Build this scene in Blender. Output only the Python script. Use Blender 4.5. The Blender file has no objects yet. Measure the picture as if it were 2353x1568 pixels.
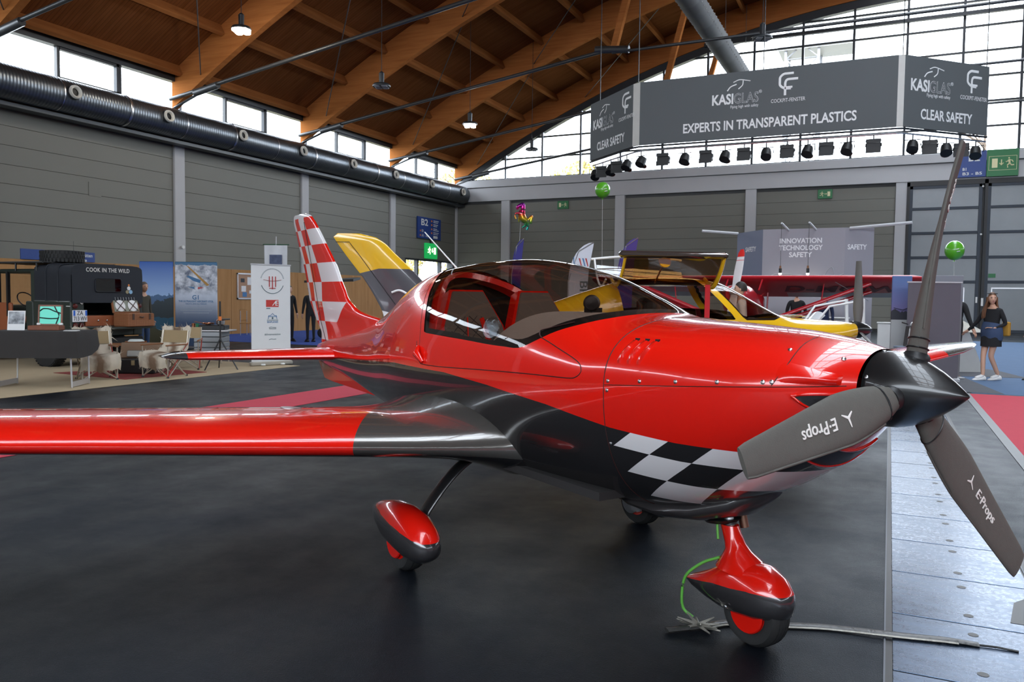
import bpy, bmesh, math, random
import numpy as np
from mathutils import Matrix, Vector
random.seed(7)
SC = bpy.context.scene
COL = SC.collection
PI = math.pi

# ------------------------------------------------------------------ camera
PITCH, YAW, ROLL, CAMH = 0.0541748, 0.4397441, 0.0114795, 1.5
FPX = 1840.28
fwd = Vector((-math.sin(YAW)*math.cos(PITCH), math.cos(YAW)*math.cos(PITCH), -math.sin(PITCH)))
r0 = Vector((math.cos(YAW), math.sin(YAW), 0)); u0 = r0.cross(fwd)
rt = r0*math.cos(ROLL) + u0*math.sin(ROLL); up = -r0*math.sin(ROLL) + u0*math.cos(ROLL)
cd = bpy.data.cameras.new('camera'); cam = bpy.data.objects.new('camera', cd); COL.objects.link(cam)
cd.sensor_width = 36.0; cd.lens = 36.0*FPX/2353.0; cd.clip_end = 400; cd.clip_start = 0.05
cam.matrix_world = Matrix(((rt.x, up.x, -fwd.x, 0), (rt.y, up.y, -fwd.y, 0), (rt.z, up.z, -fwd.z, CAMH), (0, 0, 0, 1)))
SC.camera = cam
cd.dof.use_dof = True; cd.dof.focus_distance = 3.6; cd.dof.aperture_fstop = 15.0

# ------------------------------------------------------------------ sky and exposure
w = bpy.data.worlds.new('overcast_sky'); SC.world = w; w.use_nodes = True
wn = w.node_tree; bg = wn.nodes['Background']
bg.inputs[0].default_value = (0.86, 0.935, 1.0, 1); bg.inputs[1].default_value = 11.8
SC.view_settings.view_transform = 'Standard'; SC.view_settings.look = 'None'
SC.view_settings.exposure = 0.0; SC.view_settings.gamma = 1.0; SC.view_settings.use_curve_mapping = False
cy = SC.cycles
cy.max_bounces = 8; cy.diffuse_bounces = 5; cy.glossy_bounces = 4; cy.transmission_bounces = 6; cy.transparent_max_bounces = 14
cy.caustics_reflective = False; cy.caustics_refractive = False
cy.sample_clamp_indirect = 6.0; cy.use_denoising = True
try: cy.denoiser = 'OPENIMAGEDENOISE'
except Exception: pass

# the hall: left wall x = XL, right wall x = XR, far gable y = YF, near gable y = YN
XL, XR, YF, YN, XC = -26.3, 31.3, 47.0, -30.0, 2.5
SILL, BEAMZ = 9.13, 7.74

def portal(loc, rot, sx, sy):
    ld = bpy.data.lights.new('daylight_portal', 'AREA'); ld.shape = 'RECTANGLE'; ld.size = sx; ld.size_y = sy
    ld.cycles.is_portal = True
    o = bpy.data.objects.new('daylight_portal', ld); COL.objects.link(o); o.location = loc; o.rotation_euler = rot
portal((XC, YF+0.4, 13.4), (-PI/2, 0, 0), 57, 8.6)
portal((XC, YN-0.4, 13.4), (PI/2, 0, 0), 57, 8.6)
portal((XL-0.5, 8, 9.5), (0, -PI/2, 0), 1.6, 77)
portal((XR+0.5, 8, 9.5), (0, PI/2, 0), 1.6, 77)
portal((XC, 8, 19.6), (0, 0, 0), 5.4, 72)      # unseen ridge roof-light, added for top light

# ------------------------------------------------------------------ node helpers
class X:
    def __init__(s, nt, k): s.nt = nt; s.k = k
    def op(s, o, b=None, c=None):
        n = s.nt.nodes.new('ShaderNodeMath'); n.operation = o
        for i, v in enumerate((s, b, c)):
            if v is None: continue
            if isinstance(v, X): s.nt.links.new(v.k, n.inputs[i])
            else: n.inputs[i].default_value = v
        return X(s.nt, n.outputs[0])
    def __add__(s, b): return s.op('ADD', b)
    def __sub__(s, b): return s.op('SUBTRACT', b)
    def __mul__(s, b): return s.op('MULTIPLY', b)
    def __truediv__(s, b): return s.op('DIVIDE', b)
    def lt(s, b): return s.op('LESS_THAN', b)
    def gt(s, b): return s.op('GREATER_THAN', b)
    def floor(s): return s.op('FLOOR')
    def frac(s): return s.op('FRACT')
    def abs(s): return s.op('ABSOLUTE')
    def mx(s, b): return s.op('MAXIMUM', b)
    def mn(s, b): return s.op('MINIMUM', b)
    def inv(s): return (s*-1.0)+1.0
    def odd(s): return (s*0.5).frac().gt(0.25)
def pw(x, pts):
    """piecewise linear function of the node value x"""
    r = None
    for (xa, ya), (xb, yb) in zip(pts, pts[1:]):
        t = (x - xa).mx(0.0).mn(xb-xa)*((yb-ya)/(xb-xa))
        r = t + ya if r is None else r + t
    return r
def newmat(name):
    m = bpy.data.materials.new(name); m.use_nodes = True
    nt = m.node_tree; b = nt.nodes['Principled BSDF']
    return m, nt, b
def coords(nt, kind='Object'):
    tc = nt.nodes.new('ShaderNodeTexCoord'); sp = nt.nodes.new('ShaderNodeSeparateXYZ')
    nt.links.new(tc.outputs[kind], sp.inputs[0])
    return tc.outputs[kind], X(nt, sp.outputs[0]), X(nt, sp.outputs[1]), X(nt, sp.outputs[2])
def mixc(nt, fac, a, b):
    n = nt.nodes.new('ShaderNodeMix'); n.data_type = 'RGBA'
    if isinstance(fac, X): nt.links.new(fac.k, n.inputs[0])
    else: n.inputs[0].default_value = fac
    for i, c in ((6, a), (7, b)):
        if isinstance(c, tuple): n.inputs[i].default_value = (*c[:3], 1)
        else: nt.links.new(c, n.inputs[i])
    return n.outputs[2]
def noise(nt, vec, scale, detail=3, rough=0.55, sc3=None):
    n = nt.nodes.new('ShaderNodeTexNoise'); n.inputs['Scale'].default_value = scale
    n.inputs['Detail'].default_value = detail; n.inputs['Roughness'].default_value = rough
    if sc3:
        mp = nt.nodes.new('ShaderNodeMapping'); mp.inputs['Scale'].default_value = sc3
        nt.links.new(vec, mp.inputs[0]); vec = mp.outputs[0]
    nt.links.new(vec, n.inputs['Vector'])
    return X(nt, n.outputs[0])
def rng(x, a, b, c, d):
    n = x.nt.nodes.new('ShaderNodeMapRange'); x.nt.links.new(x.k, n.inputs[0])
    for i, v in enumerate((a, b, c, d)): n.inputs[i+1].default_value = v
    return X(x.nt, n.outputs[0])
def bump(nt, b, h, strength=0.2, dist=0.01):
    n = nt.nodes.new('ShaderNodeBump'); n.inputs['Strength'].default_value = strength; n.inputs['Distance'].default_value = dist
    nt.links.new(h.k, n.inputs['Height']); nt.links.new(n.outputs[0], b.inputs['Normal'])
def lin(r, g, b):
    f = lambda c: (c/255/12.92) if c/255 <= 0.04045 else ((c/255+0.055)/1.055)**2.4
    return (f(r), f(g), f(b))
MATS = {}
def mat(name, col, rough=0.5, metal=0.0, coat=0.0, var=0.06, vscale=6.0, emit=0.0, bmp=0.0, bscale=60.0, spec=0.5):
    """plain procedural material: colour broken up a little by noise"""
    if name in MATS: return MATS[name]
    m, nt, b = newmat(name)
    vec, x, y, z = coords(nt)
    f = noise(nt, vec, vscale)
    nt.links.new(mixc(nt, f, tuple(c*(1-var) for c in col), tuple(min(1, c*(1+var)) for c in col)), b.inputs['Base Color'])
    b.inputs['Roughness'].default_value = rough; b.inputs['Metallic'].default_value = metal
    b.inputs['Coat Weight'].default_value = coat; b.inputs['Coat Roughness'].default_value = 0.03
    b.inputs['Specular IOR Level'].default_value = spec
    if emit:
        b.inputs['Emission Color'].default_value = (*col, 1); b.inputs['Emission Strength'].default_value = emit
    if bmp: bump(nt, b, noise(nt, vec, bscale, 2), bmp, 0.004)
    MATS[name] = m
    return m
def glass(name, tint=(1, 1, 1), refl=0.08, rough=0.02, edge=0.85):
    """thin sheet glass: clear or tinted see-through with a mirror sheen at grazing angles"""
    if name in MATS: return MATS[name]
    m = bpy.data.materials.new(name); m.use_nodes = True; nt = m.node_tree; nt.nodes.clear()
    out = nt.nodes.new('ShaderNodeOutputMaterial'); tr = nt.nodes.new('ShaderNodeBsdfTransparent'); gl = nt.nodes.new('ShaderNodeBsdfGlossy')
    mx = nt.nodes.new('ShaderNodeMixShader'); lw = nt.nodes.new('ShaderNodeLayerWeight'); lw.inputs[0].default_value = 0.5
    tr.inputs[0].default_value = (*tint, 1); gl.inputs['Roughness'].default_value = rough
    k = X(nt, lw.outputs[1]).op('POWER', 4.5)*edge + refl
    nt.links.new(k.k, mx.inputs[0]); nt.links.new(tr.outputs[0], mx.inputs[1]); nt.links.new(gl.outputs[0], mx.inputs[2])
    nt.links.new(mx.outputs[0], out.inputs[0])
    MATS[name] = m
    return m

# ------------------------------------------------------------------ geometry helpers
def frame(o, d, upv=(0, 0, 1)):
    d = Vector(d).normalized(); u = Vector(upv)
    if abs(d.dot(u.normalized())) > 0.98: u = Vector((1, 0, 0))
    s = d.cross(u).normalized(); t = s.cross(d)
    return s, t, d
class MB:
    def __init__(s): s.v = []; s.f = []
    def add(s, vs, fs):
        k = len(s.v); s.v += [tuple(p) for p in vs]; s.f += [tuple(i+k for i in q) for q in fs]; return s
    def box(s, x0, x1, y0, y1, z0, z1, M=None):
        vs = [Vector((x, y, z)) for z in (z0, z1) for y in (y0, y1) for x in (x0, x1)]
        if M: vs = [M @ p for p in vs]
        return s.add(vs, [(0, 2, 3, 1), (4, 5, 7, 6), (0, 1, 5, 4), (2, 6, 7, 3), (0, 4, 6, 2), (1, 3, 7, 5)])
    def bbox(s, x0, x1, y0, y1, z0, z1, c=0.01, M=None):
        """box with chamfered edges along z and at the top and bottom rim"""
        c = min(c, (x1-x0)*0.45, (y1-y0)*0.45, (z1-z0)*0.45)
        o = [(x0+c, y0), (x1-c, y0), (x1, y0+c), (x1, y1-c), (x1-c, y1), (x0+c, y1), (x0, y1-c), (x0, y0+c)]
        i = [(x0+2*c, y0+c), (x1-2*c, y0+c), (x1-c, y0+2*c), (x1-c, y1-2*c), (x1-2*c, y1-c), (x0+2*c, y1-c), (x0+c, y1-2*c), (x0+c, y0+2*c)]
        rows = [[(a, b, z0) for a, b in i], [(a, b, z0+c) for a, b in o], [(a, b, z1-c) for a, b in o], [(a, b, z1) for a, b in i]]
        if M: rows = [[M @ Vector(p) for p in r] for r in rows]
        return s.grid(rows, True, caps=True)
    def grid(s, rows, closed=False, caps=False):
        n = len(rows[0]); vs = [p for r in rows for p in r]; fs = []
        for i in range(len(rows)-1):
            for j in range(n if closed else n-1):
                a = i*n+j; b = i*n+(j+1) % n
                fs.append((a, b, b+n, a+n))
        if caps: fs.append(tuple(range(n-1, -1, -1))); fs.append(tuple(range((len(rows)-1)*n, len(rows)*n)))
        return s.add(vs, fs)
    def tube(s, pts, r, n=8, caps=True, rz=None, upv=(0, 0, 1)):
        pts = [Vector(p) for p in pts]; rows = []
        for i, p in enumerate(pts):
            d = (pts[min(i+1, len(pts)-1)]-pts[max(i-1, 0)])
            a, b, _ = frame(p, d, upv); ri = r[i] if isinstance(r, (list, tuple)) else r
            rb = ri if rz is None else (rz[i] if isinstance(rz, (list, tuple)) else rz)
            rows.append([p + a*ri*math.cos(2*PI*k/n) + b*rb*math.sin(2*PI*k/n) for k in range(n)])
        return s.grid(rows, True, caps)
    def lathe(s, prof, n=24, o=(0, 0, 0), ax=(0, 0, 1), caps=True):
        o = Vector(o); a, b, d = frame(o, ax)
        rows = [[o + d*h + a*r*math.cos(2*PI*k/n) + b*r*math.sin(2*PI*k/n) for k in range(n)] for r, h in prof]
        return s.grid(rows, True, caps)
    def ell(s, c, rx, ry, rz, nu=12, nv=8, M=None):
        rows = []
        for i in range(nv+1):
            t = PI*(i+0.02)/(nv+0.04) - PI/2
            row = [Vector((rx*math.cos(t)*math.cos(2*PI*k/nu), ry*math.cos(t)*math.sin(2*PI*k/nu), rz*math.sin(t))) for k in range(nu)]
            rows.append([(M @ p if M else p) + Vector(c) for p in row])
        return s.grid(rows, True, True)
    def prism(s, out, o, ux, uy, depth):
        """2-D outline at o in the axes ux, uy, thickened by the vector depth"""
        o, ux, uy, dp = Vector(o), Vector(ux), Vector(uy), Vector(depth)
        n = len(out); A = [o+ux*a+uy*b for a, b in out]; B = [p+dp for p in A]
        return s.add(A+B, [tuple(range(n-1, -1, -1)), tuple(range(n, 2*n))] + [(i, (i+1) % n, n+(i+1) % n, n+i) for i in range(n)])
    def quad(s, a, b, c, d): return s.add([a, b, c, d], [(0, 1, 2, 3)])
    def mesh(s, name, m, smooth=None):
        me = bpy.data.meshes.new(name); me.from_pydata(s.v, [], s.f); me.validate()
        for q in (m if isinstance(m, (list, tuple)) else [m]): me.materials.append(q)
        bm = bmesh.new(); bm.from_mesh(me); bmesh.ops.recalc_face_normals(bm, faces=bm.faces); bm.to_mesh(me); bm.free()
        if smooth is not None:
            me.polygons.foreach_set('use_smooth', [True]*len(me.polygons))
            if smooth < 179: me.set_sharp_from_angle(angle=math.radians(smooth))
        return me
    def build(s, name, m, parent=None, smooth=None, loc=None):
        o = bpy.data.objects.new(name, s.mesh(name, m, smooth)); COL.objects.link(o)
        if parent: o.parent = parent
        if loc: o.location = loc
        return o
def put(name, me, parent=None, loc=(0, 0, 0), rot=(0, 0, 0), scale=(1, 1, 1)):
    o = bpy.data.objects.new(name, me); COL.objects.link(o); o.parent = parent
    o.location = loc; o.rotation_euler = rot; o.scale = scale
    return o
def tag(o, label, cat, group=None):
    o['label'] = label; o['category'] = cat
    if group: o['group'] = group
    return o
def struct(o): o['kind'] = 'structure'; return o
def thing(name, label, cat, loc=(0, 0, 0), rz=0.0, group=None):
    o = bpy.data.objects.new(name, None); COL.objects.link(o); o.empty_display_size = 0.1
    o.location = loc; o.rotation_euler = (0, 0, rz)
    return tag(o, label, cat, group)
def copy_tree(o, parent=None):
    c = o.copy(); COL.objects.link(c); c.parent = parent
    for ch in list(o.children): copy_tree(ch, c)
    return c
def text(name, s, m, parent, o, ux, uy, size, align='CENTER', bold=0.0, depth=0.002, width=None, spacing=1.0, shear=0.0):
    """lettering as a flat raised mesh: o = anchor, ux along the line, uy up"""
    cu = bpy.data.curves.new(name, 'FONT'); cu.body = s; cu.size = size; cu.align_x = align; cu.align_y = 'CENTER'
    cu.offset = bold*size; cu.extrude = depth/2; cu.resolution_u = 3; cu.space_character = spacing; cu.shear = shear
    t = bpy.data.objects.new(name, cu); COL.objects.link(t)
    dg = bpy.context.evaluated_depsgraph_get()
    me = bpy.data.meshes.new_from_object(t.evaluated_get(dg)); bpy.data.objects.remove(t); bpy.data.curves.remove(cu)
    me.materials.clear(); me.materials.append(m)
    ux = Vector(ux).normalized(); uy = (Vector(uy) - ux*Vector(uy).dot(ux)).normalized(); uz = ux.cross(uy)
    k = 1.0
    if width and len(me.vertices):
        xs = [v.co.x for v in me.vertices]; k = width/max(1e-6, max(xs)-min(xs))
    M = Matrix((ux*k, uy, uz)).transposed().to_4x4(); M.translation = Vector(o)
    me.transform(M)
    ob = bpy.data.objects.new(name, me); COL.objects.link(ob); ob.parent = parent
    return ob
def lerp(a, b, t): return a+(b-a)*t
def interp(x, xs, ys):
    """smooth (Catmull-Rom, monotone x) interpolation of a table"""
    if x <= xs[0]: return ys[0]
    if x >= xs[-1]: return ys[-1]
    i = max(k for k in range(len(xs)-1) if xs[k] <= x)
    def sl(k):
        if k == 0: return (ys[1]-ys[0])/(xs[1]-xs[0])
        if k == len(xs)-1: return (ys[-1]-ys[-2])/(xs[-1]-xs[-2])
        a = (ys[k]-ys[k-1])/(xs[k]-xs[k-1]); b = (ys[k+1]-ys[k])/(xs[k+1]-xs[k])
        if a*b <= 0: return 0.0
        h0, h1 = xs[k]-xs[k-1], xs[k+1]-xs[k]
        return (a*h1+b*h0)/(h0+h1)
    h = xs[i+1]-xs[i]; t = (x-xs[i])/h; m0, m1 = sl(i)*h, sl(i+1)*h
    return (2*t**3-3*t*t+1)*ys[i] + (t**3-2*t*t+t)*m0 + (-2*t**3+3*t*t)*ys[i+1] + (t**3-t*t)*m1
def smooth_pts(p, k=6):
    xs = list(range(len(p))); out = []
    for i in range((len(p)-1)*k+1):
        t = i/k; out.append(tuple(interp(t, xs, [q[d] for q in p]) for d in range(len(p[0]))))
    return out
def clip(vs, fs, vals):
    """keep the part of a polygon mesh where the per-vertex value is >= 0"""
    nv, nf, mp, em = [], [], {}, {}
    def vid(i):
        if i not in mp: mp[i] = len(nv); nv.append(vs[i])
        return mp[i]
    def eid(i, j):
        k = (min(i, j), max(i, j))
        if k not in em:
            t = vals[k[0]]/(vals[k[0]]-vals[k[1]]); em[k] = len(nv)
            nv.append(tuple(lerp(a, b, t) for a, b in zip(vs[k[0]], vs[k[1]])))
        return em[k]
    for q in fs:
        out = []
        for a, b in zip(q, q[1:]+q[:1]):
            if vals[a] >= 0: out.append(vid(a))
            if (vals[a] >= 0) != (vals[b] >= 0): out.append(eid(a, b))
        if len(out) >= 3: nf.append(tuple(out))
    m = MB(); m.v = nv; m.f = nf
    return m

# ------------------------------------------------------------------ shared materials
WHITE = mat('white_paint', (0.78, 0.78, 0.77), 0.45)
BLACK = mat('black_plastic', (0.012, 0.012, 0.013), 0.45)
DARK = mat('dark_grey_metal', (0.035, 0.04, 0.045), 0.4, 0.3)
STEEL = mat('brushed_steel', (0.6, 0.6, 0.62), 0.3, 1.0)
ALU = mat('aluminium', (0.7, 0.7, 0.72), 0.38, 0.9)
RUBBER = mat('tyre_rubber', (0.018, 0.018, 0.018), 0.75, bmp=0.3)
SKIN = mat('skin', lin(205, 160, 135), 0.5, var=0.08)
# ================================================================== THE HALL
def zarch(x): return 17.6 - 0.0105*(x-XC)**2      # underside of the arched beams
def zdeck(x): return zarch(x) + 1.42               # underside of the roof deck
FRY = [YF-0.1-7.72*k for k in range(10)]           # frames

def asphalt():
    m, nt, b = newmat('dark_asphalt')
    vec, x, y, z = coords(nt)
    big = noise(nt, vec, 0.5, 5, 0.6); mid = noise(nt, vec, 1.7, 5, 0.65); fine = noise(nt, vec, 160, 2); fine2 = noise(nt, vec, 420, 1)
    st = noise(nt, vec, 1.0, 3, 0.5, (2.2, 0.5, 1))
    c = mixc(nt, rng(big*0.6 + mid*0.4, 0.35, 0.65, 0, 1), (0.0025, 0.003, 0.0042), (0.0085, 0.0105, 0.015))
    c = mixc(nt, rng(noise(nt, vec, 70, 3), 0.56, 0.72, 0, 0.5), c, (0.028, 0.033, 0.044)); c = mixc(nt, rng(fine2, 0.62, 0.78, 0, 0.55), c, (0.045, 0.047, 0.052))
    nt.links.new(c, b.inputs['Base Color'])
    r = rng(mid*0.5 + big*0.3 + st*0.25, 0.36, 0.66, 0.28, 0.56)
    nt.links.new(r.k, b.inputs['Roughness'])
    b.inputs['Specular Tint'].default_value = (0.62, 0.82, 1.0, 1); b.inputs['Specular IOR Level'].default_value = 0.24
    bump(nt, b, fine*0.7 + fine2*0.5 + mid*0.6, 0.6, 0.005)
    return m
fl = MB().box(XL-0.6, XR+0.6, YN-0.6, YF+0.6, -0.3, 0).build('floor', asphalt()); struct(fl)

# ---- walls: horizontal cladding boards between pale columns
CLAD = mat('grey_cladding', lin(122, 121, 113), 0.6, var=0.05, vscale=0.6)
CLADB = mat('wall_backing', (0.09, 0.09, 0.09), 0.8)
COLM = mat('pale_concrete', lin(188, 188, 190), 0.6, var=0.04, vscale=1.5)
wl = MB().box(XL-0.5, XL-0.06, YN-0.5, 40.8, 0, 8.75).box(XL-0.5, XL-0.06, 40.8, 46.6, 0, 1.9).box(XL-0.5, XL-0.06, 40.8, 46.6, 3.8, 8.75).box(XL-0.5, XL-0.06, 46.6, YF+0.5, 0, 8.75).build('wall_left', CLADB); struct(wl)
PH = 0.628
def board_mesh(L): return MB().bbox(0, 0.06, 0, L, 0, PH-0.008, 0.007).mesh('cladding_board', CLAD)
cols_y = [YF+0.06-7.72*k for k in range(10)]
bm_long = board_mesh(7.72-0.52); bm_short = board_mesh(1.2)
for k in range(1, 7):
    for j in range(14): put('cladding_board', bm_short if k == 1 and j in (3, 4, 5) else bm_long, wl, (XL-0.06, cols_y[k]+0.26, 0.02+PH*j))
for k in range(0, 7):
    MB().bbox(XL-0.1, XL+0.10, cols_y[k]-0.26, cols_y[k]+0.26, 0, 8.8, 0.02).build('column', COLM, wl)
    if k: MB().box(XL+0.10, XL+0.2, cols_y[k]-0.06, cols_y[k]+0.06, 7.55, 7.75).build('column_bracket', DARK, wl)
MB().tube([(XL+0.14, cols_y[3]+0.05, 3.4), (XL+0.2, cols_y[3]+0.05, 3.4)], 0.07, 10).build('column_sensor', WHITE, wl)
MB().box(XL-0.02, XL+0.02, 19.85, 20.35, 5.0, 5.5).build('access_hatch', CLAD, wl)

wb = MB().box(XL-0.5, XR+0.5, YF+0.06, YF+0.5, 0, SILL-0.1).build('wall_back', CLADB); struct(wb)
gx = [-22.62+7.67*k for k in range(8)]
def hboard(L): return MB().bbox(0, L, -0.06, 0, 0, PH-0.008, 0.007).mesh('cladding_board', CLAD)
bh = hboard(7.67-0.62); bh0 = hboard(3.35)
for j in range(12):
    put('cladding_board', bh0, wb, (XL+0.02, YF+0.06, 0.05+PH*j))
    for k in range(3): put('cladding_board', bh, wb, (gx[k]+0.31, YF+0.06, 0.05+PH*j))
    for k in range(6, 8): put('cladding_board', bh, wb, (gx[k]+0.31, YF+0.06, 0.05+PH*j)) if gx[k]+7.67 < XR+0.2 else None
for xx in gx: MB().bbox(xx-0.3, xx+0.3, YF-0.16, YF+0.1, 0, BEAMZ+0.02, 0.02).build('column', COLM, wb)
MB().bbox(XL, XR, YF-0.2, YF+0.1, BEAMZ, SILL-0.52, 0.02).build('ring_beam', COLM, wb)
MB().bbox(XL, XR, YF-0.32, YF+0.1, SILL-0.5, SILL-0.03, 0.02).build('window_sill', COLM, wb)
wr = MB().box(XR+0.06, XR+0.5, YN-0.5, YF+0.5, 0, 8.75).build('wall_right', CLAD); struct(wr)
wf = MB().box(XL-0.5, XR+0.5, YN-0.5, YN-0.06, 0, SILL-0.1).build('wall_front', CLAD); struct(wf)

# ---- gable glazing
PANE = glass('window_glass', (0.97, 0.98, 1.0), 0.05)
FRM = mat('window_frame_grey', (0.03, 0.035, 0.042), 0.45, 0.2)
FRL = mat('mullion_pale_grey', (0.22, 0.24, 0.27), 0.4, 0.3)
def gable(y, s, nm, detail):
    g = thing(nm, '', ''); del g['label']; del g['category']; struct(g)
    mx = [-22.62 + 2.556*k for k in range(-1, 22)]
    mx = [q for q in mx if XL < q < XR]
    RH = 1.25; rows = [SILL + RH*k for k in range(0, 8)]
    M = MB()
    xs = [XL+0.2] + mx + [XR-0.2]
    for a, b in zip(xs, xs[1:]):
        for k, z0 in enumerate(rows):
            z1 = z0+RH
            ta, tb = zarch(a)+0.1, zarch(b)+0.1
            # pane polygon cut by the arch
            poly = [(a, z0), (b, z0)]
            if max(ta, tb) <= z0: continue
            pts = [(a+(b-a)*i/6, min(z1, max(z0, zarch(a+(b-a)*i/6)+0.1))) for i in range(6, -1, -1)]
            if detail: MB().prism(poly+pts, (0, y, 0), (1, 0, 0), (0, 0, 1), (0, 0.012, 0)).build('pane', PANE, g)
            else: M.prism(poly+pts, (0, y, 0), (1, 0, 0), (0, 0, 1), (0, 0.012, 0))
    if not detail: M.build('pane', PANE, g)
    for q in mx:
        top = zarch(q)+0.2
        if detail:
            MB().box(q-0.06, q+0.06, y-0.16*s-0.08, y-0.16*s+0.2, SILL-0.05, top).build('mullion', FRL if q < -14 else FRM, g)
    if detail:
        for z in rows:
            d = math.sqrt(max(0, (17.6-z)/0.0105))
            MB().box(max(XL+0.1, XC-d-0.1), min(XR-0.1, XC+d+0.1), y-0.09, y+0.05, z-0.045, z+0.045).build('transom', FRM, g)
        z = 15.95; d = math.sqrt((17.6-z)/0.0105)
        MB().box(XC-d, XC+d, y-0.5, y-0.3, z-0.09, z+0.09).build('wind_girder', FRM, g)
    # dark curved head trim under the last beam
    rows_ = []
    for i in range(61):
        xx = lerp(XL, XR, i/60); zz = zarch(xx)
        rows_.append([(xx, y-0.25, zz-0.42), (xx, y+0.15, zz-0.42), (xx, y+0.15, zz+0.2), (xx, y-0.25, zz+0.2)])
    MB().grid(rows_, True, True).build('head_trim', FRM, g, 40)
    return g
gable(YF, 1, 'window_1', True)
gable(YN, -1, 'window_2', False)

# ---- clerestory strips above both side walls
def clerestory(x, s, nm, detail):
    g = thing(nm, '', ''); del g['label']; del g['category']; struct(g)
    z0, z1 = 8.85, 10.0
    for k in range(0, 9):
        y0, y1 = FRY[k+1] + 0.18, FRY[k] - 0.18
        L = y1-y0
        if detail and k < 6:
            for i in range(3):
                a, b = y0 + L*i/3, y0 + L*(i+1)/3
                MB().box(x-0.01*s, x, a+0.08, b-0.08, z0, z1).build('pane', PANE, g)
                MB().box(x-0.06, x+0.10, a-0.0, a+0.11, z0-0.05, z1+0.05).build('mullion', FRM if i else FRL, g)
            # opening sash frame on the middle pane
            a, b = y0 + L/3, y0 + 2*L/3
            f = MB(); f.box(x-0.04, x+0.13, a+0.1, b, z1-0.13, z1+0.02); f.box(x-0.04, x+0.13, a+0.1, b, z0-0.02, z0+0.1); f.box(x-0.04, x+0.13, b-0.12, b+0.02, z0, z1)
            f.build('sash', FRM, g)
        else:
            MB().box(x-0.01*s, x, y0, y1, z0, z1).build('pane', PANE, g)
    MB().box(x-0.1, x+0.20, YN, YF-0.1, z1-0.04, z1+0.34).build('head_rail', FRM, g)
    MB().box(x-0.1, x+0.1, YN, YF-0.1, z0-0.15, z0).build('sill_rail', FRM, g)
    return g
clerestory(XL, -1, 'window_3', True)
clerestory(XR, 1, 'window_4', False)

# ---- roof: deck, purlins, arched glulam beams
def wood(name, c1, c2, sx, sy, sz, rough=0.5):
    m, nt, b = newmat(name); vec, x, y, z = coords(nt)
    n = noise(nt, vec, 1.0, 6, 0.6, (sx, sy, sz)); n2 = noise(nt, vec, 0.35, 2)
    c = mixc(nt, rng(n*0.7+n2*0.3, 0.3, 0.7, 0, 1), c1, c2)
    nt.links.new(c, b.inputs['Base Color']); b.inputs['Roughness'].default_value = rough; b.inputs['Specular IOR Level'].default_value = 0.0
    return m, nt, b
GLU, _, _ = wood('glulam_timber', (0.36, 0.125, 0.036), (0.55, 0.215, 0.068), 0.6, 3, 9)
PUR, _, _ = wood('purlin_timber', (0.24, 0.085, 0.027), (0.38, 0.155, 0.053), 3, 0.5, 6)
def deckmat():
    m, nt, b = newmat('roof_deck_boards'); vec, x, y, z = coords(nt)
    st = (y*7.0).frac(); line = st.lt(0.12)
    n = noise(nt, vec, 1.0, 4, 0.6, (0.4, 7, 1)); n2 = noise(nt, vec, 0.3, 3)
    c = mixc(nt, rng(n*0.6+n2*0.4, 0.3, 0.7, 0, 1), (0.15, 0.052, 0.016), (0.26, 0.10, 0.036))
    c = mixc(nt, line*0.55, c, (0.05, 0.025, 0.014))
    nt.links.new(c, b.inputs['Base Color']); b.inputs['Roughness'].default_value = 0.75; b.inputs['Specular IOR Level'].default_value = 0.0
    bump(nt, b, st, 0.3, 0.02)
    return m
ce = MB(); rows_ = []
for i in range(81):
    xx = lerp(XL-0.3, XR+0.3, i/80); rows_.append((xx, zdeck(xx)))
# the deck is open for an unseen ridge roof-light added as top light
lo_, hi_ = [r for r in rows_ if r[0] < XC-2.7] + [(XC-2.7, zdeck(XC-2.7))], [(XC+2.7, zdeck(XC+2.7))] + [r for r in rows_ if r[0] > XC+2.7]
for rw in (lo_, hi_):
    for dz in (0, 0.3): ce.grid([[(a, yy, b+dz) for yy in (YN-1.5, YF+1.2)] for a, b in rw])
for y0, y1 in ((YN-1.5, YN+2), (YF-3, YF+1.2)): ce.box(XC-2.7, XC+2.7, y0, y1, zdeck(XC)-0.05, zdeck(XC)+0.25)
ceil = ce.build('ceiling', deckmat(), smooth=50); struct(ceil)
added_sky6 = thing('added_rooflight', '', ''); del added_sky6['label']; del added_sky6['category']; struct(added_sky6)  # unseen roof-light, added to brighten the hall from above
for k in range(18):
    y0 = YN+2+4.0*k; MB().box(XC-2.7, XC+2.7, y0+0.06, y0+3.94, zdeck(XC)+0.05, zdeck(XC)+0.065).build('pane', PANE, added_sky6); MB().box(XC-2.7, XC+2.7, y0-0.06, y0+0.06, zdeck(XC)-0.1, zdeck(XC)+0.1).build('added_glazing_bar', FRM, added_sky6)
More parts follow.
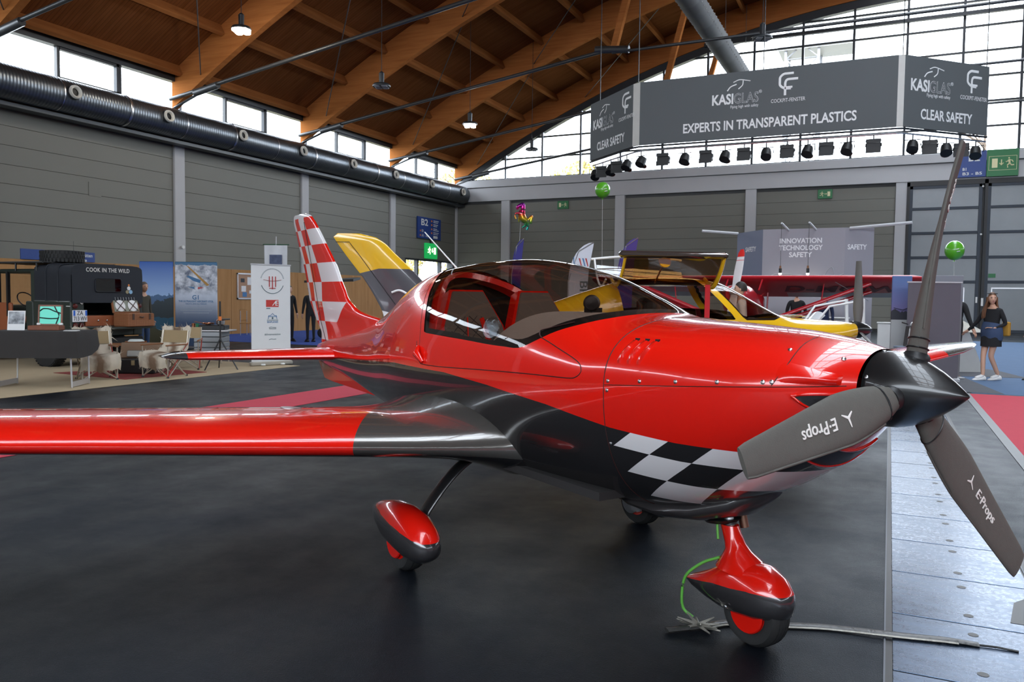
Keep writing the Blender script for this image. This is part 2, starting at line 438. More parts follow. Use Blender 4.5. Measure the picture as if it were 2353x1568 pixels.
# infill boards between the top of the clerestory and the deck
for x in (XL, XR): MB().box(x-0.12, x+0.06, YN, YF, 10.3, zdeck(x)+0.1).build('eaves_board', PUR, ceil)
bmesh_beam = MB(); rr = []
for i in range(97):
    xx = lerp(XL+0.02, XR-0.02, i/96); z = zarch(xx)
    dz = -0.021*(xx-XC)
    rr.append([(xx, -0.13, z), (xx, 0.13, z), (xx, 0.13, z+1.44), (xx, -0.13, z+1.44)])
beam_me = bmesh_beam.grid(rr, True, True).mesh('roof_beam', GLU, 40)
for k in range(10): put('roof_beam', beam_me, ceil, (0, FRY[k]-0.1 if k == 0 else FRY[k], 0))
pxs = [XL + 0.35 + 2.25*k for k in range(26)]
for i, px in enumerate(pxs):
    if px > XR: continue
    sl = math.atan(-0.021*(px-XC))
    me = MB().bbox(-0.09, 0.09, 0.14, 7.72-0.14, -0.42, 0.04, 0.012, Matrix.Rotation(-sl, 4, 'Y')).mesh('purlin', PUR)
    for k in range(9):
        put('purlin', me, ceil, (px, FRY[k+1], zdeck(px)))
# tie rods with end shoes, timber props and bracing cables
TIE = mat('tie_rod_steel', (0.10, 0.105, 0.11), 0.4, 0.6)
for k in range(7):
    y = FRY[k]
    for s in (-1, 1):
        nx, nz = XC+s*12.9, 11.5
        MB().tube([(XC+s*28.75, y-0.25, 9.25), (nx, y-0.25, nz)], 0.075, 10).build('tie_rod', TIE, ceil, 60)
        MB().tube([(XC+s*27.4, y-0.25, 9.36), (XC+s*26.2, y-0.25, 9.56)], 0.14, 8).build('tie_shoe', TIE, ceil, 60)
        MB().tube([(XC+s*28.6, y-0.2, 8.9), (XC+s*26.9, y-0.25, 9.42)], 0.05, 6).build('tie_stay', DARK, ceil, 60)
        MB().tube([(nx-s*0.7, y-0.25, nz-0.1), (nx+s*0.7, y-0.25, nz+0.04)], 0.15, 8).build('tie_node', TIE, ceil, 60)
        ax = nx-s*0.7; 
        MB().box(-0.13, 0.13, -0.13, 0.13, 0, 1, Matrix.Translation((nx, y-0.05, nz)) @ Matrix(((1, 0, ax-nx+s*-0.5, 0), (0, 1, 0, 0), (0, 0, zarch(ax)-nz+0.1, 0), (0, 0, 0, 1)))).build('prop', GLU, ceil)
    MB().tube([(XC-12.9, y-0.25, 11.35), (XC+12.9, y-0.25, 11.5)], 0.06, 8).build('tie_rod', TIE, ceil, 60)
for k in range(0, 6):
    for x0, x1 in ((XL+1.6, XL+9.0), (XL+9.0, XL+16.0)):
        MB().tube([(x0, FRY[k]-0.15, zarch(x0)+0.25), (x1, FRY[k+1]+0.15, zarch(x1)+0.35)], 0.022, 6).build('bracing_cable', TIE, ceil)
# ---- low window in the left wall
g5 = thing('window_5', '', ''); del g5['label']; del g5['category']; struct(g5)
for a, b in ((40.8, 42.2), (42.2, 45.0), (45.0, 46.6)):
    MB().box(XL-0.2, XL-0.19, a+0.05, b-0.05, 1.95, 3.75).build('pane', PANE, g5)
    f = MB(); f.box(XL-0.25, XL, a-0.05, a+0.06, 1.9, 3.8); f.box(XL-0.25, XL, b-0.06, b+0.05, 1.9, 3.8); f.box(XL-0.25, XL, a, b, 1.88, 1.98); f.box(XL-0.25, XL, a, b, 3.72, 3.82)
    f.build('window_frame', FRM, g5)

# ---- ground and trees outside
gd = MB().box(-120, 140, -110, 190, -0.5, -0.32).build('ground', mat('outdoor_ground', (0.20, 0.19, 0.15), 0.9, var=0.3, vscale=0.2)); struct(gd)
LEAF = mat('autumn_leaves', (0.42, 0.36, 0.10), 0.8, var=0.35, vscale=0.8)
BARK = mat('tree_bark', (0.16, 0.12, 0.09), 0.9)
def tree(x, y, h, r, label, leafy=True, grp='yellow trees outside the gable window'):
    t = thing('tree', label, 'tree', (x, y, -0.32), random.random()*6, grp)
    tr = MB(); tr.tube([(0, 0, 0), (0.1, 0, h*0.5), (0, 0.1, h*0.92)], [0.32, 0.22, 0.04], 7); tr.build('trunk', BARK, t, 60)
    br = MB()
    for k in range(26):
        a = random.random()*6.28; z0 = h*random.uniform(0.3, 0.85); L = r*random.uniform(0.6, 1.1)
        p = [Vector((0, 0, z0)), Vector((math.cos(a)*L*0.5, math.sin(a)*L*0.5, z0+L*0.35)), Vector((math.cos(a)*L, math.sin(a)*L, z0+L*0.55))]
        br.tube(p, [0.07, 0.04, 0.012], 5)
        for q in range(4):
            b0 = p[1].lerp(p[2], random.random()); d = Vector((random.uniform(-1, 1), random.uniform(-1, 1), random.uniform(0.1, 1)))
            br.tube([b0, b0+d*r*0.3], [0.02, 0.006], 4)
    br.build('branches', BARK, t, 60)
    if leafy:
        lf = MB()
        for k in range(2600):
            a = random.random()*6.28; u = random.random()**0.5; zz = random.uniform(-1, 1); rr_ = r*u*math.sqrt(max(0, 1-zz*zz))
            c = Vector((rr_*math.cos(a), rr_*math.sin(a), h*0.62+zz*h*0.36)); s_ = random.uniform(0.12, 0.28)
            d1 = Vector((random.gauss(0, 1), random.gauss(0, 1), random.gauss(0, 1))).normalized(); d2 = d1.orthogonal().normalized()
            lf.quad(c-d1*s_, c-d2*s_*0.6, c+d1*s_, c+d2*s_*0.6)
        lf.build('foliage', LEAF, t)['kind'] = 'stuff'
for x, y, h, r in ((-36, 66, 14, 4.3), (-27, 72, 15, 4.4), (-18, 66, 12.5, 4.4), (-10, 74, 12, 4.4), (-1, 72, 11, 4), (8, 80, 12, 4.4)):
    tree(x, y, h, r, 'yellow-leaved tree outside behind the glazed gable')
tree(13, 66, 17, 4, 'bare-branched tree outside behind the glazed gable', False, 'bare trees outside the gable window')
tree(5.5, 63, 15.5, 3, 'bare-branched tree outside behind the glazed gable', False, 'bare trees outside the gable window')
for y in (37, 46, 55): tree(-38, y, 9, 4, 'yellow-leaved tree outside the low side window', True, 'yellow trees outside the side window')
# lattice mast outside
ms = thing('lattice_mast', 'grey steel lattice mast with a platform standing outside the gable window', 'mast', (-6.2, 62, -0.32))
MST = mat('galvanised_steel', (0.30, 0.31, 0.33), 0.5, 0.4)
for dx in (-1.1, 1.1):
    for dy in (-1.1, 1.1): MB().tube([(dx, dy, 0), (dx, dy, 23)], 0.10, 6).build('mast_post', MST, ms)
br = MB()
for k in range(12):
    z = 1.9*k
    for s in (-1, 1):
        br.tube([(-1.1*s, -1.1, z), (1.1*s, -1.1, z+1.9)], 0.05, 5); br.tube([(-1.1, -1.1*s, z), (-1.1, 1.1*s, z+1.9)], 0.05, 5)
    br.tube([(-1.1, -1.1, z), (1.1, -1.1, z)], 0.04, 5)
br.build('mast_bracing', MST, ms)
MB().box(-1.6, 3.4, -1.4, 1.4, 19.6, 20.2).build('mast_platform', MST, ms); MB().box(-1.6, 3.4, -1.4, 1.4, 8.8, 9.3).build('mast_platform', MST, ms)

# ---- spiral duct along the left wall
DUCT, nt_, b_ = newmat('spiral_duct_metal'); vec, x_, y_, z_ = coords(nt_)
st_ = (y_*9.0 + z_*0.3).frac(); nt_.links.new(mixc(nt_, noise(nt_, vec, 1.2), (0.11, 0.125, 0.14), (0.18, 0.195, 0.215)), b_.inputs['Base Color'])
b_.inputs['Metallic'].default_value = 0.85; b_.inputs['Roughness'].default_value = 0.34; bump(nt_, b_, (st_-0.5).abs(), 0.5, 0.03)
DX, DZ, DR = XL+0.78, 8.14, 0.56
du = thing('air_duct', 'long round metal air duct with nozzles hung along the side wall under the clerestory', 'duct', (DX, 0, DZ))
for k in range(10):
    y0 = 46.4-5.15*k
    MB().lathe([(DR, 0), (DR, 5.13)], 40, (0, y0-5.15, 0), (0, 1, 0), caps=(k in (0, 9))).build('duct_section', DUCT, du, 60)
    MB().lathe([(DR+0.015, -0.05), (DR+0.03, 0), (DR+0.015, 0.05)], 40, (0, y0-5.15, 0), (0, 1, 0), caps=False).build('duct_band', STEEL, du, 60)
    MB().lathe([(DR+0.012, -0.02), (DR+0.012, 0.02)], 40, (0, y0-2.6, 0), (0, 1, 0), caps=False).build('duct_band', STEEL, du, 60)
NZ = mat('nozzle_white', (0.80, 0.78, 0.70), 0.5)
for k in range(9):
    y = 45.36-3.857*k; d = Vector((1, 0, 0.10))
    n = MB().lathe([(0.24, 0.45), (0.24, 0.60), (0.19, 0.66)], 24, (0, y, 0), d, caps=False).build('nozzle_collar', DARK, du, 50)
    MB().lathe([(0.13, 0.60), (0.15, 0.69), (0.19, 0.71), (0.225, 0.68), (0.225, 0.60)], 28, (0, y, 0), d, caps=False).build('nozzle_ring', NZ, n, 60)
    MB().lathe([(0.15, 0.60), (0.0, 0.6)], 20, (0, y, 0), d).build('nozzle_throat', BLACK, n, 60)
MB().box(-0.54, -0.05, YN+1, 46.8, -0.72, -0.60).build('duct_tray', DARK, du)

# ---- textile duct hanging under the roof
TX = mat('duct_textile', (0.13, 0.135, 0.14), 0.85, var=0.15, vscale=3)
td = thing('textile_duct', 'dark grey textile air duct hanging high behind the grey hanging sign', 'duct', (-7.3, 0, 13.0))
for k in range(10):
    y0 = 20.5+2.6*k
    MB().lathe([(0.46, 0), (0.475, 0.4), (0.475, 2.2), (0.46, 2.6)], 28, (0, y0, 0), (0, 1, 0), caps=(k in (0, 9))).build('duct_sleeve', TX, td, 60)
nz_ = MB()
for k in range(64):
    for a in (200, 340, 20, 160):
        q = math.radians(a); nz_.ell((0.475*math.cos(q), 20.8+0.4*k, 0.475*math.sin(q)), 0.03, 0.03, 0.03, 6, 4)
nz_.build('air_jets', mat('jet_grey', (0.5, 0.5, 0.5), 0.5), td)['kind'] = 'stuff'
for k in range(5): MB().tube([(0, 21.5+5.6*k, 0.4), (0, 21.5+5.6*k, 4.0)], 0.012, 5).build('hanger_wire', DARK, td)

# ---- pendant lamps
LAMPON = mat('lamp_glow', (1.0, 0.93, 0.78), 0.5, emit=45.0)
LAMPOFF = mat('lamp_lens_off', (0.30, 0.31, 0.33), 0.3)
def pendant(x, y, z, on, label, grp):
    t = thing('pendant_lamp', label, 'lamp', (x, y, z), 0.4, grp)
    MB().lathe([(0.10, 0.12), (0.30, 0.10), (0.34, 0.04), (0.33, 0.0)], 24, (0, 0, 0)).build('lamp_plate', DARK, t, 40)
    MB().lathe([(0.09, 0.12), (0.10, 0.50), (0.05, 0.56)], 14, (0, 0, 0)).build('lamp_driver', DARK, t, 40)
    MB().tube([(0, 0, 0.55), (0, 0, zdeck(x)-z)], 0.012, 6).build('lamp_cable', DARK, t)
    for i, j in ((-1, -1), (-1, 1), (1, -1), (1, 1)):
        MB().bbox(i*0.135-0.11, i*0.135+0.11, j*0.135-0.11, j*0.135+0.11, -0.10 if on else -0.03, 0.02, 0.02).build('lamp_lens', LAMPON if on else LAMPOFF, t)
    if on:
        ld = bpy.data.lights.new('pendant_light', 'POINT'); ld.energy = 160; ld.color = (1, 0.9, 0.75); ld.shadow_soft_size = 0.25
        o = bpy.data.objects.new('pendant_light', ld); COL.objects.link(o); o.parent = t; o.location = (0, 0, -0.25)
pendant(-20.4, 21.3, 10.55, True, 'lit pendant lamp hanging beside the first timber arch above the duct', 'lit pendant lamps')
pendant(-17.34, 32.15, 9.24, True, 'lit pendant lamp hanging low below the far timber arches', 'lit pendant lamps')
pendant(-17.49, 25.44, 9.33, False, 'unlit round pendant lamp hanging under the timber deck', None)
pendant(-4.34, 29.5, 10.63, False, 'unlit round pendant lamp hanging in front of the gable glazing above the hanging sign', None)
pendant(-17.25, 38.83, 9.24, False, 'unlit round pendant lamp against the low corner of the gable glazing', None)

# ---- wall signs
BLUE = mat('sign_blue', (0.012, 0.05, 0.24), 0.4); SGRN = mat('sign_green', (0.01, 0.16, 0.045), 0.4)
LIT = mat('sign_print_white', (0.75, 0.77, 0.75), 0.5); YEL = mat('sign_print_cream', (0.80, 0.75, 0.45), 0.5)
ORG = mat('sign_orange', (0.8, 0.2, 0.03), 0.5)
def exit_print(parent, o, ux, n, w, h, m, flip=1, arrow='down'):
    """door block, arrow and running figure"""
    o, ux = Vector(o), Vector(ux); uz = Vector((0, 0, 1)); d = Vector(n)*0.006
    P = lambda a, b: o + ux*a*w*flip + uz*b*h
    MB().prism([(-0.42, -0.30), (-0.20, -0.30), (-0.20, 0.30), (-0.42, 0.30)] if flip > 0 else [(0.20, -0.30), (0.42, -0.30), (0.42, 0.30), (0.20, 0.30)], o, ux*w, uz*h, d).build('door_symbol', m, parent)
    t = MB(); r = 0.022*w
    if arrow == 'down': t.tube([P(-0.05, 0.22), P(-0.05, -0.12)], r, 5); t.tube([P(-0.13, 0.0), P(-0.05, -0.14), P(0.03, 0.0)], r, 5)
    else: t.tube([P(-0.15, 0.0), P(0.08, 0.0)], r, 5); t.tube([P(-0.08, 0.08), P(-0.15, 0), P(-0.08, -0.08)], r, 5)
    t.build('arrow_symbol', m, parent)
    q = MB(); q.ell(P(0.24, 0.30), 0.035*w, 0.02, 0.035*w, 8, 5)
    q.tube([P(0.23, 0.20), P(0.27, -0.02)], 0.045*w, 6); q.tube([P(0.24, 0.16), P(0.14, 0.05), P(0.12, 0.10)], r, 5); q.tube([P(0.25, 0.17), P(0.36, 0.14), P(0.40, 0.02)], r, 5)
    q.tube([P(0.27, -0.04), P(0.18, -0.16), P(0.20, -0.32)], r*1.3, 5); q.tube([P(0.27, -0.05), P(0.34, -0.17), P(0.44, -0.16)], r*1.3, 5)
    q.build('runner_symbol', m, parent)
t = thing('hall_sign', 'dark blue hall sign reading B2 on the beam over the tall gates', 'sign', (2.87, YF-0.36, 7.82))
MB().bbox(0, 1.26, 0, 0.10, 0, 1.3, 0.01).build('sign_panel', BLUE, t)
text('sign_lettering', 'B2', LIT, t, (0.72, -0.004, 0.95), (1, 0, 0), (0, 0, 1), 0.50, bold=0.02)
text('sign_lettering', 'B1', LIT, t, (0.22, -0.004, 0.40), (1, 0, 0), (0, 0, 1), 0.20, 'LEFT', bold=0.015); text('sign_lettering', 'B3 - B5', LIT, t, (0.22, -0.004, 0.17), (1, 0, 0), (0, 0, 1), 0.20, 'LEFT', bold=0.015, width=0.85)
t = thing('exit_sign', 'large green emergency exit sign beside the blue sign over the tall gates', 'sign', (4.15, YF-0.40, 7.80))
MB().bbox(0, 1.36, 0, 0.16, 0, 1.33, 0.01).build('sign_panel', SGRN, t)
fr_ = MB(); 
for a in ((0.08, 1.28, 0.30, 0.315), (0.08, 1.28, 0.98, 0.995), (0.08, 0.095, 0.30, 0.99), (1.265, 1.28, 0.30, 0.99)): fr_.box(a[0], a[1], -0.006, 0.0, a[2], a[3])
fr_.build('sign_border', YEL, t); exit_print(t, (0.68, -0.001, 0.65), (1, 0, 0), (0, -1, 0), 1.1, 0.75, YEL)
for i, (x, flip) in enumerate(((-3.38, -1), (-18.67, 1))):
    t = thing('exit_sign', 'small green exit sign on the back wall, ' + ('runner on the left of its door' if i == 0 else 'door on the left of its runner'), 'sign', (x, YF-0.06, 7.32))
    MB().bbox(-0.37, 0.37, -0.02, 0.05, -0.25, 0.25, 0.01).build('sign_panel', SGRN, t); exit_print(t, (0, -0.022, 0), (1, 0, 0), (0, -1, 0), 0.62, 0.42, YEL, flip, 'side')
t = thing('hall_sign', 'blue B2 direction board with small lines of print on the side wall', 'sign', (XL+0.04, 43.4, 5.75))
MB().bbox(-0.04, 0.06, -1.38, 1.38, -0.66, 0.66, 0.01).build('sign_panel', BLUE, t)
uy_ = (0, 1, 0); text('sign_lettering', 'B2', LIT, t, (0.066, -0.62, 0.32), uy_, (0, 0, 1), 0.55, bold=0.02, width=0.8)
text('sign_lettering', 'B1', LIT, t, (0.066, -0.95, -0.20), uy_, (0, 0, 1), 0.24, 'LEFT', bold=0.01); text('sign_lettering', 'A1 - A6', LIT, t, (0.066, -0.95, -0.48), uy_, (0, 0, 1), 0.24, 'LEFT', bold=0.01)
for k, z in enumerate((0.48, 0.24, -0.02, -0.26)):
    MB().box(0.06, 0.068, 0.18, 0.30, z-0.05, z+0.05).build('sign_arrow', ORG, t)
    for q in range(2): MB().box(0.06, 0.066, 0.45, 1.1-0.2*((k+q) % 3)*0.5, z+0.02-q*0.10, z+0.06-q*0.10).build('sign_line', LIT, t)
for k in range(2): MB().box(-0.03, 0.068, -1.15, -1.05, -0.25-0.28*k, -0.15-0.28*k).build('sign_arrow', ORG, t)
MB().box(0.06, 0.068, 0.45, 0.95, -0.58, -0.42).build('sign_line', LIT, t)
t = thing('exit_sign', 'glowing green exit box below the blue board over the low side window', 'sign', (XL+0.05, 43.6, 4.38))
MB().bbox(-0.05, 0.10, -0.70, 0.70, -0.50, 0.46, 0.02).build('sign_box', mat('exit_green_lit', (0.01, 0.36, 0.08), 0.4, emit=0.8), t)
exit_print(t, (0.101, 0, 0), (0, 1, 0), (1, 0, 0), 1.15, 0.7, mat('exit_print_lit', (1, 1, 0.75), 0.5, emit=2.0), -1)
MB().box(-0.02, 0.02, -0.06, 0.06, 0.45, 0.75).build('sign_bracket', DARK, t)

# ---- tall folding gates in the back wall
GP = mat('translucent_gate_panel', lin(128, 132, 136), 0.35, 0.2, var=0.12, vscale=1.2)
GF = mat('gate_frame_blue', (0.02, 0.028, 0.042), 0.4, 0.3)
for n, (x0, x1) in enumerate(((0.62, 4.02), (4.14, 7.55), (8.35, 11.8), (11.9, 15.2))):
    d = thing('door_%d' % (n+1), '', ''); del d['label']; del d['category']; struct(d); y = YF-0.12
    for k in range(5):
        z0, z1 = 0.12 if k == 0 else 2.56+1.255*(k-1)+0.06, 2.56+1.255*k-0.04
        MB().bbox(x0+0.27, x1-0.12, y, y+0.06, z0, z1-0.02, 0.015).build('panel', GP, d)
    f = MB(); f.box(x0, x0+0.14, y-0.12, y+0.12, 0, 7.7); f.build('gate_jamb', BLACK, d)
    f = MB(); f.box(x0+0.14, x0+0.28, y-0.08, y+0.08, 0, 7.55); f.build('gate_stile', GF, d)
    f = MB(); f.box(x1-0.13, x1+0.02, y-0.08, y+0.08, 0, 7.55); f.build('gate_stile', GF, d)
    MB().box(x0, x1+0.1, y-0.12, y+0.12, 7.5, 7.74).build('gate_head', BLACK, d); MB().box(x0+0.1, x1, y-0.08, y+0.08, 7.36, 7.52).build('gate_rail', GF, d)
    for k in range(4): MB().box(x0+0.2, x1-0.05, y-0.05, y+0.07, 2.50+1.255*k, 2.62+1.255*k).build('gate_rail', GF, d)
    MB().box(x0+0.2, x1-0.05, y-0.05, y+0.07, 0, 0.16).build('gate_rail', GF, d)
    # wicket door outline in the bottom panel
    f = MB(); wx0, wx1 = (x0+1.9, x0+2.75) if n == 0 else (x0+0.45, x0+2.9)
    f.box(wx0, wx0+0.05, y-0.03, y+0.02, 0.1, 2.25); f.box(wx1, wx1+0.05, y-0.03, y+0.02, 0.1, 2.25); f.box(wx0, wx1+0.05, y-0.03, y+0.02, 2.22, 2.28); f.build('wicket_frame', ALU, d)
    if n == 1:
        MB().box(x0+0.30, x0+0.62, y-0.03, y, 2.78, 2.98).build('exit_plate', SGRN, d)
        MB().box(x0+0.02, x0+0.12, y-0.16, y-0.12, 1.35, 1.75).build('lock_plate', WHITE, d)
    if n == 0:
        MB().box(x1-0.10, x1-0.02, y-0.14, y-0.08, 1.5, 1.8).build('lock_plate', WHITE, d); MB().box(x0+2.35, x0+2.75, y-0.035, y-0.02, 1.60, 1.68).build('door_label', mat('label_blue', (0.05, 0.2, 0.55), 0.5), d)
        for zz in (7.35, 4.95): MB().ell((x1+0.02, y-0.14, zz), 0.05, 0.03, 0.05, 8, 5).build('hinge_cap', WHITE, d)

# ---- hanging sign ring with spotlights
SG = mat('sign_fabric_grey', lin(92, 97, 99), 0.8, var=0.05, vscale=0.8)
SP = mat('sign_corner_white', lin(205, 205, 200), 0.6); SW = mat('sign_fabric_print', (0.82, 0.84, 0.84), 0.6)
hs = thing('hanging_sign', 'large dark grey three-sided fabric sign with lettering hanging from the roof over the stand', 'sign', (0, 0, 6.19))
pts = [(-7.33, 24.12), (-7.08, 24.0), (0.0, 24.0), (0.16, 24.04), (2.30, 26.18), (2.36, 26.4), (2.36, 31.0), (0.2, 33.3), (-7.2, 33.3), (-9.45, 31.0), (-9.45, 26.2), (-9.42, 26.1)]
HSH = 1.89
def seg(a, b, nm, m, dz0=0.0, dz1=HSH):
    A, B = Vector((*a, 0)), Vector((*b, 0)); d = (B-A); L = d.length; d.normalize(); nn = Vector((d.y, -d.x, 0))
    Mx = Matrix(((d.x, -nn.x, 0, A.x), (d.y, -nn.y, 0, A.y), (0, 0, 1, 0), (0, 0, 0, 1)))
    return MB().box(0, L, 0, 0.06, dz0, dz1, Mx).build(nm, m, hs), A, d, nn, L
faces = {}
for i, (ia, ib, nm, m) in enumerate(((1, 2, 'sign_panel', SG), (2, 3, 'corner_strip', SP), (3, 4, 'sign_panel', SG), (11, 0, 'sign_panel', SG), (0, 1, 'corner_strip', SP))):
    faces[(ia, ib)] = seg(pts[ia], pts[ib], nm, m)
    MB().tube([(*pts[ia], -0.05), (*pts[ib], -0.05)], 0.03, 6).build('truss_pipe', DARK, hs); 
    A, B = Vector((*pts[ia], 0)), Vector((*pts[ib], 0))
    MB().tube([A+Vector((0, 0.3, -0.12)), B+Vector((0, 0.3, -0.12))], 0.025, 6).build('truss_pipe', ALU, hs)
def logo(face, cx, w, parts=True):
    """cockpit-glass company marks and slogan on one panel; cx along the panel, w = scale"""
    p, A, d, nn, L = faces[face]; off = nn*0.004; O = lambda a, z: A + d*a + Vector((0, 0, z)) + off
    up_ = (0, 0, 1); ux = d
    text('sign_lettering', 'KASI', SW, p, O(cx-0.62*w, 1.12), ux, up_, 0.44*w, 'CENTER', bold=0.03, width=0.66*w)
    # outlined second half of the name
    text('sign_lettering', 'GLAS', SW, p, O(cx+0.10*w, 1.12), ux, up_, 0.44*w, 'CENTER', bold=0.012, width=0.74*w)
    q = text('sign_lettering', 'GLAS', SG, p, O(cx+0.10*w, 1.12)+nn*0.003, ux, up_, 0.44*w, 'CENTER', bold=-0.006, width=0.72*w)
    text('sign_lettering', '®', SW, p, O(cx+0.53*w, 1.27), ux, up_, 0.13*w)
    text('sign_lettering', 'Flying high with safety', SW, p, O(cx+0.05*w, 0.90), ux, up_, 0.13*w, width=0.85*w)
    def stroke(pl, r, nm='sign_mark'):
        rows = [O(cx+a*w, z) for a, z in smooth_pts(pl, 5)]; MB().tube(rows, r*w, 6, rz=0.004, upv=nn).build(nm, SW, p, 60)
    stroke([(-0.48, 1.37), (-0.38, 1.48), (-0.2, 1.54)], 0.018); stroke([(-0.30, 1.60), (-0.1, 1.66), (0.22, 1.60)], 0.014); stroke([(0.0, 1.63), (-0.02, 1.50), (-0.14, 1.40)], 0.016)
    c2 = 1.35
    stroke([(c2+0.15, 1.70), (c2-0.1, 1.70), (c2-0.25, 1.58), (c2-0.25, 1.42), (c2-0.12, 1.30), (c2+0.08, 1.28)], 0.035)
    stroke([(c2+0.28, 1.54), (c2+0.02, 1.54), (c2-0.08, 1.48), (c2-0.09, 1.30), (c2-0.09, 1.10)], 0.035); stroke([(c2-0.09, 1.32), (c2+0.12, 1.32)], 0.03)
    text('sign_lettering', 'COCKPIT-FENSTER', SW, p, O(cx+c2*w, 0.96), ux, up_, 0.16*w, width=1.0*w)
logo((1, 2), 3.05, 0.92)
text('sign_lettering', 'EXPERTS IN TRANSPARENT PLASTICS', SW, faces[(1, 2)][0], (-3.37, 23.996, 0.37), (1, 0, 0), (0, 0, 1), 0.38, bold=0.022, width=4.75)
for fc, lx in (((3, 4), 1.15), ((11, 0), 1.15)):
    logo(fc, lx+0.0, 0.98); p, A, d, nn, L = faces[fc]
    text('sign_lettering', 'CLEAR SAFETY', SW, p, A+d*L*0.5+Vector((0, 0, 0.37))+nn*0.004, d, (0, 0, 1), 0.38, bold=0.022, width=1.85)
for x, y in ((-7.2, 24.2), (-3.5, 24.2), (0.1, 24.2), (-9.4, 27.0), (2.3, 27.0)): MB().tube([(x, y, HSH-0.1), (x, y, zarch(x)-6.2)], 0.014, 6).build('hanging_wire', DARK, hs)
LMP = mat('stage_lamp_black', (0.010, 0.010, 0.011), 0.5)
def parcan():
    t = MB(); t.lathe([(0.06, 0.16), (0.13, 0.12), (0.15, 0.02), (0.155, -0.14)], 16, (0, 0, -0.25), (0.0, 0.55, 0.83)); return t.mesh('lamp_housing', LMP, 40)
def flood():
    t = MB(); t.bbox(-0.19, 0.19, -0.10, 0.10, -0.36, -0.14, 0.02); t.box(-0.19, 0.19, -0.16, -0.145, -0.44, -0.30); t.box(-0.19, 0.19, -0.15, -0.14, -0.16, -0.06); return t.mesh('lamp_housing', LMP, 40)
PC, FLD = parcan(), flood(); YK = MB().tube([(-0.2, 0, -0.25), (-0.2, 0, -0.08), (0.2, 0, -0.08), (0.2, 0, -0.25)], 0.014, 5).tube([(0, 0, -0.08), (0, 0, 0.1)], 0.02, 5).mesh('lamp_yoke', LMP)
LN = MB().lathe([(0.13, 0), (0.13, 0.01)], 14, (0, 0.085, -0.375), (0.0, 0.55, 0.83)).mesh('lamp_lens', mat('lamp_lens_dark', (0.12, 0.05, 0.03), 0.1))
lamps = [(lerp(-9.42, -7.33, t), lerp(26.1, 24.12, t)+0.3, k) for t, k in ((0.06, 0), (0.25, 1), (0.45, 0), (0.62, 1), (0.82, 0))] + [(-7.1, 24.3, 0), (-6.4, 24.3, 1), (-5.75, 24.3, 0), (-5.1, 24.3, 1), (-4.55, 24.3, 0), (-4.0, 24.3, 1), (-3.38, 24.3, 0), (-2.8, 24.3, 1), (-2.25, 24.3, 0), (-1.75, 24.3, 1), (-1.22, 24.3, 0), (-0.55, 24.3, 1)] + [(lerp(0.16, 2.30, t), lerp(24.04, 26.18, t)+0.3, k) for t, k in ((0.12, 0), (0.32, 1), (0.52, 0), (0.70, 1), (0.88, 0))]
for i, (x, y, k) in enumerate(lamps):
    t = thing('stage_lamp', 'black round can spotlight clamped under the hanging sign' if k == 0 else 'black rectangular floodlight with flaps clamped under the hanging sign', 'spotlight', (x, y+0.02, 6.0), random.uniform(-0.5, 0.5) if k == 0 else 0.0, 'round can spotlights under the sign' if k == 0 else 'rectangular floodlights under the sign')
    put('lamp_housing', FLD if k else PC, t); put('lamp_yoke', YK, t)
    if not k: put('lamp_lens', LN, t)
# ================================================================== THE RED AEROPLANE (x forward, y to port)
HEAD = math.radians(-31.43)
red = thing('light_aircraft', 'glossy red low-wing propeller aeroplane with dark grey belly and checkered tail fin', 'aeroplane', (-1.909, 4.430, 0), HEAD)
ST = [ # x, ztop, zbot, halfwidth, zmid, n_top, n_bot
 (-3.78, 1.02, 0.86, 0.03, 0.95, 2.0, 2.0), (-3.5, 1.075, 0.82, 0.085, 0.95, 2.0, 2.0), (-3.0, 1.145, 0.765, 0.14, 0.955, 2.0, 2.0),
 (-2.62, 1.21, 0.715, 0.19, 0.96, 2.0, 2.0), (-2.26, 1.29, 0.665, 0.245, 0.97, 1.9, 2.0), (-1.76, 1.455, 0.60, 0.335, 1.0, 1.85, 2.0),
 (-1.33, 1.63, 0.545, 0.425, 1.04, 1.9, 2.0), (-1.0, 1.70, 0.51, 0.485, 1.06, 1.95, 2.1), (-0.7, 1.725, 0.485, 0.525, 1.07, 2.0, 2.2),
 (-0.4, 1.738, 0.47, 0.55, 1.07, 2.0, 2.2), (0.0, 1.735, 0.465, 0.562, 1.075, 2.0, 2.25), (0.3, 1.70, 0.47, 0.562, 1.08, 2.0, 2.25),
 (0.6, 1.632, 0.48, 0.555, 1.085, 2.05, 2.3), (0.85, 1.535, 0.49, 0.543, 1.09, 2.1, 2.3), (1.09, 1.432, 0.505, 0.53, 1.10, 2.3, 2.3),
 (1.3, 1.412, 0.53, 0.512, 1.11, 2.5, 2.3), (1.5, 1.402, 0.575, 0.488, 1.12, 2.5, 2.25), (1.7, 1.392, 0.655, 0.452, 1.13, 2.4, 2.2),
 (1.9, 1.378, 0.765, 0.395, 1.145, 2.3, 2.15), (2.05, 1.358, 0.87, 0.33, 1.16, 2.2, 2.1), (2.15, 1.341, 0.965, 0.255, 1.175, 2.1, 2.0), (2.222, 1.326, 1.036, 0.165, 1.18, 2.0, 2.0)]
STX = [q[0] for q in ST]
def oml(x, t, off=0.0):
    """outer mould line of the fuselage with the canopy: station x, angle t (0 = port side, up positive)"""
    zt, zb, hw, zm, nt_, nb = [interp(x, STX, [q[k] for q in ST]) for k in range(1, 7)]
    c, s = math.cos(t), math.sin(t); n = nt_ if s >= 0 else nb
    y = (hw+off)*math.copysign(abs(c)**(2/n), c); h = (zt-zm+off) if s >= 0 else (zm-zb+off)
    return (x, y, zm + h*math.copysign(abs(s)**(2/n), s))
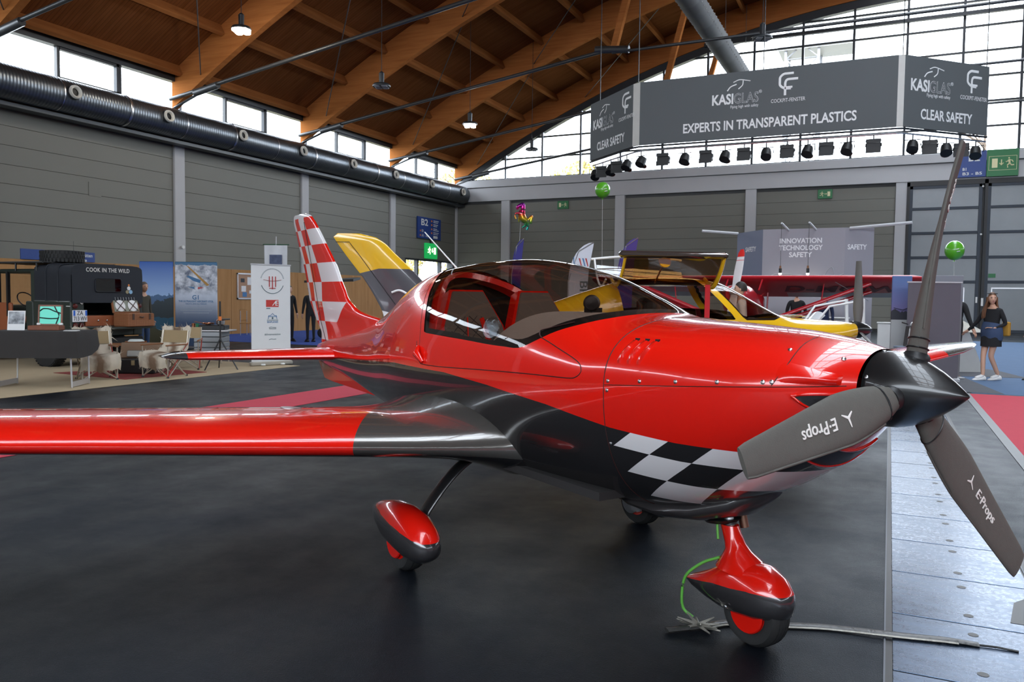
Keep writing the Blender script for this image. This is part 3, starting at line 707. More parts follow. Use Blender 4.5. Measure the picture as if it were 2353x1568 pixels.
def ysurf(x, z, off=0.0):
    """half breadth of the fuselage at (x, z)"""
    zt, zb, hw, zm, nt_, nb = [interp(x, STX, [q[k] for q in ST]) for k in range(1, 7)]
    n, h = (nt_, zt-zm) if z >= zm else (nb, zm-zb)
    return (hw+off)*max(0.0, 1-min(1, abs(z-zm)/h)**n)**(1/n)
def ztopy(x, y):
    zt, zb, hw, zm, nt_, nb = [interp(x, STX, [q[k] for q in ST]) for k in range(1, 7)]
    return zm + (zt-zm)*max(0.0, 1-min(1, abs(y)/hw)**nt_)**(1/nt_)
NX, NT = 150, 120
gxs = [lerp(STX[0], STX[-1], (i/NX)) for i in range(NX+1)]
def omlgrid(off=0.0):
    vs = [oml(x, 2*PI*(j+0.5)/NT, off) for x in gxs for j in range(NT)]
    fs = [(i*NT+j, i*NT+(j+1) % NT, (i+1)*NT+(j+1) % NT, (i+1)*NT+j) for i in range(NX) for j in range(NT)]
    return vs, fs
SILLX = [-0.9, -0.5, 0.0, 0.45, 0.6, 0.7, 0.8, 0.95, 1.09, 1.3]
SILLZ = [1.29, 1.278, 1.262, 1.246, 1.25, 1.29, 1.335, 1.385, 1.437, 1.56]
def sillz(x): return interp(x, SILLX, SILLZ)
def archx(z): return interp(z, [1.2, 1.28, 1.38, 1.5, 1.62, 1.74], [-0.47, -0.50, -0.56, -0.665, -0.80, -1.03])
def fglass(p):
    x, y, z = p
    return min(z-sillz(x), (x-archx(z))*0.9, (1.15-x)*0.9)

def redpaint(name='red_lacquer', boundary=False, fin=False, wing=False, pant=None):
    m, nt, b = newmat(name); vec, x, y, z = coords(nt)
    RED, GREY = (0.74, 0.010, 0.004), (0.040, 0.038, 0.040)
    WHT = (0.80, 0.79, 0.80)
    metal = None
    if boundary:
        zb = pw(x, [(-3.6, 0.90), (-3.2, 0.925), (-1.86, 1.0), (-0.98, 1.055), (-0.16, 1.062), (0.32, 1.035), (0.83, 0.99), (1.26, 0.935), (1.6, 0.914), (1.9, 0.91), (2.3, 0.93)])
        dz = zb - z; low = dz.gt(0.0)
        row = ((dz-0.08)/0.115).floor()*(dz.gt(0.08)) + dz.gt(0.08)
        u = (x - 1.378 + dz*1.4)/0.19
        chk = (u.floor()+row+200.0).odd().inv()*low*(u-row).gt(0.0)*row.lt(3.5)*(x).lt(2.12)
        metal = low*chk.inv()
        c = mixc(nt, low, RED, GREY); c = mixc(nt, chk, c, WHT)
        # the tail cone ahead of the ventral fin stays red underneath
    elif fin:
        d = x + 4.576 - pw(z, [(1.05, 0.816), (1.443, 0.526), (1.812, 0.333), (2.27, 0.008), (2.35, 0.0)])   # distance from the trailing edge
        e = pw(z, [(1.05, 0.0), (1.25, 0.0), (1.63, 0.0), (2.18, 0.05), (2.35, 0.06)])
        c1 = pw(z, [(1.05, 0.0), (1.25, 0.13), (1.63, 0.225), (2.18, 0.21), (2.35, 0.2)])
        c2 = pw(z, [(1.05, 0.28), (1.25, 0.315), (1.63, 0.50), (2.18, 0.40), (2.35, 0.38)])
        col = d.gt(c1*0.35) + d.gt(c1) + d.gt(c2)
        row = z.gt(1.07) + z.gt(1.25) + z.gt(1.442) + z.gt(1.632) + z.gt(1.82) + z.gt(2.005) + z.gt(2.17) 
        lim = pw(z, [(1.0, 0.33), (1.07, 0.33), (1.25, 0.66), (1.44, 1.03), (1.6, 2.0)])
        top = z.gt(2.30)
        w_ = (col+row).odd()*d.lt(lim)
        w_ = w_.mx(top)
        c = mixc(nt, w_, RED, WHT)
    elif wing:
        ay = y.abs()
        # grey root panel with a raked edge, grey tip, grey underside
        root = (ay - 1.11).lt(x*0.64)
        tip = (ay + x*0.35).gt(4.36)
        und = pw(ay, [(0.0, 0.0), (4.9, 0.0)])
        zc = ay*0.092 + 0.604
        low = (z - zc).lt(0.0)*ay.lt(3.9)
        k = root.mx(tip).mx(low); metal = root.mx(tip)
        c = mixc(nt, k, RED, (0.13, 0.122, 0.112)); c = mixc(nt, low, c, GREY)
    elif pant is not None:
        zb = pw(x, pant); k = (zb - z).gt(0.0); metal = k
        c = mixc(nt, k, RED, (0.06, 0.057, 0.06))
    else:
        c = None; b.inputs['Base Color'].default_value = (*RED, 1)
        f = noise(nt, vec, 3.0); c = mixc(nt, f, tuple(q*0.97 for q in RED), RED)
    if c is not None: nt.links.new(c, b.inputs['Base Color'])
    b.inputs['Roughness'].default_value = 0.22; b.inputs['Specular IOR Level'].default_value = 0.4
    b.inputs['Coat Weight'].default_value = 1.0; b.inputs['Coat Roughness'].default_value = 0.02
    if metal is not None: nt.links.new((metal*0.55).k, b.inputs['Metallic'])
    return m
RED = redpaint('red_lacquer'); FUSE = redpaint('red_and_grey_lacquer', boundary=True)
FINM = redpaint('checkered_lacquer', fin=True); WINGM = redpaint('wing_lacquer', wing=True)
GREYM = mat('dark_grey_metallic', (0.06, 0.057, 0.06), 0.25, 0.5, 1.0)
LINE = mat('panel_gap', (0.03, 0.004, 0.003), 0.6)
CARB = mat('black_carbon', (0.010, 0.010, 0.0105), 0.3, 0.0, 0.5, var=0.3, vscale=180)
COVER = mat('grey_blade_cover', (0.105, 0.100, 0.088), 0.85, var=0.1, vscale=40, bmp=0.25, bscale=240)
LINER = mat('cockpit_liner', (0.022, 0.020, 0.020), 0.8)

vs, fs = omlgrid()
clip(vs, fs, [-fglass(p) for p in vs]).build('fuselage', FUSE, red, 60)
vs2, fs2 = omlgrid(-0.004)
gm = clip(vs2, fs2, [fglass(p) for p in vs2]).build('canopy_glass', glass('smoked_canopy', (0.60, 0.53, 0.49), 0.05), red, 60)
gm['label'] = 'brown tinted bubble canopy'
# black seal band round the glass
vb, fb = omlgrid(-0.007)
def fband(p):
    g = fglass(p)
    return min(g+0.004, (0.045 if p[0] > 0.35 else 0.030)-g)
clip(vb, fb, [fband(p) for p in vb]).build('canopy_seal', BLACK, gm, 60)
# cockpit lining inside the shell
vl, fl_ = omlgrid(-0.03)
def fin_(p): return min(-fglass(p)-0.0, p[0]+1.25, 1.2-p[0])
clip(vl, fl_, [fin_(p) for p in vl]).build('cockpit_lining', LINER, red, 60)
bk = MB(); bk.prism([oml(-0.98, 2*PI*j/48, -0.03)[1:] for j in range(48)], (-1.0, 0, 0), (0, 1, 0), (0, 0, 1), (-0.02, 0, 0)); bk.build('rear_bulkhead', LINER, red)
bk = MB(); bk.prism([oml(1.16, 2*PI*j/48, -0.03)[1:] for j in range(48)], (1.16, 0, 0), (0, 1, 0), (0, 0, 1), (0.02, 0, 0)); bk.build('firewall', LINER, red)
MB().box(-1.0, 1.1, -0.42, 0.42, 0.56, 0.60).build('cockpit_floor', LINER, red)
# red hoop inside the rear edge of the glass
rows_ = []
for i in range(41):
    t = lerp(0.10, PI-0.10, i/40); p = Vector(oml(-0.6, t)); xx = archx(p.z)
    a = oml(xx-0.03, t, -0.035); bq = oml(xx+0.10, t, -0.035); a2 = oml(xx-0.03, t, -0.075); b2 = oml(xx+0.10, t, -0.075)
    rows_.append([a, bq, b2, a2])
MB().grid(rows_, True, True).build('canopy_hoop', RED, red, 50)
# glare shield over the panel
gs = []
for i in range(13):
    x = lerp(0.27, 1.14, i/12); row = []
    for j in range(25):
        y = lerp(-1, 1, j/24); hw = ysurf(x, 1.25)-0.035
        z = 1.425 - 0.17*abs(y)**2.6
        z = min(z, ztopy(x, hw*y)-0.02)
        row.append((x, hw*y, z))
    gs.append(row)
gsm = mat('glare_shield_fabric', (0.30, 0.26, 0.23), 0.85, bmp=0.2, bscale=200)
g_ = MB().grid(gs); g_.build('glare_shield', gsm, red, 60)
MB().grid([[(0.27, p[1], p[2]) for p in gs[0]], [(0.36, p[1]*0.97, p[2]-0.30) for p in gs[0]]]).build('instrument_panel', BLACK, red)
cm = MB(); cm.lathe([(0.02, 0), (0.042, 0.0), (0.046, 0.04), (0.036, 0.06), (0.0, 0.065)], 18, (0.53, -0.02, 1.475), (0.75, -0.66, 0)); cm.box(0.50, 0.57, -0.05, 0.02, 1.40, 1.45)
cm.build('compass', BLACK, red, 50)
# seats: quilted shells with red piping
QUILT = mat('quilted_fabric', (0.13, 0.105, 0.085), 0.9)
for sy in (-1, 1):
    cyy = sy*0.255
    out = [(-0.21, 0), (0.21, 0), (0.235, 0.36), (0.225, 0.46), (0.12, 0.70), (-0.12, 0.70), (-0.225, 0.46), (-0.235, 0.36)]
    o = Vector((-0.26, cyy, 0.86)); uy = Vector((-0.36, 0, 0.93)).normalized(); ux = Vector((0, 1, 0)); dn = ux.cross(uy)
    seat = MB().prism(out, o, ux, uy, dn*0.09).build('seat', RED, red)
    MB().prism([(a*0.9, 0.03+b*0.93) for a, b in out], o+dn*(0.085 if dn.x > 0 else -0.03), ux, uy, dn*0.025).build('seat_pad', QUILT, seat)
    for k in (-1, 1):
        MB().tube([o+ux*(k*0.05)+uy*0.50+dn*0.120, o+ux*(k*0.08)+uy*0.3+dn*0.120, o+ux*(k*0.14)+uy*0.03+dn*0.13], 0.005, 6, rz=0.022).build('harness_strap', RED, seat)
    for q in range(-3, 7):   # quilting seams
        for dd in (-1, 1):
            pa, pb = (-0.17, 0.08*q), (0.17, 0.08*q+dd*0.34) if dd > 0 else (0.17, 0.08*q)
            if dd < 0: pa, pb = (-0.17, 0.08*q+0.34), (0.17, 0.08*q)
            pts = [(lerp(pa[0], pb[0], t/12), lerp(pa[1], pb[1], t/12)) for t in range(13)]
            pts = [p for p in pts if 0.05 < p[1] < 0.54 and abs(p[0]) < (0.18 if p[1] < 0.42 else 0.18-(p[1]-0.42)*0.7)]
            if len(pts) > 1: MB().tube([o+ux*a+uy*b+dn*0.111 for a, b in (pts[0], pts[-1])], 0.0025, 4).build('seam', LINER, seat)
    MB().bbox(-0.28, 0.22, cyy-0.22, cyy+0.22, 0.66, 0.84, 0.04).build('seat_base', QUILT, red)
# vent scoop on the side of the canopy and grab handle
sv = MB(); c0 = Vector((0.30, -ysurf(0.30, 1.335), 1.335))
sv.lathe([(0.058, 0), (0.062, 0.006), (0.062, 0.012), (0.058, 0.016)], 28, c0, (0.25, -1, 0.25))
rows_ = []
for i in range(7):
    t = i/6*PI/2
    rows_.append([c0 + Vector((0.25, -1, 0.25)).normalized()*(0.05*math.sin(t)) + Vector((math.cos(q)*0.055*math.cos(t*0.96), 0, math.sin(q)*0.055*math.cos(t*0.96))) for q in [2*PI*k/20 for k in range(20)]])
sc = sv.build('vent_ring', glass('clear_acrylic', (0.80, 0.82, 0.84), 0.015, 0.05, 0.35), gm, 40)
MB().grid(rows_, True).build('vent_scoop', MATS['clear_acrylic'], gm, 60)
def side_strip(pts, r, name, m, parent=red, rz=None, off=0.0, sides=(-1, 1), n=6):
    for s in sides:
        MB().tube([(x, s*(ysurf(x, z)+off), z) for x, z in pts], r, n, rz=rz).build(name, m, parent, 60)
# handle at the rear lower corner of the canopy frame
for s in (-1, 1):
    MB().tube([(-0.53, s*(ysurf(-0.53, 1.19)+0.004), 1.19), (-0.50, s*(ysurf(-0.5, 1.15)+0.028), 1.15), (-0.44, s*(ysurf(-0.44, 1.10)+0.006), 1.10)], [0.012, 0.022, 0.014], 8, rz=[0.012, 0.03, 0.012]).build('canopy_handle', RED, red, 60)
# ---- panel gaps: canopy frame, firewall joint, cowling split
cf = [(-0.58, 1.22), (-0.53, 1.12), (-0.45, 1.085), (-0.2, 1.09), (0.3, 1.112), (0.7, 1.125), (0.98, 1.13), (1.05, 1.14), (1.08, 1.17), (1.06, 1.20), (1.0, 1.225), (0.9, 1.255), (0.8, 1.285), (0.72, 1.31), (0.70, 1.335), (0.76, 1.355), (0.88, 1.385)]
side_strip(smooth_pts(cf), 0.004, 'panel_gap', LINE, off=-0.002, rz=0.003)
ar = [(archx(z)-0.055, z) for z in [1.14+0.04*i for i in range(14)]]
side_strip(ar, 0.0035, 'panel_gap', LINE, off=-0.002, rz=0.003)
MB().tube([oml(1.235, lerp(-0.5*PI, 1.5*PI, i/90), 0.0) for i in range(91)], 0.003, 6, rz=0.002).build('panel_gap', LINE, red)
spl = [(lerp(1.24, 2.2, i/30), lerp(1.122, 1.195, i/30)) for i in range(31)]
side_strip(spl, 0.0025, 'panel_gap', LINE, off=-0.001, rz=0.002)
jn = [(2.00+0.03*math.sin(i/12*PI), 1.185+(0.185)*i/12) for i in range(13)]
side_strip([(x, min(z, ztopy(x, 0.0)-0.004)) for x, z in jn], 0.002, 'panel_gap', LINE, off=-0.0005, rz=0.002)
# screws along the split
scr = MB().lathe([(0.0085, 0), (0.0085, 0.003), (0.006, 0.005)], 12).mesh('screw', STEEL, 40)
def screw(x, z, s):
    o = put('screw', scr, red, (x, s*ysurf(x, z), z)); dy = (ysurf(x, z+0.01)-ysurf(x, z-0.01))/0.02; dx = (ysurf(x+0.01, z)-ysurf(x-0.01, z))/0.02
    o.rotation_mode = 'QUATERNION'; o.rotation_quaternion = Vector((-dx, s, -dy)).to_track_quat('Z', 'Y')
for s in (-1, 1):
    for x in (1.26, 1.44, 1.62, 1.80, 1.97, 2.0, 2.12): screw(x, lerp(1.122, 1.195, (x-1.24)/0.96)+0.018, s)
    for x, z in ((1.256, 1.10), (1.25, 0.86), (2.0, 1.315), (2.17, 1.29)): screw(x, z, s)
# louvres: three curved gills each side
for s in (-1, 1):
    for k in range(3):
        rows_ = []
        for i in range(9):
            t = i/8; z = lerp(1.322, 1.222, t); x = 1.30+0.055*k + 0.02*(1-t)
            bul = 0.016*math.sin(PI*min(1, 0.1+t*0.9))**0.7
            y = ysurf(x, z)
            rows_.append([(x-0.016, s*(ysurf(x-0.016, z)-0.002), z), (x-0.006, s*(y+bul*0.8), z), (x+0.008, s*(y+bul), z), (x+0.014, s*(y-0.003), z)])
        MB().grid(rows_, True, True).build('cowl_louvre', RED, red, 50)
        MB().box(1.298+0.055*k+0.008, 1.298+0.055*k+0.030, -0.004, 0.004, 0, 0.012, Matrix.Translation((0.012, s*(ysurf(1.32+0.055*k, 1.325)+0.002), 1.318))).build('louvre_slot', BLACK, red)
# cheek bumps ahead of the joint and air intakes
for s in (-1, 1):
    rows_ = []
    for i in range(11):
        t = i/10; x = lerp(2.0, 2.185, t); row = []
        for j in range(9):
            q = j/8; z = lerp(1.195, 1.285-0.05*t, q); y = ysurf(x, z)
            row.append((x, s*(y + 0.030*math.sin(PI*q)**0.8*(t**0.8)*(1 if t < 0.98 else 0.9) - 0.002), z))
        rows_.append(row)
    rows_.append([(2.19, s*(ysurf(2.17, p[2])-0.03), p[2]) for p in rows_[-1]])
    MB().grid(rows_).build('cowl_cheek', RED, red, 35)
    # side intake: a flat black patch painted for the mouth's inner shade, red lip round it
    out = smooth_pts([(2.065, 1.152), (2.10, 1.160), (2.165, 1.164), (2.205, 1.160), (2.205, 1.140), (2.19, 1.112), (2.15, 1.104), (2.11, 1.112), (2.065, 1.152)], 3)[:-1]
    cx_ = sum(p[0] for p in out)/len(out); cz_ = sum(p[1] for p in out)/len(out)
    rw = [[(cx_+(x-cx_)*k, s*(ysurf(cx_+(x-cx_)*k, cz_+(z-cz_)*k)+d_), cz_+(z-cz_)*k) for x, z in out] for k, d_ in ((1.0, 0.003), (0.97, 0.004), (0.9, -0.012), (0.7, -0.02), (0.3, -0.022))]
    mm = MB().grid([[(x, y if k_ < 2 else s*(ysurf(x, z)+0.0025), z) for x, y, z in r] for k_, r in enumerate(rw)], True); mm.add([(x, s*(ysurf(x, z)+0.0025), z) for x, y, z in rw[-1]], [tuple(range(len(out)))]); mm.build('air_intake', BLACK, red, 60)
    MB().tube([(x, s*(ysurf(x, z)+0.003), z) for x, z in out+[out[0]]], 0.006, 6).build('intake_lip', RED, red, 60)
rw = []
for i in range(7):
    x = lerp(2.035, 2.115, i/6); rw.append([oml(x, -PI/2+q*(0.62-0.1*abs(i-3)/3), 0.003) for q in [j/12-1 for j in range(25)]])
MB().grid(rw).build('chin_intake', BLACK, red, 60)  # shaded opening painted as a black patch lying on the cowl
rim = rw[0]+[r[-1] for r in rw[1:]]+rw[-1][::-1][1:]+[r[0] for r in rw[::-1][1:]]
MB().tube(rim, 0.006, 6).build('intake_lip', RED, red, 60)
# radiator fairing under the cowling
rows_ = []
for x, hw, zt_, zb in ((0.95, 0.17, 0.53, 0.505), (1.05, 0.21, 0.56, 0.478), (1.25, 0.23, 0.58, 0.47), (1.45, 0.21, 0.62, 0.50), (1.62, 0.15, 0.68, 0.56), (1.75, 0.06, 0.74, 0.66)):
    rows_.append([(x, hw*math.cos(2*PI*k/20), (zt_+zb)/2+(zt_-zb)/2*math.sin(2*PI*k/20)) for k in range(20)])
MB().grid(rows_, True, True).build('chin_fairing', mat('belly_dark_grey', (0.035, 0.032, 0.033), 0.3, coat=0.5), red, 60)
MB().tube([(1.50, 0.07, 0.60), (1.53, 0.08, 0.47)], 0.02, 10).build('exhaust_pipe', mat('burnt_steel', (0.22, 0.13, 0.09), 0.4, 0.9), red, 60)
MB().lathe([(0.0, 0), (0.09, 0.005), (0.07, 0.022), (0.04, 0.028)], 16, (1.46, 0, 0.515), (0.1, 0, -1)).build('gear_boot', BLACK, red, 50)

# ---- wings
def airfoil(n, t):
    up_, lo_ = [], []
    for i in range(n+1):
        c = 0.5*(1-math.cos(PI*i/n)); y = 5*t*(0.2969*math.sqrt(c)-0.126*c-0.3516*c*c+0.2843*c**3-0.1015*c**4)
        cam_ = 0.025*(1-(2*c-0.8)**2) if c < 0.9 else 0.02*(1-c)*10*0.25
        cam_ = 0.09*c*(1-c)
        up_.append((c, y*1.12+cam_)); lo_.append((c, -y*0.88+cam_*0.6))
    return up_[::-1] + lo_[1:-1]
def loft(secs, n=22):
    """secs: (y, x_le, chord, z, thickness)"""
    rows = []
    for y, xl, ch, z, t in secs:
        rows.append([(xl - c*ch, y, z + h*ch) for c, h in airfoil(n, t)])
    return MB().grid(rows, True, True)
for s in (-1, 1):
    secs = []
    for y in (0.30, 0.46, 0.52, 0.58, 0.66, 0.78, 0.95, 1.4, 2.0, 2.8, 3.6, 4.2, 4.6, 4.83, 4.97, 5.06, 5.10):
        xl = 0.375-0.046*y; te = -1.30+0.185*y; z = 0.635+0.092*y; t = lerp(0.145, 0.12, y/4.9)
        if y < 0.95:
            q = ((0.95-y)/0.65)**2; xl += 0.20*q; te -= 0.28*q; t *= 1+0.7*q; z += 0.03*q
        if y > 4.5:
            q = ((y-4.5)/0.61); e = math.sqrt(max(0.004, 1-q*q)); mid = (xl-0.40*(xl-te)); xl = mid+(xl-mid)*e**0.9; te = mid-(mid-te)*e**0.9; t *= max(0.45, e); z += 0.02*q*q
        secs.append((s*y, xl, xl-te, z, t))
    wing = loft(secs).build('wing', WINGM, red, 50)
    # aileron and flap gaps on the upper surface
    def wtop(y, c):
        xl = 0.375-0.046*y; te = -1.30+0.185*y; ch = xl-te; t = lerp(0.145, 0.12, y/4.9); a = airfoil(40, t)[:41]
        k = min(range(41), key=lambda i: abs(a[i][0]-c)); return Vector((xl-c*ch, s*y, 0.635+0.092*y+a[k][1]*ch))
    MB().tube([wtop(y, 0.76)+Vector((0, 0, 0.0)) for y in (1.0, 2.0, 3.0, 4.3)], 0.003, 5).build('flap_gap', LINE, wing)
    MB().tube([wtop(2.6, c) for c in (0.76, 0.85, 0.93)], 0.003, 5).build('flap_gap', LINE, wing)
    fc = wtop(1.42, 0.44)
    MB().lathe([(0.055, -0.006), (0.055, 0.002), (0.045, 0.003), (0.0, 0.003)], 24, fc, (0.0, -0.09*s, 1)).build('fuel_cap', STEEL, wing, 40)
# ---- tailplane
for s in (-1, 1):
    secs = []
    for y in (0.04, 0.12, 0.35, 0.7, 1.05, 1.33, 1.43, 1.48, 1.50):
        xl = -2.96-0.32*y; te = -3.76-0.08*y; e = 1
        if y > 1.3: e = math.sqrt(max(0.01, 1-((y-1.3)/0.202)**2)); mid = xl-0.5*(xl-te); xl = mid+(xl-mid)*(0.45+0.55*e); te = mid-(mid-te)*(0.45+0.55*e)
        secs.append((s*y, xl, xl-te, 0.943, 0.135*max(0.4, e)))
    m_, nt_, b_ = newmat('tailplane_lacquer_' + ('port' if s > 0 else 'starboard')); vec, x, y, z = coords(nt_)
    nt_.links.new(mixc(nt_, (y.abs()+x*0.0).gt(1.32), (0.74, 0.010, 0.004), (0.04, 0.038, 0.04)), b_.inputs['Base Color'])
    b_.inputs['Roughness'].default_value = 0.22; b_.inputs['Coat Weight'].default_value = 1; b_.inputs['Coat Roughness'].default_value = 0.02
    tp = loft(secs, 14).build('tailplane', m_, red, 50)
    MB().tube([(-3.50, s*0.12, 0.978), (-3.62, s*1.3, 0.972)], 0.003, 5).build('elevator_gap', LINE, tp)
# ---- fin and rudder: vertical loft
fz = [(1.04, -3.73, -2.0), (1.12, -3.72, -2.0), (1.25, -3.86, -2.05), (1.295, -3.91, -2.15), (1.315, -3.93, -2.35), (1.345, -3.96, -2.62), (1.43, -4.05, -2.93), (1.57, -4.12, -3.11), (1.806, -4.243, -3.336), (2.0, -4.39, -3.58), (2.17, -4.50, -3.80), (2.27, -4.565, -3.95), (2.32, -4.57, -4.06), (2.345, -4.53, -4.20)]
rows_ = []
for i in range(70):
    z = lerp(1.04, 2.345, i/69); te = interp(z, [q[0] for q in fz], [q[1] for q in fz]); le = interp(z, [q[0] for q in fz], [q[2] for q in fz])
    ch = le-te; th = lerp(0.075, 0.05, (z-1.04)/1.3) * (1 if z < 2.28 else math.sqrt(max(0.03, 1-((z-2.28)/0.067)**2)))
    if z < 1.32: th += 0.05*((1.32-z)/0.28)**2
    row = []
    for c, h in airfoil(16, 0.12): row.append((le-c*ch, (h-0.09*c*(1-c)*(1 if h > 0 else 0.6))/0.06*th*0.5, z))
    rows_.append(row)
MB().grid(rows_, True, True).build('tail_fin', FINM, red, 50)
for s in (-1, 1): MB().tube([(-4.16, s*0.026, 2.25), (-3.64, s*0.036, 1.25), (-3.46, s*0.05, 1.06)], 0.003, 5).build('rudder_gap', LINE, red)
MB().prism([(-3.72, 0.86), (-3.55, 0.70), (-3.35, 0.685), (-2.35, 0.655), (-2.5, 0.72), (-3.3, 0.82)], (0, -0.03, 0), (1, 0, 0), (0, 0, 1), (0, 0.06, 0)).build('ventral_fin', RED, red)
MB().tube([(-1.00, 0, 1.70), (-1.50, 0, 1.985)], [0.006, 0.004], 8).build('antenna', WHITE, red, 60)

# ---- spinner and propeller with fabric covers
SPX, SPZ = 2.222, 1.180
MB().lathe([(0.10, 0.0), (0.139, 0.0), (0.1405, 0.03), (0.138, 0.07), (0.126, 0.12), (0.104, 0.17), (0.076, 0.22), (0.045, 0.265), (0.021, 0.295), (0.004, 0.314), (0.0, 0.315)], 48, (SPX, 0, SPZ), (1, 0, 0)).build('spinner', CARB, red, 60)
for t in (40, 100, 160, 220, 280, 340):
    a_ = math.radians(t); put('screw', scr, red, (SPX+0.015, 0.139*math.cos(a_), SPZ+0.139*math.sin(a_)), (0, 0, 0)).rotation_euler = Vector((0, math.cos(a_), math.sin(a_))).to_track_quat('Z', 'Y').to_euler()
COVERTXT = mat('cover_print_white', (0.78, 0.76, 0.72), 0.8)
def blade(tip, pitch0, pitch1, wmax, twist_sign=1, bend=(0, 0, 0), flip=1, textpos=0.5, tsize=0.05, tflip=1):
    hub = Vector((SPX+0.10, 0, SPZ)); tip = Vector(tip); d = (tip-hub); L = d.length; d.normalize()
    tang = Vector((1, 0, 0)).cross(d).normalized(); axv = d.cross(tang).normalized()
    rows = []; cen = []
    for i in range(25):
        t = i/24; p = hub + d*(0.125+(L-0.125)*t) + Vector(bend)*math.sin(PI*t)
        if t < 0.10: wd = lerp(wmax*0.5, wmax*0.78, t/0.10)
        elif t < 0.38: wd = lerp(wmax*0.78, wmax, math.sin((t-0.10)/0.28*PI/2))
        else: wd = lerp(wmax, wmax*0.58, (t-0.38)/0.62)
        th = lerp(0.036, 0.010, min(1, t*1.6))
        if t > 0.97: wd *= 0.93; th *= 0.8
        pit = math.radians(lerp(pitch0, pitch1, t)); cdv = tang*math.cos(pit)*flip + axv*math.sin(pit); nv = d.cross(cdv).normalized()
        rows.append([p + cdv*wd*math.copysign(abs(math.cos(q))**0.8, math.cos(q)) + nv*th*math.sin(q) for q in [2*PI*k/20 for k in range(20)]])
        cen.append((p, cdv, nv, wd, th))
    bl = MB().grid(rows, True, True).build('propeller_blade', COVER, red, 60); bl['label'] = 'propeller blade in a grey fabric cover'
    for sg in (1,):
        MB().tube([c[0]+c[1]*(c[3]*0.985)*sg+c[2]*c[4]*0.25 for c in cen[3:]], 0.0045, 6).build('cover_seam', COVER, bl, 60)
    for tt in ((1, 2) if tip[2] > 1.9 else (2,)): 
        c = cen[tt]; MB().tube([c[0]+c[1]*c[3]*1.03*math.cos(q)+c[2]*c[4]*1.08*math.sin(q) for q in [2*PI*k/24 for k in range(25)]], 0.003, 5).build('cover_elastic', BLACK, bl, 60)
    MB().lathe([(0.04, 0.0), (0.047, 0.02), (0.047, 0.04), (0.04, 0.05)], 20, hub+d*0.09, d).build('blade_root', BLACK, bl, 40)
    i = int(textpos*24); p, cdv, nv, wd, th = cen[i]
    ctr = Vector((3.939, -2.785, 1.5)); sgn = 1 if (ctr-p).dot(nv) > 0 else -1
    nn = nv*sgn; ux = d*tflip; uy = nn.cross(ux)
    def drape(ob):
        for v in ob.data.vertices:
            u = max(0.0, min(23.999, ((v.co-hub).dot(d)-0.125)/(L-0.125)*24)); i0 = int(u); a_, b_ = cen[i0], cen[i0+1]; f_ = u-i0
            pp, cc, n2, w2, t2 = (a_[q_].lerp(b_[q_], f_) if q_ < 3 else lerp(a_[q_], b_[q_], f_) for q_ in range(5))
            c_ = (v.co-pp).dot(cc); lift = (v.co-(p+nn*(th+0.0018))).dot(nn)
            v.co = pp + d*((v.co-pp).dot(d)) + cc*c_ + n2*sgn*(t2*math.sqrt(max(0.0, 1-min(1.0, abs(c_)/w2)**2.5)) + 0.0015 + lift)
    drape(text('cover_lettering', 'E·Props', COVERTXT, bl, p+nn*(th+0.0018), ux, uy, tsize, bold=0.01, shear=0.2))
    lo = p+nn*(th+0.002) - ux*(tsize*2.55)
    for k in range(3):
        q = math.radians(90+120*k); dv = ux*math.cos(q)+uy*math.sin(q)
        drape(MB().tube([lo, lo+dv*tsize*0.28, lo+dv*tsize*0.55], [tsize*0.09, tsize*0.07, tsize*0.04], 6, rz=0.001, upv=nn).build('cover_logo', COVERTXT, bl))
    return bl
blade((2.36, 0.23, 2.085), 35, 20, 0.062, bend=(0.0, -0.03, 0.0), textpos=0.75, tsize=0.04)
blade((2.40, 0.715, 0.435), 8, 2, 0.104, flip=-1, textpos=0.60, tsize=0.058, tflip=1)
blade((2.36, -0.925, 1.02), 25, 15, 0.088, textpos=0.56, tsize=0.058, tflip=1)

# ---- landing gear
def wheel(parent, c, r, wd, ax=(0, 1, 0), rim=RED):
    t = MB().lathe([(r*0.55, -wd/2*0.8), (r*0.7, -wd/2), (r*0.88, -wd/2*0.95), (r*0.975, -wd/2*0.6), (r, -wd/2*0.2), (r, wd/2*0.2), (r*0.975, wd/2*0.6), (r*0.88, wd/2*0.95), (r*0.7, wd/2), (r*0.55, wd/2*0.8)], 36, c, ax, caps=False).build('tyre', RUBBER, parent, 50)
    for q in (-0.45, -0.15, 0.15, 0.45):
        a_, b_, d_ = frame(c, ax)
        MB().tube([Vector(c)+d_*wd*0.5*q+(a_*math.cos(2*PI*k/36)+b_*math.sin(2*PI*k/36))*r*(0.998 if abs(q) < 0.3 else 0.985) for k in range(37)], 0.0025, 4).build('tread_groove', BLACK, t)
    h = MB().lathe([(r*0.1, -wd*0.42), (r*0.52, -wd*0.40), (r*0.58, -wd*0.44), (r*0.60, -wd*0.36), (r*0.60, wd*0.36), (r*0.58, wd*0.44), (r*0.52, wd*0.40), (r*0.1, wd*0.42)], 28, c, ax).build('wheel_rim', rim, parent, 40)
    MB().lathe([(0.02, -wd*0.56), (0.022, wd*0.56)], 12, c, ax).build('axle', STEEL, parent, 40)
    return t
def pantloft(prof, m, parent, cy_, ydir=1, name='wheel_fairing'):
    rows = []
    for x, zt, zb, hw, zm in prof:
        rows.append([(x, cy_+hw*math.copysign(abs(math.cos(t))**0.85, math.cos(t)), (zm+(zt-zm)*math.sin(t)) if math.sin(t) >= 0 else (zm+(zm-zb)*math.sin(t))) for t in [2*PI*k/28 for k in range(28)]])
    return MB().grid(rows, True, True).build(name, m, parent, 55)
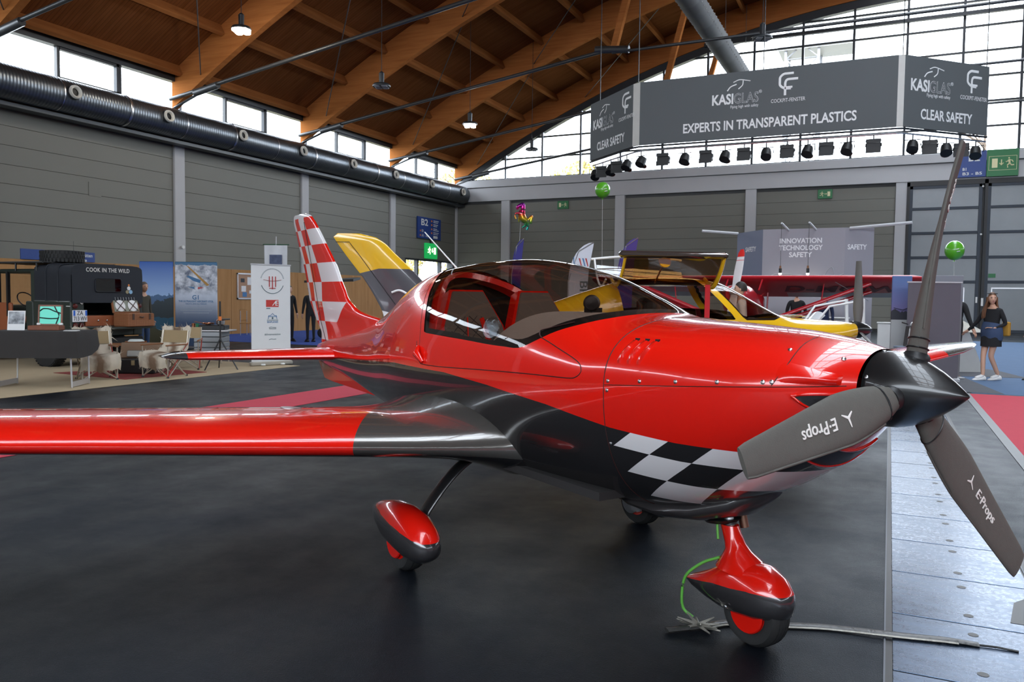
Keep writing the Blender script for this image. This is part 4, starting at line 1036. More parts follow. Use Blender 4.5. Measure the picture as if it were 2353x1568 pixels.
PANTM = redpaint('fairing_lacquer_main', pant=[(-0.5, 0.30), (-0.2, 0.29), (0.1, 0.25), (0.3, 0.21)])
for s in (-1, 1):
    cy_ = s*0.865
    leg = [(0.02, s*0.36, 0.60), (0.03, s*0.47, 0.585), (0.03, s*0.57, 0.53), (0.02, s*0.66, 0.44), (0.01, s*0.745, 0.33), (0.0, s*0.79, 0.24), (0.0, s*0.80, 0.16)]
    MB().tube(smooth_pts(leg, 4), 0.052, 12, rz=0.016, upv=(1, 0, 0)).build('gear_leg', mat('black_composite', (0.015, 0.015, 0.016), 0.3), red, 60) if False else \
    MB().tube(smooth_pts(leg, 4), 0.016, 14, rz=0.055, upv=(1, 0, 0)).build('gear_leg', mat('black_composite', (0.015, 0.015, 0.016), 0.3, coat=0.5), red, 60)
    wheel(red, (0.0, cy_, 0.158), 0.158, 0.13)
    pantloft([(-0.43, 0.262, 0.236, 0.012, 0.25), (-0.38, 0.29, 0.21, 0.04, 0.25), (-0.28, 0.325, 0.165, 0.078, 0.24), (-0.15, 0.35, 0.12, 0.105, 0.225), (0.0, 0.355, 0.095, 0.115, 0.21), (0.12, 0.335, 0.08, 0.112, 0.195), (0.22, 0.285, 0.09, 0.093, 0.18), (0.275, 0.235, 0.12, 0.062, 0.175), (0.297, 0.19, 0.15, 0.02, 0.17)], PANTM, red, cy_)
    MB().lathe([(0.075, 0), (0.075, 0.008)], 20, (0, cy_-s*0.10, 0.158), (0, -s, 0)).build('brake_disc', STEEL, red, 40)
    MB().box(0.05, 0.11, cy_-s*0.12-0.02, cy_-s*0.12+0.02, 0.12, 0.20).build('brake_caliper', ALU, red)
    # red hub showing through the fairing cut-out
    MB().lathe([(0.045, 0.0), (0.082, 0.0), (0.088, 0.006), (0.082, 0.012), (0.045, 0.012)], 28, (-0.03, cy_+s*0.062, 0.150), (0, s, 0)).build('hub_ring', RED, red, 40)
PANTN = redpaint('fairing_lacquer_nose', pant=[(1.2, 0.16), (1.27, 0.178), (1.5, 0.235), (1.7, 0.262), (1.9, 0.265)])
wheel(red, (1.672, 0, 0.15), 0.15, 0.125)
pantloft([(1.265, 0.185, 0.165, 0.01, 0.175), (1.32, 0.215, 0.15, 0.04, 0.18), (1.42, 0.265, 0.13, 0.075, 0.19), (1.52, 0.325, 0.115, 0.10, 0.20), (1.62, 0.36, 0.115, 0.115, 0.21), (1.72, 0.36, 0.125, 0.113, 0.215), (1.79, 0.325, 0.14, 0.09, 0.222), (1.835, 0.28, 0.165, 0.055, 0.225), (1.852, 0.245, 0.205, 0.018, 0.225)], PANTN, red, 0.0, name='nose_fairing')
sl = []
for z, x, rx, ry in ((0.31, 1.60, 0.14, 0.10), (0.36, 1.585, 0.095, 0.07), (0.39, 1.565, 0.062, 0.05), (0.42, 1.545, 0.050, 0.042), (0.46, 1.525, 0.045, 0.039), (0.492, 1.512, 0.044, 0.038)):
    sl.append([(x+rx*math.cos(2*PI*k/24), ry*math.sin(2*PI*k/24), z) for k in range(24)])
MB().grid(sl, True, True).build('nose_leg_sleeve', RED, red, 60)
MB().tube([(1.512, 0, 0.48), (1.48, 0, 0.60)], 0.025, 16).build('nose_strut', ALU, red, 60)
MB().tube([(1.513, 0, 0.488), (1.510, 0, 0.498)], 0.031, 16).build('strut_collar', BLACK, red, 60)
MB().lathe([(0.048, 0.0), (0.082, 0.0), (0.087, 0.006), (0.082, 0.012), (0.048, 0.012)], 28, (1.672, -0.060, 0.15), (0, -1, 0)).build('hub_ring', RED, red, 40)
put('screw', scr, red, (1.60, -0.114, 0.165), (PI/2, 0, 0))
GREEN = mat('green_hose', (0.12, 0.42, 0.06), 0.5)
MB().tube(smooth_pts([(1.47, -0.03, 0.60), (1.475, -0.04, 0.50), (1.50, -0.06, 0.43)], 5), 0.006, 8).build('brake_hose', GREEN, red, 60)
MB().tube(smooth_pts([(1.50, -0.045, 0.345), (1.42, -0.075, 0.30), (1.345, -0.10, 0.22), (1.325, -0.10, 0.12), (1.33, -0.09, 0.06), (1.37, -0.07, 0.03)], 6), 0.007, 8).build('brake_hose', GREEN, red, 60)
# ================================================================== FLOOR FINISHES
REDC = mat('red_carpet', (0.50, 0.042, 0.070), 0.95, var=0.08, vscale=8, bmp=0.3, bscale=300)
BLUC = mat('blue_carpet', (0.075, 0.135, 0.24), 0.95, var=0.12, vscale=3, bmp=0.3, bscale=300)
GRYC = mat('grey_carpet', (0.085, 0.088, 0.10), 0.95, var=0.12, vscale=3)
MAT_ = mat('beige_mat', (0.45, 0.35, 0.22), 0.9, var=0.08, vscale=3)
tag(MB().bbox(-8.17, -7.22, -6, 14.2, 0.0, 0.006, 0.002).build('carpet_runner', REDC), 'narrow red carpet runner on the dark floor behind the red wing', 'carpet')
c_ = thing('carpet_runner', 'wide red carpet with grey taped edge beside the metal floor plates', 'carpet', (1.14, 0, 0))
MB().bbox(0.10, 5.2, -4, 15.1, 0.0, 0.006, 0.002).build('pile', REDC, c_); MB().box(0.0, 0.10, -4, 15.1, 0, 0.007).build('edge_tape', mat('edge_tape_grey', (0.20, 0.205, 0.21), 0.6), c_)
tag(MB().bbox(1.28, 16, 15.25, 36, 0.0, 0.005, 0.002).build('carpet', BLUC), 'wide blue carpet in front of the tall gates', 'carpet')
tag(MB().prism([(0.9, 15.3), (1.75, 15.3), (1.35, 18.6), (2.55, 18.8), (2.2, 20.6), (0.2, 23.6), (-4.6, 23.6), (-4.6, 28.5), (-8, 28.5), (-8, 21.5), (-2, 21.2)], (0, 0, 0.0055), (1, 0, 0), (0, 1, 0), (0, 0, 0.004)).build('carpet', GRYC), 'dark grey carpet under the exhibition stand with the slogan wall', 'carpet')
tag(MB().bbox(-22.44, -15.4, 19.2, 34.5, 0.0, 0.005, 0.002).build('carpet', mat('deep_blue_carpet', (0.02, 0.07, 0.36), 0.95, var=0.1)), 'deep blue carpet in front of the plywood partition', 'carpet')
tag(MB().bbox(-24.0, -11.26, -3, 13.4, 0.0, 0.008, 0.003).build('floor_mat', MAT_), 'large beige floor mat under the off-road truck and camp chairs', 'mat')
# metal cover plates in a floor channel
m_, nt_, b_ = newmat('worn_steel_plate'); vec, x_, y_, z_ = coords(nt_)
sc_ = noise(nt_, vec, 1.0, 6, 0.7, (2, 14, 1)); bg_ = noise(nt_, vec, 2.5, 3); sp = noise(nt_, vec, 45, 2)
nt_.links.new(mixc(nt_, rng(sc_*0.6+bg_*0.4, 0.3, 0.7, 0, 1), (0.030, 0.044, 0.070), (0.10, 0.14, 0.205)), b_.inputs['Base Color'])
b_.inputs['Metallic'].default_value = 0.85; nt_.links.new(rng(sc_*0.5+sp*0.3+bg_*0.2, 0.3, 0.7, 0.16, 0.42).k, b_.inputs['Roughness']); bump(nt_, b_, sp, 0.06, 0.004)
trk = thing('floor_channel', 'row of worn steel cover plates set in the dark floor beside the aeroplane nose', 'floor plates', (0.06, 0, 0))
MB().box(-0.035, 0.70, -1.6, 24, 0.0, 0.002).build('channel_bed', BLACK, trk)
pm = MB().bbox(0.0, 0.652, 0.006, 0.662, 0.0015, 0.006, 0.002).mesh('plate', m_)
hm = MB().lathe([(0.022, 0), (0.022, 0.0012)], 14).mesh('lifting_hole', BLACK)
for k in range(30):
    y0 = 3.541+0.668*(k-6)
    p = put('plate', pm, trk, (0, y0, 0))
    for q in (0.12, 0.545): put('lifting_hole', hm, p, (0.33, q, 0.006))
RAIL = mat('dull_rail', (0.12, 0.13, 0.15), 0.5, 0.6); MB().box(-0.034, -0.027, -1.6, 24, 0.0, 0.006).build('edge_rail', RAIL, trk); MB().box(0.660, 0.667, -1.6, 24, 0.0, 0.006).build('edge_rail', RAIL, trk)
pt = MB().prism([(0.50, 0), (0.63, 0), (0.63, 0.42), (0.55, 0.30)], (0, 4.32, 0.0065), (1, 0, 0), (0, 1, 0), (0, 0, 0.001)).build('plate_notch', BLACK, trk)
# taped cable across the floor and under the nose wheel
tp = thing('taped_cable', 'cable under crumpled black and silver tape running past the nose wheel', 'cable', (0, 0, 0))
cab = smooth_pts([(-0.86, 3.50, 0.012), (-0.72, 3.62, 0.012), (-0.62, 3.72, 0.012), (-0.40, 3.80, 0.012), (-0.2, 3.87, 0.012), (0.06, 3.90, 0.018), (0.26, 3.94, 0.018), (0.40, 3.96, 0.012)], 6)
TAPE = mat('silver_black_tape', (0.05, 0.05, 0.048), 0.35, var=0.6, vscale=20, bmp=0.6, bscale=40)
TAPES = mat('silver_tape', (0.22, 0.21, 0.18), 0.35, 0.3, var=0.5, vscale=30, bmp=0.6, bscale=40)
MB().tube(cab, 0.022, 8, rz=0.008).build('tape_cover', TAPE, tp, 60)
MB().tube([Vector(p)+Vector((0.010, -0.018, -0.003)) for p in cab[6:-4]], 0.010, 6, rz=0.005).build('tape_strip', TAPES, tp, 60)
MB().tube([(0.38, 3.955, 0.012), (0.47, 3.97, 0.012), (0.55, 3.965, 0.010)], 0.005, 5).build('loose_wire', BLACK, tp)
fo = MB()
for k in range(14):
    a = k/14*6.28; fo.tube([(-0.74, 3.60, 0.02), (-0.74+0.10*math.cos(a), 3.60+0.06*math.sin(a), 0.01+0.02*(k % 3))], [0.012, 0.004], 4)
fo.build('crumpled_foil', TAPES, tp)

# ================================================================== THE YELLOW AEROPLANE (x forward from spinner tip, y to port)
yl = thing('light_aircraft', 'yellow low-wing propeller aeroplane with raised tinted gull-wing door behind the red one', 'aeroplane', (-0.215, 12.824, 0), math.radians(33))
def ypaint(name, fin=False):
    m, nt, b = newmat(name); vec, x, y, z = coords(nt)
    Y_, G_, W_ = (0.80, 0.47, 0.015), (0.075, 0.075, 0.085), (0.72, 0.72, 0.72)
    if fin:
        zb = pw(x, [(-7.6, 1.74), (-7.41, 1.79), (-7.12, 1.865), (-6.72, 1.865), (-6.5, 1.75)])
        c = mixc(nt, z.lt(zb), Y_, G_); c = mixc(nt, z.lt((x+7.05)*-0.25 + 1.30), c, W_)
    else:
        c = mixc(nt, z.lt((x+2.0)*-0.05+0.85), Y_, G_); c = mixc(nt, x.lt(-6.0)*z.lt(1.33), c, W_)
    nt.links.new(c, b.inputs['Base Color']); b.inputs['Roughness'].default_value = 0.22; b.inputs['Coat Weight'].default_value = 1; b.inputs['Coat Roughness'].default_value = 0.03
    return m
YM, YF_ = ypaint('yellow_lacquer'), ypaint('yellow_grey_lacquer', True)
YS = [ # x, ztop, zbot, hw, zm
 (-7.1, 1.14, 0.98, 0.04, 1.06), (-6.4, 1.20, 0.90, 0.13, 1.05), (-5.6, 1.27, 0.80, 0.22, 1.04), (-4.9, 1.40, 0.70, 0.34, 1.03), (-4.3, 1.60, 0.60, 0.46, 1.03), (-3.8, 1.75, 0.55, 0.54, 1.03), (-3.2, 1.80, 0.52, 0.57, 1.04),
 (-2.7, 1.785, 0.52, 0.58, 1.04), (-2.35, 1.72, 0.53, 0.575, 1.03), (-2.1, 1.60, 0.54, 0.56, 1.02), (-1.8, 1.44, 0.56, 0.54, 1.01), (-1.5, 1.30, 0.59, 0.51, 1.0), (-1.2, 1.26, 0.63, 0.47, 1.0), (-0.8, 1.23, 0.72, 0.39, 1.02), (-0.5, 1.21, 0.82, 0.28, 1.05), (-0.33, 1.19, 0.93, 0.17, 1.075)]
yx = [q[0] for q in YS]
def yoml(x, t, off=0.0):
    zt, zb, hw, zm = [interp(x, yx, [q[k] for q in YS]) for k in range(1, 5)]
    c, s = math.cos(t), math.sin(t); n = 2.25
    return (x, (hw+off)*math.copysign(abs(c)**(2/n), c), zm + ((zt-zm+off) if s >= 0 else (zm-zb+off))*math.copysign(abs(s)**(2/n), s))
NXY, NTY = 110, 80
yv = [yoml(lerp(yx[0], yx[-1], i/NXY), 2*PI*(j+0.5)/NTY) for i in range(NXY+1) for j in range(NTY)]
yf = [(i*NTY+j, i*NTY+(j+1) % NTY, (i+1)*NTY+(j+1) % NTY, (i+1)*NTY+j) for i in range(NXY) for j in range(NTY)]
def yscreen(p):    # windscreen
    x, y, z = p
    return min(z-(1.23 if x < -1.75 else lerp(1.23, 1.30, (x+1.75)/0.25)), (x-(-2.62+(1.72-z)*0.86)), (-1.5-x))
def ydoor(p):      # starboard and port door openings
    x, y, z = p
    return min(z-1.235, (x+3.75+0.1*z), ((-2.74+(1.72-z)*0.86)-x), abs(y)-0.14)
clip(yv, yf, [-max(yscreen(p), ydoor(p)) for p in yv]).build('fuselage', YM, yl, 60)
ys_ = clip(yv, yf, [yscreen(p) for p in yv]); BRN = glass('brown_screen', (0.74, 0.62, 0.55), 0.06)
wsc = ys_.build('windscreen', BRN, yl, 60)
MB().tube([yoml(lerp(-2.42, -1.53, i/10), PI/2, 0.004) for i in range(11)], 0.012, 6).build('screen_bow', WHITE, wsc, 60)
clip([(p[0], p[1]*0.985, p[2]-0.006) for p in yv], yf, [min(yscreen(p)+0.02, 0.035-yscreen(p)) for p in yv]).build('screen_seal', BLACK, wsc, 60)
# closed lower window glass of the starboard side and dark cabin
MB().grid([[yoml(lerp(-3.7, -2.1, i/10), t, -0.10) for i in range(11)] for t in (PI+0.05, PI-0.25, PI-0.5)]).build('side_glass', glass('dark_side_glass', (0.08, 0.08, 0.08), 0.14), yl, 60)
MB().grid([[yoml(lerp(-3.7, -2.1, i/10), t, -0.10) for i in range(11)] for t in (-0.05, 0.25, 0.5)]).build('side_glass', MATS['dark_side_glass'], yl, 60)
MB().bbox(-3.6, -1.7, -0.42, 0.42, 0.7, 1.0, 0.05).build('cabin_tub', LINER, yl)
for s in (-1, 1): MB().bbox(-3.45, -3.2, s*0.24-0.19, s*0.24+0.19, 0.95, 1.52, 0.05).build('seat', LINER, yl)
MB().bbox(-2.15, -1.62, -0.46, 0.46, 1.0, 1.245, 0.08).build('instrument_hood', mat('brown_hood', (0.10, 0.06, 0.04), 0.8), yl)
MB().grid([[(lerp(-3.95, -2.6, i/8), lerp(-0.16, 0.16, j/4), 1.70) for i in range(9)] for j in range(5)]).build('headlining', LINER, yl)
# raised gull-wing door: shell curving up and out from the roof hinge
rows_, rin = [], []
prof = [(-0.15, 1.775), (-0.30, 1.70), (-0.46, 1.69), (-0.60, 1.76), (-0.72, 1.88), (-0.80, 2.00), (-0.84, 2.085)]
prof = smooth_pts(prof, 4)
gl, frd = MB(), MB()
gr = [[(lerp(-3.95+0.0*abs(y), -2.66, i/12) + (0.04*(i/12-0.5)), y, z) for i in range(13)] for y, z in prof]
dr = MB().grid(gr).build('gull_wing_door', glass('amber_door_glass', (0.34, 0.17, 0.05), 0.10), yl, 60); dr['label'] = 'raised amber tinted gull-wing door'
MB().bbox(-4.06, -2.60, -0.90, -0.80, 2.03, 2.12, 0.03).build('door_lower_rail', mat('dark_bronze_lacquer', (0.06, 0.045, 0.04), 0.15, 0.3, 1.0), dr, 40)
MB().tube([(-2.64, y, z) for y, z in prof], 0.025, 8, rz=0.05).build('door_frame', YM, dr, 60); MB().tube([(-3.97, y, z) for y, z in prof], 0.02, 8, rz=0.03).build('door_frame', YM, dr, 60)
MB().tube([(-3.45, -0.45, 1.72), (-3.42, -0.70, 1.96), (-3.36, -0.72, 1.98)], 0.012, 6).build('door_handle', mat('amber_plastic', (0.75, 0.35, 0.02), 0.3), dr, 60)
MB().lathe([(0.05, 0), (0.085, 0.0), (0.085, 0.02), (0.05, 0.02)], 16, (-3.42, -0.74, 1.99), (0.1, -1, 0.4)).build('door_latch', MATS['amber_plastic'], dr, 40)
MB().box(-2.80, -2.73, -0.60, -0.59, 1.20, 1.70).build('door_strap', mat('red_strap', (0.55, 0.012, 0.02), 0.7), dr)
gr = [[(lerp(-3.95, -2.66, i/12), -y, z) for i in range(13)] for y, z in prof]
dr2 = MB().grid(gr).build('gull_wing_door', glass('clear_door_glass', (0.8, 0.82, 0.84), 0.12), yl, 60)
MB().tube([(lerp(-4.02, -2.62, i/10), 0.86, 2.085+0.05*math.sin(i/10*PI)) for i in range(11)], 0.02, 8).build('door_lower_rail', WHITE, dr2, 60); MB().tube([(-3.97, -y, z) for y, z in prof], 0.015, 8).build('door_frame', WHITE, dr2, 60)
# fin, tailplane, wings
fz = [(1.10, -7.04, -5.9), (1.26, -7.06, -6.15), (1.45, -7.15, -6.32), (1.687, -7.29, -6.515), (2.087, -7.585, -6.92), (2.245, -7.692, -7.10), (2.30, -7.72, -7.22), (2.325, -7.66, -7.36)]
rows_ = []
for i in range(26):
    z = lerp(1.10, 2.325, i/25); te = interp(z, [q[0] for q in fz], [q[1] for q in fz]); le = interp(z, [q[0] for q in fz], [q[2] for q in fz]); th = 0.10*(1 if z < 2.25 else math.sqrt(max(0.05, 1-((z-2.25)/0.08)**2)))
    rows_.append([(le-c*(le-te), (h-0.09*c*(1-c)*(1 if h > 0 else 0.6))/0.06*th*0.5, z) for c, h in airfoil(14, 0.12)])
MB().grid(rows_, True, True).build('tail_fin', YF_, yl, 50)
for s in (-1, 1): MB().tube([(-7.50, s*0.03, 2.20), (-7.36, s*0.038, 2.02), (-6.80, s*0.05, 1.25)], 0.004, 5).build('rudder_gap', BLACK, yl); MB().tube([(-7.68, s*0.02, 2.21), (-7.50, s*0.03, 2.21)], 0.004, 5).build('rudder_gap', BLACK, yl)
SWR = mat('swirl_white', (0.85, 0.85, 0.85), 0.3)
for pl in ([(-6.95, 1.55), (-6.85, 1.58), (-6.72, 1.52), (-6.62, 1.46)], [(-6.78, 1.40), (-6.62, 1.45), (-6.58, 1.55), (-6.48, 1.60)], [(-6.72, 1.48), (-6.6, 1.42), (-6.5, 1.50)], [(-6.66, 1.40), (-6.55, 1.48), (-6.45, 1.52)], [(-6.74, 1.36), (-6.64, 1.38), (-6.55, 1.44)]):
    for s in (-1, 1): MB().tube([(x, s*0.052, z) for x, z in smooth_pts(pl, 5)], [0.004+0.022*math.sin(PI*i/((len(pl)-1)*5)) for i in range((len(pl)-1)*5+1)], 6, rz=0.003, upv=(0, 1, 0)).build('fin_swirl', SWR, yl, 60) if False else MB().tube([(x, s*0.050, z) for x, z in smooth_pts(pl, 5)], 0.016, 6).build('fin_swirl', SWR, yl, 60)
for s in (-1, 1):
    loft([(s*y, -6.35-0.15*y, 0.75-0.2*y, 1.10, 0.10) for y in (0.05, 0.6, 1.2, 1.35)], 12).build('tailplane', WHITE, yl, 50)
    loft([(s*y, -2.1-0.03*y, 1.30-0.16*y, 0.66+0.07*y, 0.14) for y in (0.3, 0.8, 1.6, 2.4, 3.1)] + [(s*3.2, -2.4, 0.55, 0.89, 0.06)], 14).build('wing', YM, yl, 50)
    MB().tube([(-2.9, s*0.4, 0.6), (-2.95, s*0.85, 0.2)], 0.03, 8).build('gear_leg', BLACK, yl)
    MB().lathe([(0.1, -0.055), (0.17, -0.05), (0.185, 0), (0.17, 0.05), (0.1, 0.055)], 20, (-2.95, s*0.9, 0.185), (0, 1, 0)).build('wheel', RUBBER, yl, 40)
MB().tube([(-0.95, 0, 0.75), (-0.92, 0, 0.25)], 0.03, 8).build('gear_leg', STEEL, yl); MB().lathe([(0.1, -0.05), (0.165, -0.045), (0.175, 0), (0.165, 0.045), (0.1, 0.05)], 20, (-0.92, 0, 0.175), (0, 1, 0)).build('wheel', RUBBER, yl, 40)
MB().lathe([(0.10, 0), (0.125, 0.0), (0.128, 0.05), (0.115, 0.13), (0.085, 0.22), (0.04, 0.30), (0.0, 0.33)], 28, (-0.33, 0, 1.09), (1, 0, 0)).build('spinner', CARB, yl, 60)
for a in (88, 208, 328):
    q = math.radians(a); d = Vector((0, math.cos(q), math.sin(q))); tg = Vector((1, 0, 0)).cross(d); rows_ = []
    for i in range(9):
        t = i/8; wd = lerp(0.045, 0.085, math.sin(min(1, t*3)*PI/2))*(1-0.55*t); cdv = (tg*math.cos(math.radians(65-25*t))+Vector((1, 0, 0))*math.sin(math.radians(65-25*t)))
        p = Vector((-0.23, 0, 1.09))+d*lerp(0.09, 1.0, t); nv = d.cross(cdv)
        rows_.append([p+cdv*wd*math.cos(u)+nv*0.02*(1-0.7*t)*math.sin(u) for u in [2*PI*k/10 for k in range(10)]])
    MB().grid(rows_, True, True).build('propeller_blade', mat('blade_grey', (0.09, 0.085, 0.08), 0.5), yl, 60)
# leaflets on the cowling
for k in range(5):
    t = tag(MB().bbox(-0.10, 0.10, -0.075, 0.075, 0, 0.006, 0.001).build('leaflet', mat('leaflet_print', (0.72, 0.76, 0.82), 0.4, var=0.2, vscale=14)), 'white leaflet lying in a fan on the yellow cowling', 'leaflet', 'leaflets on the yellow cowling')
    x = -1.42+0.055*k; L_ = yl.location; c3, s3 = math.cos(math.radians(33)), math.sin(math.radians(33)); yy = -0.02-0.012*k
    t.location = (L_.x+c3*x-s3*yy, L_.y+s3*x+c3*yy, yoml(x, PI/2)[2]-0.002+0.007*k); t.rotation_euler = (0, 0.12, math.radians(33+8*k))
# ================================================================== LEFT: OFF-ROAD TRUCK AND CAMP
DG = mat('truck_dark_green', (0.022, 0.032, 0.026), 0.35, coat=0.3); CANV = mat('black_canvas', (0.010, 0.013, 0.020), 0.7, bmp=0.3, bscale=80)
TAN = mat('tan_leather', (0.30, 0.085, 0.03), 0.6); WICK = None
tk = thing('off_road_truck', 'dark green off-road truck with black canvas hood lettered COOK IN THE WILD', 'truck', (-14.4, 10.45, 0), PI)   # x forward = -X world, y = truck right side is -y
# local: rear at x=0, forward +x, left side of truck at y=0 (camera side), right side y=-1.66
Wd = 1.66
body = MB(); body.bbox(0.02, 1.15, -Wd, -Wd+0.26, 0.62, 1.34, 0.02); body.bbox(0.02, 1.15, -0.30, 0.0, 0.62, 1.34, 0.02); body.bbox(0.02, 1.15, -Wd+0.2, -0.2, 0.62, 0.80, 0.02); body.bbox(1.05, 1.15, -Wd+0.2, -0.2, 0.7, 1.34, 0.02)
body.build('rear_body', DG, tk)
c = MB(); c.bbox(1.15, 2.3, -Wd, -Wd+0.06, 0.62, 1.28, 0.02); c.bbox(1.15, 1.38, -0.06, 0, 0.62, 1.32, 0.02); c.bbox(1.15, 2.9, -Wd, 0, 0.55, 0.66, 0.02); c.build('cab_side', DG, tk)
MB().bbox(2.3, 3.75, -Wd+0.1, -0.1, 0.62, 1.22, 0.05).build('bonnet', DG, tk); MB().bbox(2.6, 3.7, -Wd, -Wd+0.35, 0.7, 1.02, 0.04).bbox(2.6, 3.7, -0.35, 0, 0.7, 1.02, 0.04).build('front_wings', DG, tk)
MB().bbox(1.05, 2.35, -Wd+0.04, -0.04, 1.88, 1.97, 0.04).build('cab_roof', DG, tk)
for yy in (-0.09, -Wd+0.03):
    MB().box(2.28, 2.36, yy, yy+0.06, 1.25, 1.92).build('windscreen_pillar', BLACK, tk); MB().box(1.10, 1.24, yy, yy+0.06, 1.3, 1.92).build('door_pillar', DG, tk)
    MB().box(1.98, 2.03, yy, yy+0.06, 1.0, 1.92).build('door_post', BLACK, tk)
MB().box(2.30, 2.33, -Wd+0.1, -0.1, 1.28, 1.88).build('windscreen', PANE, tk)
for yy in (-0.45, -1.2):
    s = MB().bbox(1.22, 1.50, yy-0.22, yy+0.22, 0.98, 1.60, 0.08).build('seat_back', TAN, tk, 40); MB().bbox(1.25, 1.40, yy-0.12, yy+0.12, 1.60, 1.82, 0.05).build('headrest', TAN, s, 40); MB().bbox(1.35, 1.9, yy-0.22, yy+0.22, 0.86, 1.0, 0.05).build('seat_cushion', TAN, s, 40)
MB().lathe([(0.17, 0), (0.19, 0.015), (0.17, 0.03)], 24, (2.02, -0.45, 1.35), (0.8, 0, -0.5), caps=False).build('steering_wheel', BLACK, tk, 60)
MB().bbox(1.9, 2.35, -0.10, -0.04, 0.62, 1.28, 0.02).build('door_card', TAN, tk)
# canvas hood: rounded tilt over the load bed
rows_ = []
for x in (0.0, 0.38, 0.42, 0.75, 0.79, 1.12):
    row = []; bul = 0.0 if x in (0.38, 0.42, 0.75, 0.79) else 0.0
    for i in range(25):
        t = i/24
        if t < 0.3: p = (-Wd+0.02, lerp(1.30, 1.86, t/0.3))
        elif t > 0.7: p = (-0.02, lerp(1.86, 1.30, (t-0.7)/0.3))
        else:
            a = (t-0.3)/0.4; ang = PI*(1-a); y = -Wd/2 + (Wd/2-0.02)*math.copysign(abs(math.cos(ang))**0.35, math.cos(ang)); p = (y, 1.86+0.21*abs(math.sin(ang))**0.35)
        k = 0.012 if x in (0.38, 0.79) else 0
        row.append((x, p[0]*(1), p[1]-k))
    rows_.append(row)
hood = MB().grid(rows_).build('canvas_hood', CANV, tk, 50)
rear = [(p[1], p[2]) for p in rows_[0]]
MB().prism(rear, (-0.012, 0, 0), (0, 1, 0), (0, 0, 1), (0.03, 0, 0)).build('hood_rear_panel', CANV, hood)
for x in (0.40, 0.77): MB().tube([(x, p[1]*1.006-0.0, p[2]+0.006) for p in rows_[0]], 0.018, 6).build('hood_bow', CANV, hood, 60)
text('hood_lettering', 'COOK IN THE WILD', mat('hood_print', (0.72, 0.70, 0.66), 0.6), hood, (-0.016, -0.82, 1.955), (0, -1, 0), (0, 0, 1), 0.115, bold=0.015, width=1.0, spacing=1.1)
wn_ = []
for a, b in ((-1, -1), (1, -1), (1, 1), (-1, 1)):
    for q in range(5):
        t = math.radians({(-1, -1): 180, (1, -1): 270, (1, 1): 0, (-1, 1): 90}[(a, b)] + q*22.5); wn_.append((-0.82+a*0.25+0.05*math.cos(t), 1.655+b*0.085+0.05*math.sin(t)))
MB().prism(wn_, (-0.020, 0, 0), (0, 1, 0), (0, 0, 1), (0.008, 0, 0)).build('hood_window', glass('hood_window_film', (0.05, 0.05, 0.055), 0.12), hood)
MB().tube([(-0.02, a, b) for a, b in wn_]+[(-0.02, *wn_[0])], 0.010, 6).build('window_binding', CANV, hood, 60)
for (a, b, r, m) in ((-1.30, 1.60, 0.040, WHITE), (-1.26, 1.525, 0.038, mat('patch_tan', (0.3, 0.25, 0.15), 0.7)), (-1.345, 1.525, 0.042, mat('patch_sky', (0.25, 0.45, 0.65), 0.7)), (-1.30, 1.665, 0.022, mat('patch_orange', (0.6, 0.2, 0.05), 0.7))):
    MB().lathe([(r, 0), (r, 0.006)], 18, (-0.012, a, b), (-1, 0, 0)).build('hood_patch', m, hood)
# roof rack with the spare wheel
rk = MB()
for yy in (-0.02, -Wd/2, -Wd+0.02): rk.tube([(0.85, yy, 2.10), (2.6, yy, 2.10)], 0.022, 6)
for k in range(7): rk.tube([(0.88+0.28*k, -0.02, 2.10), (0.88+0.28*k, -Wd+0.02, 2.10)], 0.018, 6)
for xx in (1.05, 1.7, 2.35):
    for yy in (-0.03, -Wd+0.03): rk.tube([(xx, yy, 1.93), (xx, yy, 2.1)], 0.02, 6)
rk.box(0.88, 2.6, -Wd, 0, 2.085, 2.10); rk.build('roof_rack', BLACK, tk)
def tyre(parent, c, r, w_, ax, name='tyre', lugs=36):
    t = MB().lathe([(r*0.55, -w_/2*0.85), (r*0.8, -w_/2), (r*0.96, -w_/2*0.9), (r, -w_/2*0.6), (r, w_/2*0.6), (r*0.96, w_/2*0.9), (r*0.8, w_/2), (r*0.55, w_/2*0.85)], 40, c, ax).build(name, RUBBER, parent, 45)
    a, b, d = frame(c, ax); lg = MB()
    for k in range(lugs):
        for s in (-1, 0, 1):
            q = 2*PI*(k+0.5*(s != 0))/lugs; rad = a*math.cos(q)+b*math.sin(q); tg = d.cross(rad); o = Vector(c)+rad*r*0.99+d*w_*0.33*s
            M = Matrix((tg, d, rad)).transposed().to_4x4(); M.translation = o
            lg.box(-r*0.05, r*0.05, -w_*0.13, w_*0.13, 0, r*0.045, M)
    lg.build('tread_lugs', RUBBER, t)['kind'] = 'stuff'
    return t
tyre(tk, (1.10, -0.62, 2.235), 0.40, 0.25, (0, 0, 1), 'spare_tyre')
for xx in (0.88, 3.3):
    for yy in (-0.16, -Wd+0.16):
        t = tyre(tk, (xx, yy, 0.39), 0.39, 0.24, (0, 1, 0)); MB().lathe([(0.05, -0.10), (0.2, -0.09), (0.22, 0.09), (0.05, 0.10)], 20, (xx, yy, 0.39), (0, 1, 0)).build('wheel_disc', DG, t, 40)
MB().bbox(0.05, 3.7, -Wd+0.4, -0.4, 0.42, 0.62, 0.02).build('chassis', BLACK, tk); MB().bbox(-0.06, 0.06, -Wd+0.05, -0.05, 0.42, 0.60, 0.02).build('rear_bumper', BLACK, tk)
MB().bbox(-0.42, 0.04, -Wd+0.02, -0.30, 0.775, 0.82, 0.01).build('tailgate', DG, tk)
MB().box(-0.03, 0.02, -1.05, -0.75, 0.40, 0.56).build('tow_plate', DARK, tk)
